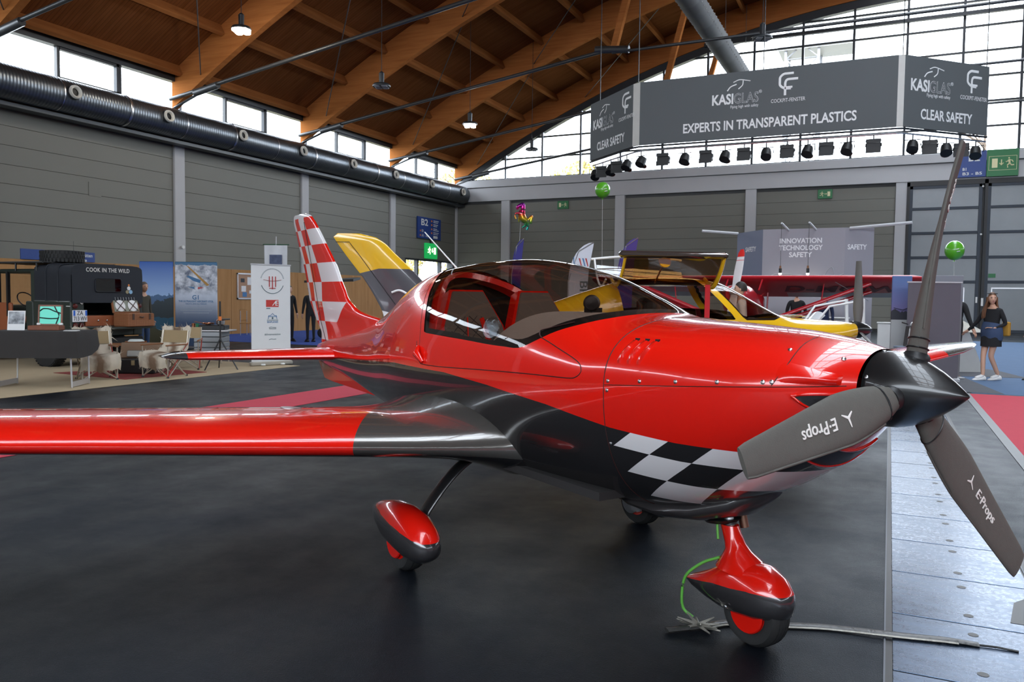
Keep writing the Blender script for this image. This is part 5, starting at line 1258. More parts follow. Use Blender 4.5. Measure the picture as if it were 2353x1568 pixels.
for z in (0.5, 0.56, 0.44):
    for yy in (-0.95, -0.85): MB().ell((-0.035, yy, z), 0.012, 0.012, 0.012, 6, 4).build('tow_bolt', STEEL, tk)
# licence plate, lamps
pl = MB().bbox(-0.012, 0.018, -0.335, -0.03, 0.925, 1.155, 0.004).build('licence_plate', mat('plate_white', (0.75, 0.76, 0.78), 0.4), tk)
PB = mat('plate_blue', (0.02, 0.12, 0.55), 0.4); MB().box(-0.014, -0.012, -0.075, -0.035, 1.045, 1.15).build('plate_band', PB, pl); MB().box(-0.014, -0.012, -0.33, -0.29, 1.045, 1.15).build('plate_band', PB, pl)
text('plate_lettering', 'ZA', BLACK, pl, (-0.0145, -0.175, 1.095), (0, -1, 0), (0, 0, 1), 0.12, width=0.13); text('plate_lettering', '713 WV', BLACK, pl, (-0.0145, -0.18, 0.985), (0, -1, 0), (0, 0, 1), 0.12, width=0.28)
for yy, z in ((-0.09, 1.235), (-0.09, 0.86), (-0.22, 0.86), (-Wd+0.09, 1.235), (-Wd+0.09, 1.0)):
    MB().lathe([(0.045, 0), (0.05, 0.01), (0.04, 0.04), (0.0, 0.045)], 16, (0.02, yy, z), (-1, 0, 0)).build('rear_lamp', mat('lamp_dark_red', (0.08, 0.008, 0.006), 0.3), tk, 40)
for yy in (-0.22, -Wd+0.22): MB().tube([(-0.0, yy+0.03, 1.30), (-0.02, yy, 1.27), (0, yy-0.03, 1.30)], 0.008, 5).build('tie_hook', STEEL, tk)
MB().box(0.03, 0.14, 0.0, 0.008, 1.225, 1.24).build('side_marker', LIT, tk)
MB().box(0.02, 1.0, -1.36, -0.30, 0.80, 0.825).build('bed_slide', ALU, tk)
drw = MB().bbox(0.0, 0.7, -1.30, -0.31, 0.83, 1.04, 0.01).build('camp_drawer', TAN, tk)
for yy in (-0.58, -0.78): MB().ell((-0.012, yy, 0.945), 0.012, 0.018, 0.018, 8, 5).build('drawer_knob', STEEL, drw)
MB().tube([(0.75, -0.62, 2.05), (0.75, -0.62, 2.55)], [0.006, 0.003], 5).lathe([(0.05, 0), (0.02, 0.06)], 10, (0.75, -0.62, 2.06)).build('aerial', BLACK, tk)
# picnic hamper on the tailgate
WICKER, nt_, b_ = newmat('wicker'); vec, x_, y_, z_ = coords(nt_)
wv = ((x_+y_)*45.0).frac(); wh = (z_*60.0).frac(); nt_.links.new(mixc(nt_, ((wv-0.5).abs()*(wh-0.5).abs()*4.0), (0.17, 0.06, 0.022), (0.50, 0.20, 0.075)), b_.inputs['Base Color']); b_.inputs['Roughness'].default_value = 0.7; bump(nt_, b_, (wv-0.5).abs()+(wh-0.5).abs(), 0.6, 0.01)
hp = thing('picnic_hamper', 'open wicker picnic hamper with plates strapped in its lid on the truck tailgate', 'hamper', (-14.13, 11.66, 0.82))
MB().bbox(-0.22, 0.22, -0.32, 0.32, 0, 0.27, 0.015).build('hamper_body', WICKER, hp)
LidM = Matrix.Translation((-0.20, 0, 0.27)) @ Matrix.Rotation(math.radians(-14), 4, 'Y')
lid = MB().bbox(-0.05, 0.0, -0.32, 0.32, 0, 0.36, 0.012, LidM).build('hamper_lid', WICKER, hp)
MB().box(0.0, 0.006, -0.29, 0.29, 0.03, 0.33, LidM).build('lid_lining', mat('lining_sage', (0.28, 0.30, 0.24), 0.8), lid)
for yy in (-0.15, 0.15):
    MB().lathe([(0.0, 0), (0.115, 0.004), (0.12, 0.012), (0.06, 0.016), (0.0, 0.016)], 24, LidM @ Vector((0.006, yy, 0.15)), LidM.to_3x3() @ Vector((1, 0, 0))).build('plate', WHITE, lid, 40)
    for s in (-1, 1): MB().tube([LidM @ Vector((0.026, yy-0.11*s, 0.04)), LidM @ Vector((0.03, yy, 0.15)), LidM @ Vector((0.026, yy+0.11*s, 0.26))], 0.008, 5).build('strap', mat('brown_strap', (0.06, 0.03, 0.02), 0.6), lid)
for k in range(8): MB().tube([LidM @ Vector((0.018, -0.24+0.065*k, 0.27)), LidM @ Vector((0.018, -0.24+0.065*k, 0.33))], 0.008, 5).build('cutlery', STEEL, lid)
for yy in (-0.2, 0.2): MB().box(0.215, 0.232, yy-0.02, yy+0.02, 0.14, 0.26).build('buckle_strap', MATS['brown_strap'], hp)
MB().tube([(0.225, -0.05, 0.20), (0.25, 0, 0.185), (0.225, 0.05, 0.20)], 0.012, 6).build('hamper_handle', MATS['brown_strap'], hp)

# ---- table with black cloth
ta = math.radians(31); tb = thing('folding_table', 'folding table under a black cloth in front of the truck', 'table', (-12.20, 8.36, 0), ta)
CL = mat('black_cloth', (0.030, 0.027, 0.026), 0.9, var=0.15)
MB().box(-0.62, 0.62, -0.36, 0.36, 0.865, 0.888).build('tabletop', DARK, tb)
for s in (-1, 1):
    for q in (-1, 1): MB().tube([(s*0.56, q*0.32, 0.0), (s*0.54, q*0.32, 0.87)], 0.014, 8).build('leg', ALU, tb)
    MB().box(s*0.56-0.012, s*0.56+0.012, -0.32, 0.32, 0.02, 0.10).build('leg_brace', ALU, tb)
rows_ = []
per = [(-0.68, -0.42), (-0.35, -0.43), (0.0, -0.42), (0.35, -0.43), (0.68, -0.42), (0.70, -0.2), (0.69, 0.05), (0.70, 0.25), (0.68, 0.42), (0.3, 0.43), (-0.3, 0.43), (-0.68, 0.42), (-0.70, 0.0)]
for z, k in ((0.896, 0.90), (0.893, 0.955), (0.86, 0.985), (0.65, 1.0), (0.48, 1.03)):
    rows_.append([(a*k+(0.015*math.sin(9*b) if z < 0.8 else 0), b*k+(0.012*math.sin(8*a) if z < 0.8 else 0), z + (0.06*max(0, b)/0.42*(1 if a > 0.5 else 0)*2.6 if z < 0.8 and a > 0.5 else 0)) for a, b in per])
m_ = MB().grid(rows_, True); m_.add(rows_[0], [tuple(range(len(per)))]); cl = m_.build('tablecloth', CL, None, 50)
cl.location = tb.location; cl.rotation_euler = tb.rotation_euler; tag(cl, 'black tablecloth hanging over the folding table by the truck', 'tablecloth')
def on_table(name, label, cat, x, y, rz=0.0):
    c3, s3 = math.cos(ta), math.sin(ta); return thing(name, label, cat, (-12.20+c3*x-s3*y, 8.36+s3*x+c3*y, 0.896), ta+rz)
t = on_table('photo_stand', 'small upright card with a black and white photograph on the black table', 'photo card', -0.36, -0.10)
Rk = Matrix.Rotation(math.radians(-8), 4, 'X')
MB().box(-0.13, 0.13, -0.004, 0.004, 0, 0.31, Rk).build('card', WHITE, t); m_, nt_, b_ = newmat('grey_landscape_print'); vec, x_, y_, z_ = coords(nt_)
n_ = noise(nt_, vec, 9, 5); nt_.links.new(mixc(nt_, rng(n_+z_*0.8, 0.45, 0.85, 0, 1), (0.06, 0.07, 0.08), (0.55, 0.58, 0.62)), b_.inputs['Base Color'])
MB().box(-0.115, 0.115, -0.006, -0.004, 0.10, 0.295, Rk).build('photo', m_, t); MB().box(-0.11, 0.11, 0.0, 0.12, 0, 0.006).build('foot', WHITE, t)
t = on_table('display_screen', 'wood-framed screen with a green glowing picture on the black table', 'screen', 0.08, 0.0, 0.0)
bx = MB().bbox(-0.27, 0.21, -0.10, 0.10, 0, 0.075, 0.008).build('wooden_base', mat('cherry_wood', (0.20, 0.06, 0.025), 0.45, var=0.3, vscale=20), t)
Rk = Matrix.Translation((0.03, 0, 0.08)) @ Matrix.Rotation(math.radians(-6), 4, 'X')
fr_ = MB()
for a in ((-0.185, 0.185, 0.30, 0.325), (-0.185, 0.185, 0, 0.02), (-0.185, -0.16, 0, 0.32), (0.16, 0.185, 0, 0.32)): fr_.box(a[0], a[1], -0.012, 0.012, a[2], a[3], Rk)
fr_.build('frame', MATS['cherry_wood'], t)
MB().box(-0.162, 0.162, -0.004, 0.004, 0.018, 0.302, Rk).build('screen', mat('screen_teal', (0.06, 0.42, 0.32), 0.3, emit=0.75), t)
for pl in ([(-0.16, 0.225), (-0.10, 0.265), (-0.02, 0.26), (0.06, 0.225), (0.16, 0.19)], [(-0.16, 0.12), (0.0, 0.105), (0.12, 0.11)], [(0.06, 0.30), (0.10, 0.22), (0.13, 0.16), (0.09, 0.02)]):
    MB().tube([Rk @ Vector((a, -0.006, b)) for a, b in smooth_pts(pl, 4)], 0.010, 6).build('screen_strap', BLACK, t, 60)
for a in (-0.165, 0.165): MB().bbox(a-0.03, a+0.03, -0.03, 0.01, 0.0, 0.035, 0.006, Rk).build('corner_clip', LIT, t)
t = on_table('paper_stack', 'flat white papers lying at the corner of the black table', 'papers', 0.55, -0.27)
for k in range(3): MB().box(-0.10, 0.10, -0.07, 0.07, 0.001+0.004*k, 0.004+0.004*k, Matrix.Rotation(0.1*k, 4, 'Z')).build('sheet', WHITE, t)

# ---- camp chairs, trunk, rug, kitchen
LEGM = mat('champagne_alloy', (0.55, 0.50, 0.42), 0.35, 0.7); CANT = mat('khaki_canvas', (0.33, 0.24, 0.13), 0.85); HIDE = mat('cow_hide_cream', (0.62, 0.54, 0.42), 0.95, var=0.15); HIDEB = mat('cow_hide_brown', (0.16, 0.11, 0.075), 0.95, var=0.3)
BRASS = mat('brown_wood_arm', (0.24, 0.10, 0.04), 0.5)
def camp_chair(label, loc, rz, hide):
    t = thing('camp_chair', label, 'chair', loc, rz)
    for s in (-1, 1):
        MB().tube([(-0.24, s*0.27, 0.0), (0.22, s*0.27, 0.40)], 0.012, 7).build('leg', LEGM, t); MB().tube([(0.24, s*0.27, 0.0), (-0.20, s*0.27, 0.40)], 0.012, 7).build('leg', LEGM, t)
        MB().tube([(-0.22, s*0.27, 0.36), (-0.30, s*0.27, 0.82)], 0.012, 7).build('back_post', LEGM, t)
        MB().tube([(0.24, s*0.27, 0.02), (0.24, s*0.27, 0.56)], 0.011, 7).build('arm_post', LEGM, t)
        MB().bbox(-0.27, 0.27, s*0.27-0.025, s*0.27+0.025, 0.56, 0.585, 0.006).build('armrest', BRASS, t)
    for x, sx in ((0.24, 1), (-0.24, 1)):
        MB().tube([(x, -0.27, 0.02), (x*0.9, 0.27, 0.38)], 0.011, 7).build('leg_brace', LEGM, t); MB().tube([(x, 0.27, 0.02), (x*0.9, -0.27, 0.38)], 0.011, 7).build('leg_brace', LEGM, t)
    for x in (-0.24, 0.24):
        for s in (-1, 1): MB().lathe([(0.022, 0), (0.018, 0.03)], 8, (x, s*0.27, 0)).build('foot', BLACK, t)
    MB().tube([(0.26, 0.285, 0.03), (-0.26, 0.285, 0.60)], 0.010, 6, rz=0.004).build('strap', mat('red_webbing', (0.35, 0.03, 0.02), 0.7), t)
    gs_ = [[(lerp(-0.24, 0.24, i/8), lerp(-0.26, 0.26, j/6), 0.40-0.05*math.sin(PI*j/6)) for i in range(9)] for j in range(7)]
    MB().grid(gs_).build('seat', CANT, t, 60)
    MB().grid([[(-0.255-0.05*k, lerp(-0.27, 0.27, j/8), lerp(0.60, 0.82, k)) for j in range(9)] for k in (0, 0.5, 1)]).build('backrest', CANT, t, 60)
    if hide:
        rows_ = []
        for i in range(19):
            u = i/18; row = []
            for j in range(15):
                v = j/14; y = lerp(-0.31, 0.31, v); wig = 0.018*math.sin(v*23+i)+0.02*math.sin(v*9+i*0.7)
                if u < 0.42: q = u/0.42; p = (-0.285+0.03*(1-q)-0.0, y, lerp(0.90+wig*1.5, 0.47, q)) if False else (-0.235-0.09*(1-q), y, lerp(0.88+wig, 0.47, q))
                elif u < 0.78: q = (u-0.42)/0.36; p = (lerp(-0.22, 0.27, q), y, 0.45-0.04*math.sin(PI*v)+0.02*math.sin(PI*q))
                else: q = (u-0.78)/0.22; p = (0.28+0.03*math.sin(PI*q)+wig, y, lerp(0.44, 0.16+wig, q))
                row.append(p)
            rows_.append(row)
        m_, nt_, b_ = newmat('cow_hide'); vec, x_, y_, z_ = coords(nt_)
        n_ = noise(nt_, vec, 3.2, 3); sp_ = (y_+0.02).abs(); f_ = rng(n_*0.5 + sp_*1.6, 0.32, 0.48, 1, 0)
        nt_.links.new(mixc(nt_, f_, (0.64, 0.57, 0.46), (0.20, 0.13, 0.085)), b_.inputs['Base Color']); b_.inputs['Roughness'].default_value = 0.95; bump(nt_, b_, noise(nt_, vec, 120, 2), 0.5, 0.01)
        h = MB().grid(rows_).build('hide_throw', m_, t, 70); fur = MB()
        for k in range(260):
            r_ = rows_[random.choice([0, 0, 0, 1, 18, 18])] if random.random() < 0.75 else [random.choice(rows_)[0], random.choice(rows_)[-1]]
            p = Vector(random.choice(r_)); d = Vector((random.gauss(0, 0.02), random.gauss(0, 0.03), random.choice((-1, 1))*0.02+random.gauss(0, 0.02)))
            s_ = Vector((random.gauss(0, 0.004), random.gauss(0, 0.004), 0)); fur.add([p-s_, p+s_, p+d*1.5], [(0, 1, 2)])
        fur.build('fur_fringe', m_, h)['kind'] = 'stuff'
    return t
camp_chair('camp chair draped with a cream and brown cow hide beside the black trunk', (-11.72, 10.30, 0.016), math.radians(-82), True)
camp_chair('camp chair with a pale hide partly hidden by the black-clothed table', (-12.35, 9.42, 0.008), math.radians(-25), True)
camp_chair('plain khaki canvas camp chair in front of the aluminium kitchen box', (-12.65, 11.62, 0.008), math.radians(-50), False)
rg = tag(MB().prism([(-13.96, 9.75), (-11.9, 9.62), (-11.75, 11.3), (-13.5, 11.5)], (0, 0, 0.008), (1, 0, 0), (0, 1, 0), (0, 0, 0.008)).build('rug', mat('patterned_red_rug', (0.22, 0.03, 0.025), 0.95, var=0.6, vscale=9)), 'dark red patterned rug under the black trunk and camp chairs', 'rug')
t = thing('trunk', 'black open trunk with metal clasps and brown lid on the red rug', 'trunk', (-12.66, 10.50, 0.016), math.radians(30))
MB().bbox(-0.38, 0.38, -0.2, 0.2, 0, 0.26, 0.02).build('trunk_body', BLACK, t)
Lm = Matrix.Translation((0, 0.2, 0.26)) @ Matrix.Rotation(math.radians(-15), 4, 'X'); ld_ = MB().bbox(-0.38, 0.38, -0.03, 0.03, 0, 0.30, 0.01, Lm).build('trunk_lid', mat('lid_brown', (0.20, 0.12, 0.07), 0.7), t)
MB().bbox(-0.25, 0.25, -0.06, -0.03, 0.02, 0.14, 0.02, Lm).build('lid_pocket', mat('pocket_grey', (0.35, 0.33, 0.30), 0.8), ld_)
for xx in (-0.25, 0.0): MB().box(xx-0.03, xx+0.03, -0.212, -0.195, 0.16, 0.25).build('clasp', mat('old_brass', (0.5, 0.42, 0.25), 0.4, 0.7), t)
t = thing('low_table', 'low thin-topped camp table behind the hide chair carrying a wicker tray', 'table', (-13.2, 11.0, 0.016), math.radians(30))
MB().bbox(-0.60, 0.60, -0.28, 0.28, 0.475, 0.50, 0.006).build('tabletop', BRASS, t)
for a in (-0.5, 0.5):
    for b in (-0.22, 0.22): MB().tube([(a, b, 0), (a, b, 0.48)], 0.012, 6).build('leg', LEGM, t)
t = thing('wicker_tray', 'round wicker tray with a pale folded cloth on the low camp table', 'tray', (-13.25, 10.97, 0.516), 0.4)
MB().lathe([(0.0, 0), (0.17, 0.0), (0.20, 0.05), (0.19, 0.052), (0.16, 0.012)], 24, (0, 0, 0)).build('tray', WICKER, t, 40); MB().bbox(-0.13, 0.13, -0.10, 0.10, 0.012, 0.09, 0.03).build('cloth', mat('pale_cloth', (0.55, 0.60, 0.58), 0.9), t, 40)
# camp kitchen
kx, ky = -13.35, 13.0
t = thing('camp_kitchen', 'aluminium camp kitchen box on legs behind the canvas chair', 'camp kitchen', (kx, ky, 0), math.radians(25))
for k in range(4): MB().bbox(-0.30, 0.30, -0.25, 0.25, 0.24+0.115*k, 0.345+0.115*k, 0.01).build('drawer', mat('box_alloy', (0.34, 0.36, 0.38), 0.35, 0.7), t)
MB().bbox(-0.75, 0.45, -0.28, 0.28, 0.70, 0.73, 0.006).build('worktop', ALU, t)
for a in (-0.7, -0.28, 0.28):
    for b in (-0.22, 0.22): MB().tube([(a, b, 0), (a, b, 0.70)], 0.015, 6).build('leg', LEGM, t)
def on_k(name, label, cat, x, y): c3, s3 = math.cos(math.radians(25)), math.sin(math.radians(25)); return thing(name, label, cat, (kx+c3*x-s3*y, ky+s3*x+c3*y, 0.73), math.radians(25))
t = on_k('camp_stove', 'black two-burner stove on the camp kitchen worktop', 'stove', 0.05, 0.0); MB().bbox(-0.28, 0.28, -0.16, 0.16, 0, 0.10, 0.012).build('stove_body', BLACK, t)
for a in (-0.13, 0.13): MB().lathe([(0.05, 0.10), (0.06, 0.112), (0.03, 0.118)], 14, (a, 0, 0)).build('burner', DARK, t, 40)
COP = mat('copper', (0.70, 0.30, 0.17), 0.25, 1.0)
t = on_k('saucepan', 'shallow copper pan on the camp stove', 'pan', -0.08, 0.0); t.location.z += 0.118; MB().lathe([(0.0, 0), (0.12, 0.0), (0.13, 0.03), (0.122, 0.03), (0.115, 0.006)], 22).build('pan_body', COP, t, 40); MB().tube([(-0.13, 0, 0.025), (-0.30, 0, 0.05)], 0.008, 6).build('pan_handle', BRASS, t)
t = on_k('cooking_pot', 'steel pot with lid on the camp stove', 'pot', 0.19, 0.0); t.location.z += 0.118; MB().lathe([(0.0, 0), (0.085, 0.0), (0.09, 0.08)], 22).build('pot_body', STEEL, t, 40); MB().lathe([(0.092, 0.08), (0.07, 0.10), (0.015, 0.105), (0.015, 0.125), (0.0, 0.126)], 22).build('pot_lid', COP, t, 40)
for a, b, m, nm in ((-0.42, 0.05, COP, 'copper'), (-0.30, -0.05, mat('green_enamel', (0.02, 0.16, 0.08), 0.3, coat=0.5), 'green')):
    t = on_k('beaker', 'tall %s beaker on the camp kitchen worktop' % nm, 'beaker', a, b); MB().lathe([(0.0, 0), (0.035, 0.0), (0.04, 0.13), (0.036, 0.13), (0.032, 0.01)], 16).build('cup', m, t, 40); MB().tube([(0.036, 0, 0.10), (0.06, 0, 0.07), (0.036, 0, 0.03)], 0.005, 5).build('handle', m, t)
for k in range(3):
    t = tag(MB().bbox(-0.16, 0.16, -0.11, 0.11, 0, 0.012, 0.003).build('magazine', mat('magazine_white', (0.72, 0.73, 0.74), 0.4, var=0.15, vscale=20)), 'white magazine in the pile on the camp kitchen end', 'magazine', 'magazines on the camp kitchen'); q = on_k('x', '', '', -0.58, 0.0); t.location = q.location + Vector((0, 0, 0.0125*k)); t.rotation_euler = (0, 0, math.radians(20+9*k)); bpy.data.objects.remove(q)
# tripod
t = thing('tripod', 'black tripod stand with an orange clip beside the white roll-up banner', 'tripod', (-12.0, 11.9, 0))
for a in (20, 140, 260): q = math.radians(a); MB().tube([(0, 0, 0.62), (0.36*math.cos(q), 0.36*math.sin(q), 0.0)], [0.016, 0.012], 7).build('leg', BLACK, t)
MB().tube([(0, 0, 0.55), (0, 0, 1.36)], 0.018, 8).build('column', BLACK, t); MB().bbox(-0.02, 0.02, -0.025, 0.025, 0.98, 1.06, 0.004).build('clip', ORG, t); MB().tube([(0, 0, 1.0), (-0.05, 0.30, 1.0)], 0.018, 6).build('arm', BLACK, t)
# white roll-up banner
t = thing('rollup_banner', 'white roll-up banner with seaplane emblem and sponsor marks standing by the mat', 'banner', (-11.83, 13.16, 0.008), math.atan2(0.87, 0.35))
MB().bbox(-0.47, 0.47, -0.07, 0.07, 0.0, 0.09, 0.02).build('cassette', mat('cassette_beige', (0.45, 0.42, 0.36), 0.4, 0.4), t); MB().box(-0.44, 0.44, -0.004, 0.004, 0.08, 2.12).build('banner_sheet', mat('banner_white', (0.74, 0.75, 0.75), 0.6, var=0.02), t)
for a in (-0.22, 0.22): MB().lathe([(0.05, 0), (0.04, 0.03)], 12, (a, -0.08, 0.015), (0, 0, 1)).build('foot', LIT, t)
MB().box(-0.455, 0.455, -0.012, 0.012, 2.11, 2.14).build('top_bar', ALU, t)
PR = mat('print_red', (0.42, 0.03, 0.03), 0.6); PG = mat('print_slate', (0.08, 0.14, 0.16), 0.6); PBl = mat('print_blue', (0.05, 0.18, 0.38), 0.6)
F = lambda a, z: Vector((a, -0.006, z))
def arc(c, r, a0, a1, n=24): return [F(c[0]+r*math.cos(math.radians(lerp(a0, a1, i/n))), c[1]+r*math.sin(math.radians(lerp(a0, a1, i/n)))) for i in range(n+1)]
ec = (0.03, 1.78)
MB().tube(arc(ec, 0.26, 200, 340), 0.007, 5).build('emblem_arc', PG, t); 
for k in range(26):
    a = math.radians(165-150*k/25); MB().box(-0.005, 0.005, -0.002, 0.002, -0.011, 0.011, Matrix.Translation(F(ec[0]+0.26*math.cos(a), ec[1]+0.26*math.sin(a))) @ Matrix.Rotation(-a+PI/2, 4, 'Y')).build('emblem_tick', PG, t)
MB().tube([F(ec[0]-0.20, ec[1]+0.03), F(ec[0], ec[1]), F(ec[0]+0.20, ec[1]+0.03)], 0.013, 5, rz=0.003).build('emblem_plane', PR, t); MB().tube([F(ec[0], ec[1]+0.10), F(ec[0], ec[1]-0.17)], 0.012, 5).build('emblem_plane', PR, t); MB().tube([F(ec[0]-0.07, ec[1]-0.15), F(ec[0]+0.07, ec[1]-0.15)], 0.008, 5).build('emblem_plane', PR, t)
for a in (-0.07, 0.07): MB().tube([F(ec[0]+a, ec[1]+0.10), F(ec[0]+a, ec[1]-0.12)], 0.011, 5).build('emblem_float', PR, t)
MB().box(-0.115, 0.17, -0.0055, -0.004, 1.235, 1.385).build('mark_block', mat('print_scarlet', (0.55, 0.05, 0.04), 0.6), t); text('mark_lettering', 'Æ', LIT, t, F(0.09, 1.31), (1, 0, 0), (0, 0, 1), 0.15, bold=0.01, shear=0.2, width=0.15)
text('mark_lettering', 'ÆLIA', PG, t, F(-0.06, 1.205), (1, 0, 0), (0, 0, 1), 0.035) if False else MB().box(-0.11, -0.02, -0.0055, -0.004, 1.195, 1.215).build('mark_line', PG, t)
for pl in ([(-0.07, 0.98), (-0.05, 1.06), (-0.02, 1.05), (0.03, 1.10), (0.08, 1.05), (0.11, 1.06), (0.13, 0.98)], [(-0.07, 1.035), (0.13, 1.035)]): MB().tube([F(a, z) for a, z in pl], 0.006, 5).build('mark_peak', PBl, t)
MB().ell(F(0.03, 1.0), 0.02, 0.004, 0.025, 8, 5).build('mark_peak', PG, t)
text('mark_lettering', 'SCANDINAVIAN', PG, t, F(0.03, 0.955), (1, 0, 0), (0, 0, 1), 0.038, width=0.25); text('mark_lettering', 'SEAPLANES', PBl, t, F(0.03, 0.915), (1, 0, 0), (0, 0, 1), 0.055, bold=0.01, width=0.25)
MB().tube([F(-0.05, 0.80), F(0.0, 0.815), F(0.04, 0.805), F(0.11, 0.80)], 0.004, 5).build('mark_line', PG, t); text('mark_lettering', 'WAVON', PG, t, F(0.03, 0.775), (1, 0, 0), (0, 0, 1), 0.045, width=0.16)
text('mark_lettering', '#dreamaviation', PG, t, F(0.03, 0.655), (1, 0, 0), (0, 0, 1), 0.06, width=0.36)
MB().tube([F(-0.05, 0.545), F(0.0, 0.56), F(0.05, 0.55), F(0.11, 0.555)], 0.005, 5).build('mark_line', PG, t)
text('mark_lettering', 'SEAPLANE', PBl, t, F(0.03, 0.235), (1, 0, 0), (0, 0, 1), 0.06, bold=0.01, width=0.26); MB().prism([(-0.10, 0.0), (0.10, 0.0), (0.0, -0.035)], F(0.03, 0.205), (1, 0, 0), (0, 0, 1), (0, 0.002, 0)).build('mark_line', PBl, t)
# tall printed panels
def printmat(name, fn):
    m, nt, b = newmat(name); vec, x, y, z = coords(nt); nt.links.new(fn(nt, vec, x, y, z), b.inputs['Base Color']); b.inputs['Roughness'].default_value = 0.5; return m
def lake(nt, vec, x, y, z):
    n = noise(nt, vec, 3.5, 6, 0.6); c = mixc(nt, rng(z, 1.45, 2.4, 0, 1), (0.30, 0.45, 0.72), (0.02, 0.10, 0.42))
    c = mixc(nt, (z + n*0.5).lt(1.72), c, (0.06, 0.13, 0.26)); c = mixc(nt, (z + n*0.7 - x*0.2).lt(1.52), c, (0.02, 0.035, 0.045))
    c = mixc(nt, (z + n*0.15).lt(0.92 + 0.0)*(x*0.6).gt(-0.35), c, (0.01, 0.09, 0.16)); return mixc(nt, (z + n*0.5 + x*0.25).lt(0.88), c, (0.05, 0.045, 0.012))
def snow(nt, vec, x, y, z):
    n = noise(nt, vec, 4.5, 7, 0.65); c = mixc(nt, rng(n, 0.35, 0.62, 0, 1), (0.10, 0.12, 0.18), (0.72, 0.74, 0.80))
    c = mixc(nt, (z + n*0.25).gt(2.42), c, (0.05, 0.16, 0.30)); c = mixc(nt, rng(z, 1.65, 1.45, 0, 0.9), c, (0.55, 0.60, 0.70)); return mixc(nt, rng(z, 1.45, 0.7, 0, 1), c, (0.06, 0.11, 0.22))
for nm, label, px0, px1, fn in (('p1', 'tall printed panel of a blue sky over a mountain lake', (-18.69, 15.61), (-17.84, 16.0), lake), ('p2', 'tall printed panel of an ultralight over snow lettered G1', (-17.80, 16.02), (-16.75, 16.52), snow)):
    dx, dy = px1[0]-px0[0], px1[1]-px0[1]; L = math.hypot(dx, dy); t = thing('poster_stand', label, 'poster stand', (px0[0], px0[1], 0), math.atan2(dy, dx))
    MB().bbox(0, L, -0.02, 0.02, 0.05, 2.38, 0.02).build('printed_sheet', printmat('print_'+fn.__name__, fn), t); MB().bbox(-0.01, L+0.01, -0.16, 0.16, 0, 0.06, 0.01).build('base_plate', ALU, t)
    if nm == 'p2':
        G = lambda a, z: Vector((a*L, -0.024, z)); TB = mat('g1_print', (0.05, 0.16, 0.33), 0.6)
        text('panel_lettering', 'G1', TB, t, G(0.5, 1.40), (1, 0, 0), (0, 0, 1), 0.17, bold=0.02); text('panel_lettering', 'THE ULTRALIGHT AIRCRAFT STOL', TB, t, G(0.5, 1.295), (1, 0, 0), (0, 0, 1), 0.07, bold=0.02, width=0.83*L); text('panel_lettering', 'VERSATIL AND ALL-TERRAIN', TB, t, G(0.5, 1.225), (1, 0, 0), (0, 0, 1), 0.05, width=0.5*L)
        for z, ww in ((1.12, 0.45), (1.05, 0.75), (0.98, 0.6)): MB().box(L*(0.5-ww/2), L*(0.5+ww/2), -0.0235, -0.02, z-0.012, z+0.012).build('panel_line', mat('g1_small_print', (0.35, 0.40, 0.48), 0.6), t)
        OR = mat('print_ochre', (0.42, 0.22, 0.05), 0.6)
        MB().prism([(0.27, 2.28), (0.34, 2.25), (0.82, 1.75), (0.76, 1.72)], (0, -0.025, 0), (L, 0, 0), (0, 0, 1), (0, 0.004, 0)).build('printed_plane', OR, t); MB().prism([(0.28, 1.98), (0.34, 2.0), (0.62, 1.88), (0.60, 1.80), (0.45, 1.85)], (0, -0.026, 0), (L, 0, 0), (0, 0, 1), (0, 0.004, 0)).build('printed_plane', TB, t)
        MB().prism([(0.30, 1.70), (0.46, 1.69), (0.47, 1.63)], (0, -0.024, 0), (L, 0, 0), (0, 0, 1), (0, 0.003, 0)).build('printed_wing', TB, t); MB().prism([(0.70, 1.68), (0.55, 1.69), (0.545, 1.63)], (0, -0.024, 0), (L, 0, 0), (0, 0, 1), (0, 0.003, 0)).build('printed_wing', mat('print_crimson', (0.5, 0.05, 0.05), 0.6), t)
# plywood partition along the wall, sheet by sheet, with notice board, blue sign, chair
PLY, _, _ = wood('plywood', (0.36, 0.19, 0.08), (0.50, 0.28, 0.125), 2, 4, 0.5, 0.7)
pa = thing('partition_wall', 'long plywood partition standing in front of the grey side wall', 'partition', (-22.5, 0, 0))
for k in range(17): MB().bbox(-0.04, 0.04, 11.6+1.25*k, 12.84+1.25*k, 0.0, 2.44, 0.008).build('plywood_sheet', PLY, pa)
t = thing('notice_board', 'aluminium framed notice board with papers on the plywood partition', 'notice board', (-22.46, 23.9, 1.82))
MB().bbox(0, 0.03, -0.75, 0.75, -0.46, 0.46, 0.01).build('board', mat('cork', (0.42, 0.25, 0.16), 0.9), t)
for a, b, w_, h_, m in ((-0.5, 0.22, 0.2, 0.15, DARK), (-0.1, 0.2, 0.3, 0.3, WHITE), (0.3, 0.18, 0.26, 0.32, WHITE), (-0.45, -0.1, 0.24, 0.22, WHITE), (0.35, -0.2, 0.16, 0.2, PBl), (-0.4, -0.32, 0.22, 0.18, PBl), (-0.05, -0.22, 0.2, 0.12, WHITE), (0.1, -0.35, 0.14, 0.12, DARK)): MB().box(0.03, 0.034, a-w_/2, a+w_/2, b-h_/2, b+h_/2).build('paper', m, t)
f = MB(); 
for a in ((-0.78, 0.78, 0.45, 0.50), (-0.78, 0.78, -0.50, -0.45), (-0.78, -0.74, -0.5, 0.5), (0.74, 0.78, -0.5, 0.5)): f.box(0, 0.045, a[0], a[1], a[2], a[3])
f.build('frame', ALU, t)
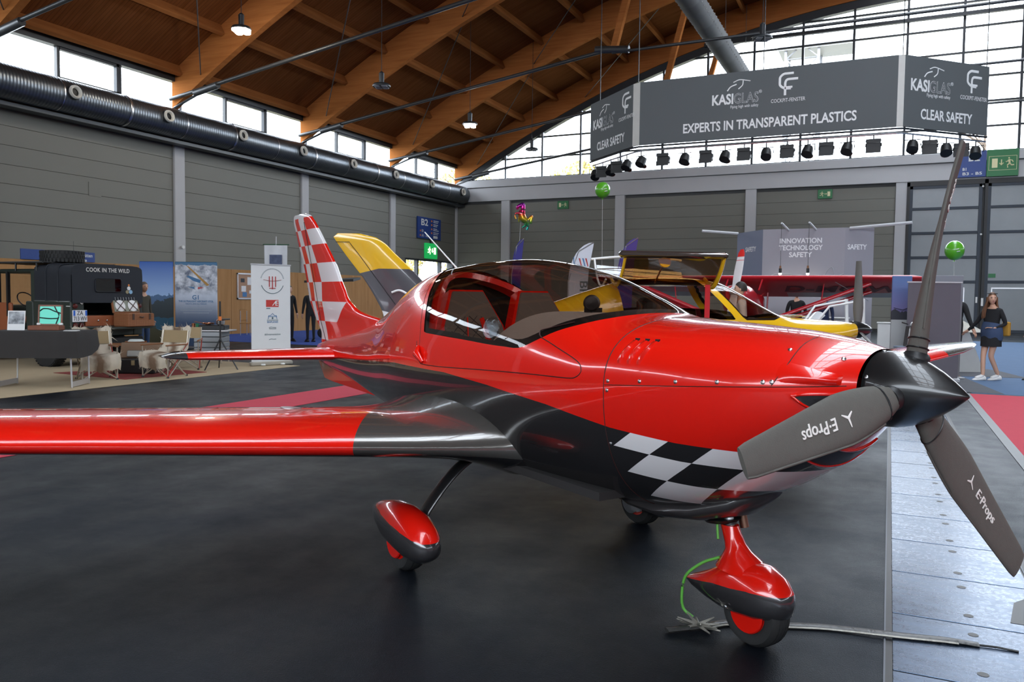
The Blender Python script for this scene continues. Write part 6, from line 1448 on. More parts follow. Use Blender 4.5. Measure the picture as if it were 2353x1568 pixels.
t = thing('fascia_sign', 'blue fascia sign reading g von Stätten above the plywood partition', 'sign', (-22.44, 15.9, 2.44)); MB().bbox(-0.02, 0.02, -1.15, 1.2, 0.0, 0.30, 0.004).build('sign_panel', BLUE, t)
text('sign_lettering', 'g von Stätten', LIT, t, (0.022, 1.12, 0.20), (0, 1, 0), (0, 0, 1), 0.15, 'RIGHT', bold=0.01, width=0.72); text('sign_lettering', 'schichte', LIT, t, (0.022, 0.92, 0.05), (0, 1, 0), (0, 0, 1), 0.15, 'RIGHT', bold=0.01)
t = thing('side_chair', 'pale plywood chair against the plywood partition', 'chair', (-21.3, 22.5, 0), math.radians(10))
MB().bbox(-0.24, 0.24, -0.22, 0.22, 0.43, 0.46, 0.01).build('seat', PLY, t); MB().bbox(-0.24, -0.21, -0.22, 0.22, 0.55, 0.95, 0.02).build('backrest', PLY, t)
for a in (-0.2, 0.2):
    for b in (-0.2, 0.2): MB().tube([(a, b, 0), (a, b, 0.43 if a > 0 else 0.9)], 0.012, 6).build('leg', STEEL, t)
t = thing('hanging_flag', 'white cloth flag with dark printed crest on a pole behind the roll-up banner', 'flag', (-15.3, 17.23, 0), math.radians(25))
MB().tube([(0, 0, 0), (0, 0, 3.1)], 0.015, 6).build('flag_pole', ALU, t); MB().tube([(-0.36, 0, 2.88), (0.36, 0, 2.88)], 0.015, 6).build('cross_bar', mat('bar_green', (0.03, 0.10, 0.05), 0.5), t)
MB().grid([[(lerp(-0.32, 0.32, i/12)*(1-0.04*k), -0.02+0.02*math.sin(i*0.9), lerp(2.86, 1.7, k)) for i in range(13)] for k in (0, 0.25, 0.5, 0.75, 1)]).build('flag_cloth', mat('flag_white', (0.68, 0.69, 0.72), 0.8), t, 60)
MB().box(-0.17, 0.17, -0.050, -0.045, 2.22, 2.60).build('crest', mat('crest_blue', (0.08, 0.10, 0.18), 0.7, var=0.5, vscale=12), t)
# ================================================================== RIGHT: STAND, SECOND HIGH-WING AEROPLANE, TOTEMS
BW = mat('stand_wall_grey', lin(150, 148, 156), 0.6, var=0.03, vscale=1); BWB = mat('stand_wall_blue', lin(120, 128, 150), 0.6, var=0.03)
st = thing('exhibition_wall', 'pale grey stand wall lettered INNOVATION TECHNOLOGY SAFETY', 'stand wall', (0, 0, 0))
seg2 = [((-4.45, 26.2), (-3.50, 25.0), BWB), ((-3.50, 25.0), (-1.22, 25.0), BW), ((-1.22, 25.0), (-0.47, 25.35), BW)]
PW = mat('stand_print_white', (0.80, 0.80, 0.82), 0.6)
for i, (a, b, m) in enumerate(seg2):
    A, B = Vector((*a, 0)), Vector((*b, 0)); d = (B-A); L = d.length; d.normalize(); nn = Vector((d.y, -d.x, 0)); M = Matrix(((d.x, -nn.x, 0, A.x), (d.y, -nn.y, 0, A.y), (0, 0, 1, 0), (0, 0, 0, 1)))
    p = MB().box(0, L, 0, 0.08, 0.0, 3.62, M).build('wall_panel', m, st); O = lambda t, z: A+d*(t*L)+nn*0.005+Vector((0, 0, z))
    if i == 1:
        for k, (s_, w_) in enumerate((('INNOVATION', 1.17), ('TECHNOLOGY', 1.22), ('SAFETY', 0.64))): text('wall_lettering', s_, PW, p, O(0.47, 3.26-0.205*k), d, (0, 0, 1), 0.20, bold=0.025, width=w_)
        for pl in ([(0.05, 2.15), (0.2, 2.3), (0.5, 2.25), (0.62, 2.1)], [(0.70, 2.0), (0.85, 2.5), (0.9, 2.2), (1.0, 2.3)]): MB().tube([O(t, z) for t, z in smooth_pts(pl, 4)], 0.012, 4).build('wall_sketch', mat('sketch_line', lin(172, 172, 178), 0.6), p)
    else: text('wall_lettering', 'SAFETY', PW, p, O(0.55 if i == 0 else 0.42, 3.06), d, (0, 0, 1), 0.20, bold=0.025, width=0.62 if i == 0 else 0.55)
for pl in ([(-4.4, 26.0, 3.60), (-5.4, 25.4, 3.66)], [(-1.1, 25.0, 3.60), (0.48, 24.6, 3.68)]): MB().tube(pl, 0.045, 6).build('light_bar', mat('light_bar_white', (0.6, 0.62, 0.64), 0.5), st)
for x in (-2.93, -2.17):
    MB().tube([(x+0.16, 25.0, 3.58), (x, 24.6, 3.76)], 0.03, 6).build('lamp_arm', MATS['light_bar_white'], st)
    t = thing('pendant_lamp', 'small black pendant spot with wooden cap before the letters ' + ('INNO' if x < -2.5 else 'TION'), 'lamp', (x, 24.6, 2.30))
    MB().tube([(0, 0, 0.2), (0, 0, 1.44)], 0.006, 5).build('lamp_cable', BLACK, t); MB().lathe([(0.04, 0.0), (0.042, 0.14)], 14, (0, 0, 0)).build('lamp_body', BLACK, t, 40); MB().lathe([(0.03, 0.14), (0.025, 0.22)], 12, (0, 0, 0)).build('lamp_cap', BRASS, t, 40); MB().ell((0, 0, -0.01), 0.042, 0.042, 0.045, 12, 8).build('lamp_bulb', LAMPON, t, 60)
t = thing('reception_counter', 'low white counter in front of the slogan wall', 'counter', (-1.75, 24.45, 0.01)); MB().bbox(-0.7, 0.7, -0.25, 0.25, 0, 1.0, 0.03).build('counter_body', mat('counter_pale', (0.55, 0.54, 0.57), 0.5), t); MB().bbox(-0.74, 0.74, -0.3, 0.3, 1.0, 1.04, 0.01).build('counter_top', WHITE, t)

# ---- red and white high-wing taildragger, nose towards the camera
hw = thing('light_aircraft', 'red high-wing taildragger aeroplane with white propeller behind the yellow one', 'aeroplane', (-3.15, 20.0, 0), -PI/2)   # x forward = -Y, y = port = +X
HR = mat('fabric_red', (0.46, 0.015, 0.025), 0.3, coat=0.5); HW = mat('fabric_white', (0.66, 0.62, 0.62), 0.4, coat=0.3)
TL = math.radians(17); hroot = Matrix.Translation((-0.2, 0, 1.90)) @ Matrix.Rotation(-TL, 4, 'Y') @ Matrix.Translation((0.2, 0, -1.90))
def hb(m, nm, mt, par=None, sm=50): m.v = [tuple(hroot @ Vector(p)) for p in m.v]; return m.build(nm, mt, par or hw, sm)
m_, nt_, b_ = newmat('wing_fabric_two_tone'); vec, x_, y_, z_ = coords(nt_)
und = (z_ + (x_-0.1)*-0.23).lt(1.895)*x_.lt(0.10)*y_.abs().gt(0.85); nt_.links.new(mixc(nt_, und, (0.46, 0.015, 0.025), (0.42, 0.42, 0.43)), b_.inputs['Base Color']); b_.inputs['Roughness'].default_value = 0.3
for s in (-1, 1):
    w_ = hb(loft([(s*y, 0.32, 1.55, 1.90, 0.12) for y in (0.0, 0.5, 1.5, 2.6, 3.6)] + [(s*3.85, 0.22, 1.3, 1.91, 0.09), (s*3.93, 0.1, 0.9, 1.92, 0.04)], 16), 'wing', m_)
    for xx in (0.05, -0.55): hb(MB().tube([(xx, s*2.75, 1.84), (xx*0.6-0.1, s*0.5, 0.92)], 0.022, 8, rz=0.045), 'wing_strut', HR, None, 60)
    hb(MB().tube([(0.0, s*1.75, 1.84), (-0.1, s*1.7, 1.42)], 0.016, 6), 'jury_strut', HR, None, 60)
hb(MB().tube([(0.15, 2.0, 1.84), (-0.2, 2.7, 1.5)], 0.006, 5), 'bracing_wire', STEEL)
tx = text('registration', 'D-MCPW', mat('maroon_letters', (0.10, 0.01, 0.02), 0.5), hw, hroot @ Vector((-0.42, 2.1, 1.835)), (0, 1, 0), (-math.cos(TL), 0, -math.sin(TL)), 0.62, bold=0.02, width=2.5, shear=0.2) if False else \
     text('registration', 'D-MCIW', mat('maroon_letters', (0.10, 0.01, 0.02), 0.5), hw, hroot @ Vector((-0.38, 2.05, 1.828)), (0, 1, 0), tuple(hroot.to_3x3() @ Vector((1, 0, 0))), 0.62, bold=0.02, width=2.6, shear=0.2)
rows_ = []
for x, zt, zb, wd in ((1.35, 1.36, 1.0, 0.22), (1.1, 1.45, 0.92, 0.36), (0.6, 1.50, 0.85, 0.40), (0.3, 1.50, 0.80, 0.40), (-1.2, 1.45, 0.80, 0.38), (-2.4, 1.30, 0.98, 0.17), (-3.3, 1.25, 1.1, 0.05)):
    rows_.append([(x, wd*math.copysign(abs(math.cos(q))**0.7, math.cos(q)), (zt+zb)/2+(zt-zb)/2*math.copysign(abs(math.sin(q))**0.7, math.sin(q))) for q in [2*PI*k/20 for k in range(20)]])
hb(MB().grid(rows_, True, True), 'fuselage', HR)
hb(MB().grid([[(0.62, y, 1.50), (0.25, y, 1.90)] for y in (-0.38, -0.2, 0, 0.2, 0.38)]), 'windscreen', PANE)
for s in (-1, 1):
    hb(MB().tube([(0.62, s*0.39, 1.48), (0.22, s*0.40, 1.90)], 0.02, 6), 'cabin_tube', HR); hb(MB().tube([(-0.9, s*0.39, 1.45), (-0.8, s*0.40, 1.88)], 0.02, 6), 'cabin_tube', HR); hb(MB().tube([(0.2, s*0.39, 1.48), (-0.6, s*0.40, 1.88)], 0.015, 6), 'cabin_tube', HR)
    hb(MB().tube([(0.35, s*0.35, 0.85), (0.45, s*0.85, 0.36)], 0.025, 6), 'gear_leg', HR); hb(MB().lathe([(0.1, -0.07), (0.20, -0.065), (0.22, 0), (0.20, 0.065), (0.1, 0.07)], 20, (0.46, s*0.92, 0.32), (0, 1, 0)), 'wheel', RUBBER)
    hb(MB().bbox(-0.65, -0.25, s*0.2-0.17, s*0.2+0.17, 1.2, 1.68, 0.06), 'seat', HR); 
    hb(MB().tube([(-0.23, s*0.2-0.08, 1.25), (-0.23, s*0.2-0.05, 1.66)], 0.03, 6, rz=0.01), 'seat_stripe', HW)
hb(MB().bbox(-3.4, -2.9, -1.0, 1.0, 1.16, 1.20, 0.015), 'tailplane', HR); hb(MB().prism([(-2.7, 1.2), (-3.4, 1.2), (-3.45, 1.9), (-3.2, 1.95)], (0, -0.02, 0), (1, 0, 0), (0, 0, 1), (0, 0.04, 0)), 'tail_fin', HR)
hb(MB().tube([(-3.1, 0, 1.12), (-3.2, 0, 0.98)], 0.04, 6), 'tail_wheel_leg', BLACK)
hb(MB().lathe([(0.14, 0), (0.12, 0.1), (0.05, 0.22), (0, 0.24)], 20, (1.36, 0, 1.2), (1, 0, 0)), 'spinner', HW)
for s in (-1, 1):
    d = Vector((0, 0.09, 1)).normalized()*s; P = Vector((1.46, 0, 1.2)); rows_ = []
    for i in range(12):
        t = i/11; wd = 0.05+0.045*math.sin(PI*min(1, 0.15+t*0.75)); wd *= (1 if t < 0.95 else 0.6); rows_.append([P+d*t*0.98+Vector((0.25*wd*math.cos(q), wd*math.cos(q), 0))+Vector((0.018*(1-t*0.6)*math.sin(q), 0, 0)) for q in [2*PI*k/10 for k in range(10)]])
    bl = hb(MB().grid(rows_[:10], True, True), 'propeller_blade', HW); hb(MB().grid(rows_[9:], True, True), 'blade_tip', mat('tip_red', (0.62, 0.02, 0.015), 0.4), bl)
    hb(MB().grid([[q_ for q_ in (Vector(p)*1.0 for p in rows_[8])], [Vector(p)+d*0.012 for p in rows_[8]]], True, True), 'tip_ring', MATS['tip_red'], bl)

# ---- totems and counter near the walking couple
def totmat(nt, vec, x, y, z):
    n = noise(nt, vec, 5, 5); c = mixc(nt, rng(z, 1.2, 1.9, 0, 1), (0.16, 0.12, 0.26), (0.10, 0.16, 0.36)); c = mixc(nt, (z+n*0.3).lt(1.45)*(z).gt(1.15), c, (0.03, 0.03, 0.04)); return mixc(nt, z.lt(1.15), c, (0.38, 0.38, 0.38))
t = thing('display_totem', 'purple and blue printed totem with a dark aircraft silhouette behind the propeller', 'totem', (0.03, 17.1, 0.01), math.radians(18)); MB().bbox(0, 0.36, -0.02, 0.02, 0, 1.99, 0.006).build('printed_sheet', printmat('print_totem', totmat), t); MB().bbox(-0.02, 0.38, -0.15, 0.15, 0, 0.03, 0.006).build('base_plate', ALU, t)
MB().tube([(0.04, -0.026, 1.38), (0.2, -0.026, 1.34), (0.34, -0.026, 1.40)], 0.02, 5, rz=0.004).build('printed_plane', BLACK, t)
t = thing('rollup_banner', 'plain grey roll-up banner seen from behind next to the walking couple', 'banner', (0.28, 16.55, 0.01), math.radians(22)); MB().box(0.02, 0.97, -0.004, 0.004, 0.08, 1.86).build('banner_sheet', mat('banner_back_grey', (0.115, 0.105, 0.125), 0.7), t); MB().bbox(0, 0.99, -0.08, 0.08, 0, 0.09, 0.02).build('cassette', ALU, t); MB().box(0, 0.99, -0.012, 0.012, 1.85, 1.875).build('top_bar', ALU, t); MB().tube([(0.5, 0.03, 0.08), (0.5, 0.03, 1.86)], 0.012, 6).build('pole', ALU, t)
def totmat2(nt, vec, x, y, z):
    n = noise(nt, vec, 4, 4); c = mixc(nt, rng(z, 1.0, 1.9, 0, 1), (0.17, 0.16, 0.17), (0.22, 0.23, 0.26)); return mixc(nt, (z+n*0.2+x*0.8).lt(1.75)*z.gt(1.18), c, (0.28, 0.05, 0.045))
t = thing('display_totem', 'grey printed totem with a red shape behind the grey roll-up banner', 'totem', (0.56, 17.72, 0.01), math.radians(22)); MB().bbox(0, 0.78, -0.02, 0.02, 0, 2.02, 0.006).build('printed_sheet', printmat('print_totem_red', totmat2), t); MB().bbox(-0.02, 0.82, -0.15, 0.15, 0, 0.03, 0.006).build('base_plate', ALU, t)
t = thing('info_counter', 'white curved info desk with a sloping picture top beside the couple', 'counter', (1.40, 19.9, 0.01), math.radians(25)); MB().prism([(-0.35, 0), (0.38, 0), (0.42, 0.05), (0.10, 0.85), (-0.35, 0.85)], (0, -0.2, 0), (1, 0, 0), (0, 0, 1), (0, 0.4, 0)).build('desk_body', mat('desk_pale', (0.55, 0.55, 0.54), 0.5), t)
MB().prism([(-0.40, 0.0), (0.42, 0.0), (0.0, 0.30), (-0.40, 0.40)], (0, -0.25, 0.86), (1, 0, 0), (0, 0.55, 0.83), (0, 0.02, -0.01)).build('picture_top', mat('picture_print', (0.70, 0.68, 0.60), 0.3, var=0.3, vscale=10), t)
t = thing('white_pillar', 'short white display pillar behind the metal plates', 'pillar', (-0.1, 19.7, 0.0)); MB().bbox(-0.13, 0.13, -0.13, 0.13, 0, 1.02, 0.01).build('pillar_body', WHITE, t); MB().bbox(-0.15, 0.15, -0.15, 0.15, 1.02, 1.05, 0.008).build('pillar_cap', WHITE, t)
t = thing('sample_case', 'black sample case with steel handle frame on a small stand behind the propeller', 'case', (0.40, 16.0, 0.01), math.radians(25))
MB().bbox(-0.26, 0.24, -0.2, 0.2, 0.66, 0.70, 0.01).build('stand_top', mat('stand_blue', (0.15, 0.2, 0.28), 0.4), t); MB().bbox(-0.05, 0.05, -0.05, 0.05, 0, 0.66, 0.01).build('stand_leg', BLACK, t); MB().bbox(-0.2, 0.2, -0.15, 0.15, 0, 0.03, 0.01).build('stand_foot', BLACK, t)
MB().prism([(-0.12, 0), (0.18, 0), (0.18, 0.30), (-0.08, 0.36)], (0, -0.12, 0.70), (1, 0, 0), (0, 0, 1), (0, 0.24, 0)).build('case_body', BLACK, t); MB().tube(smooth_pts([(-0.15, -0.13, 0.74), (-0.12, -0.13, 1.08), (-0.05, -0.13, 1.13), (0.10, -0.13, 1.13), (0.15, -0.13, 1.08)], 4), 0.012, 6).build('handle_frame', ALU, t, 60)
MB().tube([(-0.03, -0.13, 0.8), (0.08, -0.13, 1.32), (0.16, -0.13, 1.0)], 0.012, 5).build('strap', BLACK, t); MB().box(-0.08, 0.16, -0.135, -0.125, 1.0, 1.03).build('case_trim', LIT, t); MB().tube([(-0.15, -0.1, 1.10), (-0.26, -0.1, 1.13)], 0.012, 5).build('lever', BLACK, t)

# ---- balloons and feather flags
GRB = mat('balloon_green', (0.10, 0.42, 0.02), 0.3, coat=0.5)
for nm, (x, y, z), r, zf in (('high above the yellow door', (-7.9, 23.05, 4.75), 0.225, 0.9), ('behind the upright propeller blade', (1.7, 27.4, 3.06), 0.27, 0.9)):
    t = thing('balloon', 'round green balloon on a thin string ' + nm, 'balloon', (x, y, 0)); MB().ell((0, 0, z), r, r, r*1.08, 20, 14).build('balloon_skin', GRB, t, 60); MB().lathe([(0.03, 0), (0.012, 0.04)], 8, (0, 0, z-r*1.08-0.035)).build('balloon_knot', GRB, t); MB().tube([(0, 0, z-r*1.08), (0.02, 0, z*0.6), (-0.02, 0, 0.01)], 0.004, 4).build('balloon_string', WHITE, t)
    cdir = Vector((-x, -y, 1.5-z)).normalized(); sdv = cdir.cross(Vector((0, 0, 1))).normalized()
    for k, L in enumerate((0.11, 0.13)): MB().tube([Vector((0, 0, z))+cdir*r*1.01-sdv*0.02*k-sdv*L*0.3+Vector((0, 0, 0.03-0.07*k)), Vector((0, 0, z))+cdir*r*0.96-sdv*L*1.1+Vector((0, 0, 0.05-0.07*k))], 0.022, 6, rz=0.014).build('balloon_print', LIT, t)
m_, nt_, b_ = newmat('rainbow_foil'); vec, x_, y_, z_ = coords(nt_); cr = nt_.nodes.new('ShaderNodeValToRGB'); nt_.links.new(rng(z_, 3.75, 4.55, 0, 1).k, cr.inputs[0])
for i, (p, c) in enumerate(((0.0, (0.0, 0.35, 0.30)), (0.2, (0.10, 0.45, 0.12)), (0.38, (0.70, 0.48, 0.03)), (0.55, (0.60, 0.06, 0.03)), (0.78, (0.62, 0.02, 0.22)), (1.0, (0.16, 0.02, 0.28)))):
    e = cr.color_ramp.elements[i] if i < 2 else cr.color_ramp.elements.new(p); e.position = p; e.color = (*c, 1)
nt_.links.new(cr.outputs[0], b_.inputs['Base Color']); b_.inputs['Metallic'].default_value = 0.7; b_.inputs['Roughness'].default_value = 0.22
t = thing('foil_balloon', 'shiny rainbow foil balloon in the shape of a rearing horse', 'balloon', (-10.91, 23.8, 0), math.radians(25))
hz = [((-0.02, 4.30), 0.10), ((0.0, 4.15), 0.13), ((0.06, 4.02), 0.11), ((0.14, 3.96), 0.11)]
def chain(pts, rad, nm='balloon_limb', par=t): return MB().tube([(a, 0, b) for a, b in smooth_pts(pts, 4)], [interp(i/4, list(range(len(rad))), rad) for i in range((len(pts)-1)*4+1)], 10, rz=None).build(nm, m_, par, 60)
bodyb = chain([(-0.10, 4.50), (0.03, 4.52), (0.05, 4.38), (0.01, 4.22), (0.06, 4.06), (0.18, 3.98)], [0.03, 0.07, 0.08, 0.12, 0.12, 0.09], 'balloon_body')
chain([(0.03, 4.50), (-0.10, 4.46), (-0.15, 4.36)], [0.06, 0.06, 0.035]); chain([(-0.05, 4.24), (-0.17, 4.24), (-0.21, 4.14), (-0.18, 4.06)], [0.05, 0.03, 0.025, 0.025]); chain([(-0.03, 4.14), (-0.09, 4.04), (-0.07, 3.95)], [0.05, 0.03, 0.02])
chain([(0.16, 3.98), (0.12, 3.84), (0.02, 3.78)], [0.08, 0.04, 0.02]); chain([(0.18, 3.95), (0.22, 3.82), (0.18, 3.70)], [0.08, 0.04, 0.03]); chain([(0.22, 4.02), (0.33, 4.14), (0.31, 3.98), (0.30, 3.90)], [0.05, 0.05, 0.05, 0.03])
MB().tube([(-0.02, 0, 3.95), (-0.10, 0, 2.5), (-0.16, 0, 0.01)], 0.004, 4).build('balloon_string', WHITE, t)
def feather(label, loc, h, w_, m, rz, logo=None):
    t = thing('feather_flag', label, 'flag', loc, rz); MB().tube([(0, 0, 0), (0, 0, h*0.7), (w_*0.4, 0, h*0.93), (w_*1.0, 0, h)], 0.015, 6).build('flag_pole', ALU, t, 60)
    out = [(0, 0.5)] + [(w_*(1-math.cos(k/8*PI/2)), h*0.70+(h*0.30)*math.sin(k/8*PI/2)) for k in range(9)] + [(w_*0.98, h*0.97), (w_*0.82, h*0.8), (w_*0.75, h*0.6), (w_*0.70, 0.5)]
    f = MB().prism(out, (0, -0.004, 0), (1, 0, 0), (0, 0, 1), (0, 0.008, 0)).build('flag_cloth', m, t); MB().bbox(-0.2, 0.2, -0.2, 0.2, 0, 0.03, 0.01).build('flag_base', DARK, t)
    return t, f
feather('slim dark blue feather flag beside the foil horse', (-8.62, 18.25, 0), 2.98, 0.30, mat('flag_navy', (0.03, 0.025, 0.20), 0.7), math.radians(25))
t, f = feather('white feather flag with red and blue stripes behind the canopy', (-5.83, 15.0, 0), 2.62, 0.50, mat('flag_white2', (0.62, 0.64, 0.72), 0.7), math.radians(25))
for k, (m, a) in enumerate(((PR, 0.20), (PBl, 0.27), (PR, 0.33))): MB().prism([(a, 2.30), (a+0.03, 2.30), (a+0.07, 2.14), (a+0.05, 2.14)], (0, -0.008, 0), (1, 0, 0), (0, 0, 1), (0, 0.003, 0)).build('flag_stripe', m, f)
MB().tube([(0.10, -0.008, 2.32), (0.11, -0.008, 2.2), (0.20, -0.008, 2.10)], 0.008, 4).build('flag_stripe', PBl, f)
text('flag_lettering', 'BRISTELL', PG, f, (0.30, -0.007, 1.3), (0, 0, -1), (1, 0, 0), 0.22, bold=0.01, width=1.1)
feather('purple feather flag behind the raised amber door', (-6.20, 19.35, 0), 3.03, 0.50, mat('flag_purple', (0.07, 0.035, 0.22), 0.7), math.radians(25))
# ---- trike with folded dark wing beyond the tail fin
t = thing('microlight_trike', 'dark microlight trike with folded wing and small wheels beyond the checkered fin', 'microlight', (-17.2, 22.6, 0.005), math.radians(60))
for s in (-1, 1): MB().lathe([(0.1, -0.05), (0.17, -0.04), (0.18, 0), (0.17, 0.04), (0.1, 0.05)], 16, (-0.4, s*0.7, 0.18), (0, 1, 0)).build('wheel', RUBBER, t, 40); MB().tube([(0, 0, 0.5), (-0.4, s*0.68, 0.2)], 0.03, 6).build('axle_arm', BLACK, t)
MB().lathe([(0.1, -0.05), (0.17, -0.04), (0.18, 0), (0.17, 0.04), (0.1, 0.05)], 16, (1.1, 0, 0.18), (0, 1, 0)).build('wheel', RUBBER, t, 40); MB().tube([(1.1, 0, 0.3), (0.2, 0, 0.5), (-0.3, 0, 0.6), (-0.1, 0, 1.95)], 0.035, 7).build('keel_tube', BLACK, t, 60)
MB().grid([[(1.1-0.2*k, y, z) for y, z in ((-0.3*(1-0.2*k), 0.42+0.18*k), (0, 0.35+0.12*k), (0.3*(1-0.2*k), 0.42+0.18*k))] for k in range(5)]).build('pod', mat('trike_green', (0.04, 0.25, 0.05), 0.4), t, 60)
MB().prism([(-2.2, 0), (2.2, 0), (0.3, 1.1), (-0.3, 1.1)], (-0.5, 0, 1.95), (0, 1, 0), (1, 0, 0.1), (0, 0, 0.08)).build('folded_wing', mat('dark_sailcloth', (0.04, 0.045, 0.05), 0.7), t)
MB().bbox(-0.5, -0.1, -0.25, 0.25, 0.6, 1.1, 0.05).build('engine', DARK, t)
# ---- white gyrocopter cabin beyond the yellow propeller
t = thing('gyrocopter', 'white open-frame gyrocopter cabin with a bright clear screen behind the yellow propeller', 'gyrocopter', (-1.05, 16.6, 0.0), math.radians(-150))
MB().tube([(-0.55, 0.30, 0.45), (-0.50, 0.32, 1.55), (-0.47, 0.32, 1.60)], 0.035, 8).build('mast_post', WHITE, t, 60); MB().tube([(-0.50, 0.32, 1.52), (0.15, 0.30, 1.40), (0.45, 0.25, 1.00), (0.62, 0.18, 0.70)], 0.022, 8).build('frame_tube', WHITE, t, 60); MB().tube([(-0.50, -0.32, 1.52), (0.15, -0.30, 1.40), (0.45, -0.25, 1.00), (0.62, -0.18, 0.70)], 0.022, 8).build('frame_tube', WHITE, t, 60); MB().tube([(-0.55, -0.30, 0.45), (-0.50, -0.32, 1.55)], 0.035, 8).build('mast_post', WHITE, t, 60)
rows_ = []
for x, zt, zb, wd in ((0.95, 0.62, 0.50, 0.06), (0.75, 0.80, 0.36, 0.24), (0.3, 0.88, 0.28, 0.34), (-0.3, 0.86, 0.30, 0.34), (-0.8, 0.75, 0.45, 0.2)): rows_.append([(x, wd*math.cos(q), (zt+zb)/2+(zt-zb)/2*math.sin(q)) for q in [2*PI*k/18 for k in range(18)]])
MB().grid(rows_, True, True).build('pod', mat('gyro_white', (0.80, 0.80, 0.80), 0.25, coat=0.8), t, 60)
MB().grid([[(lerp(0.70, 0.22, k/6), 0.30*(0.6+0.4*k/6)*math.sin(lerp(-1.3, 1.3, j/10)), lerp(0.80, 1.30, k/6)-0.10*(1-math.cos(lerp(-1.3, 1.3, j/10)))) for j in range(11)] for k in range(7)]).build('windscreen', mat('screen_glare_white', (0.85, 0.87, 0.9), 0.25, coat=1.0), t, 60)  # bright reflection on the screen painted as opaque white
for a, b in ((-0.35, 0.55), (-0.35, -0.55), (0.7, 0.0)): MB().lathe([(0.08, -0.05), (0.15, -0.045), (0.16, 0), (0.15, 0.045), (0.08, 0.05)], 18, (a, b, 0.16), (0, 1, 0)).build('wheel', RUBBER, t, 40); MB().tube([(a*0.8, b*0.3, 0.4), (a, b*0.95, 0.17)], 0.02, 6).build('gear_leg', WHITE, t)
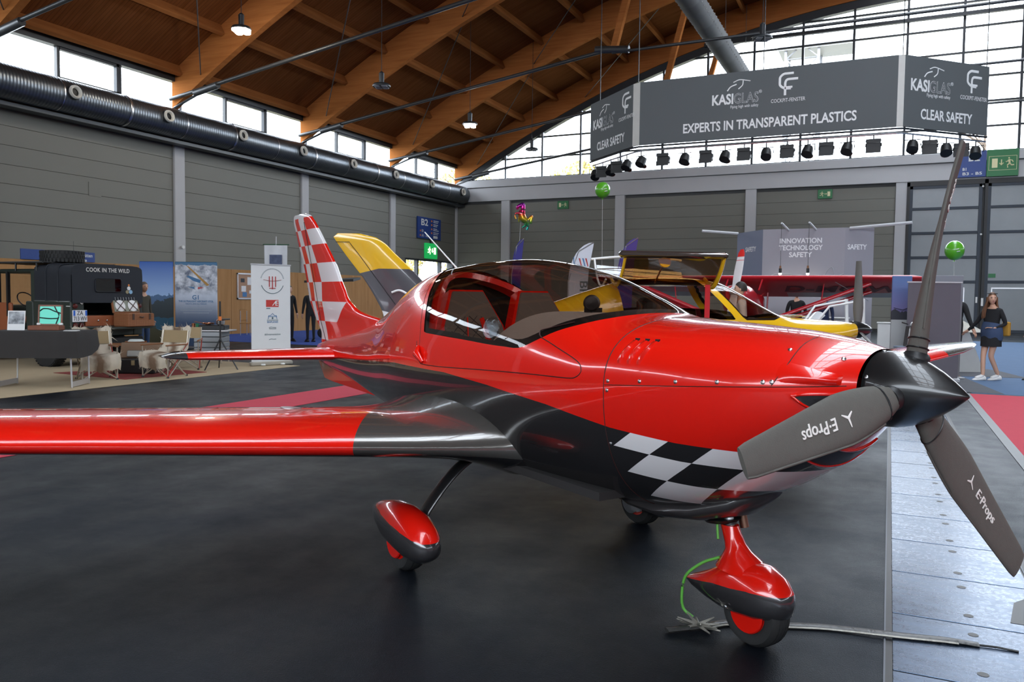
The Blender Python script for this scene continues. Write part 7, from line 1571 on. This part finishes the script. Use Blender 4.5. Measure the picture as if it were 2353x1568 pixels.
# ================================================================== PEOPLE (local x = facing, y = left)
HAIRB = mat('hair_dark', (0.018, 0.012, 0.009), 0.6); HAIRL = mat('hair_brown', (0.14, 0.06, 0.025), 0.55, var=0.3, vscale=30)
def cloth(name, c): return mat('cloth_'+name, c, 0.9, var=0.12, vscale=8, bmp=0.15, bscale=30)
BLKC, NAVY = cloth('black', (0.012, 0.012, 0.014)), cloth('navy', (0.015, 0.025, 0.07)); OLIVE = cloth('olive', (0.06, 0.055, 0.04)); WSH = cloth('white', (0.66, 0.66, 0.66)); JEAN = cloth('denim', (0.03, 0.06, 0.14))
EYE = mat('eye_dark', (0.02, 0.015, 0.012), 0.3); LIP = mat('lips', (0.42, 0.14, 0.12), 0.5)
def person(label, loc, rz, h=1.75, top=BLKC, legs=BLKC, shoes=BLACK, hair=HAIRB, sleeves=True, skirt=None, long_hair=False, pose=None, head_rz=0.0, skin=SKIN, female=False, bare_legs=False, extra=None):
    k = h/1.75
    J = dict(pel=(0, 0, 0.95), sp=(0, 0, 1.12), ch=(0.0, 0, 1.32), nk=(0.0, 0, 1.47), hd=(0.02, 0, 1.56),
             hl=(0, 0.09, 0.92), kl=(0.02, 0.10, 0.50), al=(0, 0.10, 0.09), tl=(0.15, 0.11, 0.035), hr=(0, -0.09, 0.92), kr=(0.02, -0.10, 0.50), ar=(0, -0.10, 0.09), tr=(0.15, -0.11, 0.035),
             sl=(0, 0.175, 1.42), el=(-0.02, 0.235, 1.13), wl=(0.05, 0.25, 0.88), fl=(0.08, 0.25, 0.80), sr=(0, -0.175, 1.42), er=(-0.02, -0.235, 1.13), wr=(0.05, -0.25, 0.88), fr=(0.08, -0.25, 0.80))
    if pose: J.update(pose)
    fs_ = 0.9 if female else 1.0
    Rd = dict(pel=(0.115, 0.155 if not female else 0.16), sp=(0.10, 0.135*fs_), ch=(0.115, 0.155*fs_), nk=(0.058*fs_, 0.058*fs_), hd=(0.06, 0.055), hl=(0.09, 0.09), kl=(0.058*fs_,)*2, al=(0.040,)*2, tl=(0.035, 0.04), sl=(0.065*fs_,)*2, el=(0.046*fs_,)*2, wl=(0.030*fs_,)*2, fl=(0.022, 0.036))
    for a, b in (('hl', 'hr'), ('kl', 'kr'), ('al', 'ar'), ('tl', 'tr'), ('sl', 'sr'), ('el', 'er'), ('wl', 'wr'), ('fl', 'fr')): Rd[b] = Rd[a]
    names = list(J); idx = {n: i for i, n in enumerate(names)}
    edges = [('pel', 'sp'), ('sp', 'ch'), ('ch', 'nk'), ('nk', 'hd'), ('pel', 'hl'), ('hl', 'kl'), ('kl', 'al'), ('al', 'tl'), ('pel', 'hr'), ('hr', 'kr'), ('kr', 'ar'), ('ar', 'tr'), ('ch', 'sl'), ('sl', 'el'), ('el', 'wl'), ('wl', 'fl'), ('ch', 'sr'), ('sr', 'er'), ('er', 'wr'), ('wr', 'fr')]
    me = bpy.data.meshes.new('body'); me.from_pydata([Vector(J[n])*k for n in names], [(idx[a], idx[b]) for a, b in edges], [])
    ob = bpy.data.objects.new('body', me); COL.objects.link(ob); md = ob.modifiers.new('s', 'SKIN'); md.use_smooth_shade = True; ob.modifiers.new('u', 'SUBSURF').levels = 2
    sv = me.skin_vertices[0].data
    for n in names: r = Rd[n]; sv[idx[n]].radius = (r[0]*k, r[1]*k); sv[idx[n]].use_root = (n == 'pel')
    dg = bpy.context.evaluated_depsgraph_get(); ev = ob.evaluated_get(dg); bm_ = bpy.data.meshes.new_from_object(ev)
    V = [tuple(v.co) for v in bm_.vertices]; Fs = [tuple(p.vertices) for p in bm_.polygons]; bpy.data.objects.remove(ob); bpy.data.meshes.remove(bm_)
    seg_ = [(Vector(J[a])*k, Vector(J[b])*k, a+b) for a, b in edges]
    mats_ = [skin, top, legs, shoes, skirt or legs, EYE, LIP]
    def part_of(c):
        best, bn, bt = 9, '', 0
        for a, b, n in seg_:
            ab = b-a; t = max(0, min(1, (c-a).dot(ab)/ab.length_squared)); d = (c-a-ab*t).length
            if d < best: best, bn, bt = d, n, t
        if bn in ('nkhd',): return 0
        if bn == 'chnk': return 1 if bt < 0.75 else 0
        if bn[:2] in ('wl', 'wr'): return 0
        if bn[:2] in ('el', 'er'): return (1 if bt < 0.93 else 0) if sleeves else 0
        if bn in ('slel', 'srer', 'chsl', 'chsr', 'spch'): return 1
        if bn == 'pelsp': return 1 if c.z > 0.98*k else (4 if skirt else 2)
        if bn[:3] == 'pel': return 4 if skirt else 2
        if bn in ('hlkl', 'hrkr'): return (4 if skirt and bt < 0.45 else (0 if bare_legs else 2))
        if bn in ('klal', 'krar'): return 3 if bt > 0.96 else (0 if bare_legs else 2)
        return 3
    mi = [part_of(sum((Vector(V[i]) for i in f), Vector())/len(f)) for f in Fs]
    M = MB(); M.v = V; M.f = Fs; base = len(Fs)
    def addm(mb, q): M.add(mb.v, mb.f); mi.extend([q]*len(mb.f))
    # head with face, turned on the neck
    hc = Vector(J['hd'])*k + Vector((0.012, 0, 0.085))*k; HRm = Matrix.Translation(hc) @ Matrix.Rotation(head_rz, 4, 'Z') @ Matrix.Scale(k, 4)
    hdm = MB(); rows = []
    for i in range(13):
        t = PI*(i+0.1)/12.2 - PI/2; row = []
        for j in range(20):
            a = 2*PI*j/20; x, y, z = 0.100*math.cos(t)*math.cos(a), 0.077*math.cos(t)*math.sin(a), 0.122*math.sin(t)
            if z < 0: y *= 1-0.35*(-z/0.122); x = x*(1-0.12*(-z/0.122)) + 0.012*(-z/0.122)
            if x < 0 and z < 0: x *= 0.85
            row.append(HRm @ Vector((x, y, z)))
        rows.append(row)
    hdm.grid(rows, True, True); addm(hdm, 0)
    f = MB(); f.ell(HRm @ Vector((0.098, 0, -0.018)), 0.018*k, 0.013*k, 0.024*k, 8, 6)
    for s in (-1, 1): f.ell(HRm @ Vector((0.0, s*0.077, -0.005)), 0.018*k, 0.010*k, 0.030*k, 8, 6)
    addm(f, 0); f = MB()
    for s in (-1, 1): f.ell(HRm @ Vector((0.086, s*0.031, 0.012)), 0.009*k, 0.013*k, 0.008*k, 8, 5); f.tube([HRm @ Vector((0.092, s*0.018, 0.030)), HRm @ Vector((0.085, s*0.047, 0.031))], 0.004*k, 5)
    addm(f, 5); f = MB(); f.ell(HRm @ Vector((0.090, 0, -0.058)), 0.010*k, 0.024*k, 0.008*k, 8, 5); addm(f, 6)
    # fingers and thumbs
    for sd, s in (('l', 1), ('r', -1)):
        w_, f_ = Vector(J['w'+sd])*k, Vector(J['f'+sd])*k; d = (f_-w_).normalized(); sidev = Vector((1, 0, 0)) - d*d.x
        sidev = sidev.normalized() if sidev.length > 0.2 else Vector((0, s, 0)); pn = d.cross(sidev); hm_ = MB()
        for q, L in zip((-0.027, -0.009, 0.009, 0.027), (0.060, 0.078, 0.080, 0.070)):
            b0 = f_ + sidev*q*k; curl = pn*0.016*k*(1 if pn.y*s < 0 else -1); hm_.tube([b0-d*0.02*k, b0+d*L*0.5*k+curl*0.4, b0+d*L*0.95*k+curl*1.7], [0.0095*k, 0.009*k, 0.007*k], 6)
        b0 = w_.lerp(f_, 0.45) + sidev*0.026*k; hm_.tube([b0-sidev*0.01*k, b0+sidev*0.026*k+d*0.025*k, b0+sidev*0.034*k+d*0.055*k], [0.012*k, 0.010*k, 0.008*k], 6)
        addm(hm_, 0)
    # shoes: a closed last on each foot
    for sd in 'lr':
        a, t = Vector(J['a'+sd])*k, Vector(J['t'+sd])*k; d = (t-a); up_ = Vector((0, 0, 1)); zz = min(a.z-0.055*k, t.z); dv = d.normalized(); sm_ = MB(); rows = []; cs = Vector((-dv.y, dv.x, 0)).normalized()
        for u, hw_, hh in ((-0.38, 0.030, 0.07), (-0.25, 0.040, 0.085), (0.1, 0.042, 0.085), (0.45, 0.046, 0.062), (0.85, 0.050, 0.045), (1.15, 0.042, 0.035), (1.35, 0.018, 0.02)):
            c = a + d*u; low = lerp(a.z-0.085*k, t.z-0.034*k, min(1, max(0, u))); rows.append([Vector((c.x, c.y, low)) + cs*hw_*k*math.cos(q) + up_*(hh*k*max(0.0, math.sin(q)) if math.sin(q) > 0 else 0) for q in [2*PI*n/12 for n in range(12)]])
        sm_.grid(rows, True, True); addm(sm_, 3)
    p = thing('person', label, 'person', loc, rz)
    me = M.mesh('body', mats_, 180)
    me.polygons.foreach_set('material_index', mi[:len(me.polygons)]) if len(me.polygons) == len(mi) else None
    b = bpy.data.objects.new('body', me); COL.objects.link(b); b.parent = p
    # hair cap
    hb_ = MB(); rows = []
    for i in range(9):
        t = lerp(-0.25 if not long_hair else -0.2, PI/2-0.02, i/8); row = []
        for j in range(22):
            a = 2*PI*j/22; fr_ = max(0, math.cos(a)); tt = max(t, 0.62*fr_**0.7) if fr_ > 0.1 else t
            x, y, z = 0.110*math.cos(tt)*math.cos(a)-0.006, 0.086*math.cos(tt)*math.sin(a), 0.134*math.sin(tt)
            row.append(HRm @ Vector((x, y, z)))
        rows.append(row)
    hb_.grid(rows, True, True); ho = hb_.build('hair', hair, p, 60)
    if long_hair:
        lm = MB()
        for n in range(60):
            a = math.radians(random.uniform(75, 285)); s0 = Vector((0.095*math.cos(a)-0.008, 0.082*math.sin(a), 0.03)); sp_ = random.uniform(0.9, 1.35)
            pts_ = [HRm @ s0, HRm @ (s0*1.12+Vector((-0.01, 0, -0.12))), HRm @ Vector((s0.x*sp_*1.1-0.02, s0.y*sp_*1.35, -0.25)), HRm @ Vector((s0.x*sp_*1.0-0.01, s0.y*sp_*1.5, -0.36-0.06*random.random()))]
            lm.tube(smooth_pts([tuple(q) for q in pts_], 3), [0.020]*4+[0.018]*3+[0.012]*2+[0.004], 6)
        lm.build('hair_locks', hair, ho, 60)['kind'] = 'stuff'
    return p, J, k, HRm
# woman walking hand in hand, head turned to the camera
wd_ = math.radians(205)   # walks to the left of the stand
p, J, k, HRm = person('long-haired woman in black top and short skirt with white shoes', (1.80, 17.92, 0.006), math.radians(-128), 1.68, BLKC, SKIN, cloth('shoe_white', (0.72, 0.70, 0.68)), HAIRL, True, BLKC, True,
    dict(hl=(0.0, 0.085, 0.92), kl=(0.05, 0.03, 0.49), al=(-0.15, 0.075, 0.10), tl=(-0.01, 0.005, 0.036), hr=(0, -0.085, 0.92), kr=(0.12, -0.08, 0.50), ar=(0.13, -0.065, 0.09), tr=(0.27, -0.135, 0.036),
         sr=(0.0, -0.165, 1.40), er=(0.02, -0.30, 1.17), wr=(0.06, -0.46, 0.99), fr=(0.07, -0.52, 0.95), sl=(0, 0.165, 1.40), el=(-0.06, 0.24, 1.14), wl=(0.10, 0.12, 1.06), fl=(0.14, 0.04, 1.07)), math.radians(45), female=True, bare_legs=True)
WA = math.radians(-128)
sk = []
for z, rx, ry, ox in ((1.10, 0.115, 0.155, 0), (1.0, 0.135, 0.175, 0), (0.9, 0.145, 0.185, 0.0), (0.78, 0.155, 0.185, 0.01), (0.66, 0.165, 0.185, 0.01)): sk.append([(ox+rx*math.cos(q), ry*math.sin(q), z) for q in [2*PI*n/24 for n in range(24)]])
MB().grid(sk[1:], True).build('skirt', BLKC, p, 60)
jk = []
for z, rx, ry in ((1.13, 0.13, 0.165), (1.05, 0.15, 0.19), (0.95, 0.165, 0.20), (0.86, 0.16, 0.20), (0.80, 0.15, 0.19)): jk.append([((rx+0.008*math.sin(5*q))*math.cos(q), (ry+0.008*math.cos(4*q))*math.sin(q), z*0.96+0.02+0.03*math.sin(q+2)) for q in [2*PI*n/28 for n in range(28)]])
MB().grid(jk, True).build('tied_jacket', cloth('slate_blue', (0.04, 0.065, 0.13)), p, 60)
MB().tube([HRm @ Vector((0.06*math.cos(a), 0.088*math.sin(a), 0.10)) for a in [math.radians(q) for q in range(-110, 111, 22)]], 0.008, 6).build('sunglasses', BLACK, p)
MB().bbox(-0.22, -0.14, 0.10, 0.24, 0.86, 1.14, 0.02).build('shoulder_bag', cloth('mustard', (0.42, 0.22, 0.03)), p)
# man whose arm and leg show behind the grey banner
person('man in dark clothes and orange shoes holding a hand behind the grey banner', (1.20, 18.45, 0.01), math.radians(-128), 1.80, BLKC, BLKC, cloth('shoe_orange', (0.65, 0.28, 0.02)), HAIRB, True, None, False,
    dict(sl=(0, 0.18, 1.42), el=(0.03, 0.30, 1.16), wl=(0.05, 0.42, 0.93), fl=(0.05, 0.46, 0.86), kl=(0.08, 0.12, 0.50), al=(0.14, 0.18, 0.09), tl=(0.29, 0.20, 0.035)))
person('man in blue jacket and dark trousers walking at the end of the red carpet', (2.62, 18.3, 0.006), math.radians(200), 1.80, cloth('blue', (0.02, 0.05, 0.25)), BLKC, BLACK)
person('man with dark hair in a white shirt beyond the yellow windscreen', (-2.33, 14.35, 0.0), math.radians(190), 1.80, WSH, BLKC, BLACK, HAIRB, True, None, False, dict(er=(0.18, -0.22, 1.14), wr=(0.38, -0.16, 1.22), fr=(0.45, -0.15, 1.25)))
person('man in dark suit and white shirt standing before the slogan wall counter', (-2.35, 23.55, 0.01), math.radians(-75), 1.80, BLKC, BLKC, BLACK, HAIRB, True, None, False, dict(el=(0.0, 0.25, 1.13), wl=(0.20, 0.10, 1.05), fl=(0.23, 0.03, 1.05), er=(0.0, -0.25, 1.13), wr=(0.20, -0.10, 1.05), fr=(0.23, -0.03, 1.04)))
person('person in navy suit standing right of the dark-suited man', (-1.65, 23.75, 0.01), math.radians(-95), 1.76, NAVY, NAVY, BLACK)
person('grey-haired man in olive jacket and jeans behind the truck', (-15.75, 13.25, 0.008), math.radians(10), 1.74, OLIVE, JEAN, BLACK, mat('hair_grey', (0.12, 0.10, 0.09), 0.6), head_rz=-0.3)
person('man in black suit with lanyard beside the microlight trike', (-16.75, 20.45, 0.005), math.radians(150), 1.78, BLKC, BLKC, BLACK, HAIRB, True, None, False, dict(er=(0.02, -0.24, 1.13), wr=(0.24, -0.18, 1.08), fr=(0.31, -0.16, 1.06)))
person('person in dark coat half hidden behind the roll-up banner', (-17.5, 20.3, 0.005), math.radians(-20), 1.78, BLKC, BLKC, BLACK)
person('visitor in grey striped shirt with badge beyond the yellow tail', (-14.6, 22.8, 0.0), math.radians(-80), 1.72, cloth('grey_stripe', (0.16, 0.16, 0.15)), BLKC, BLACK)
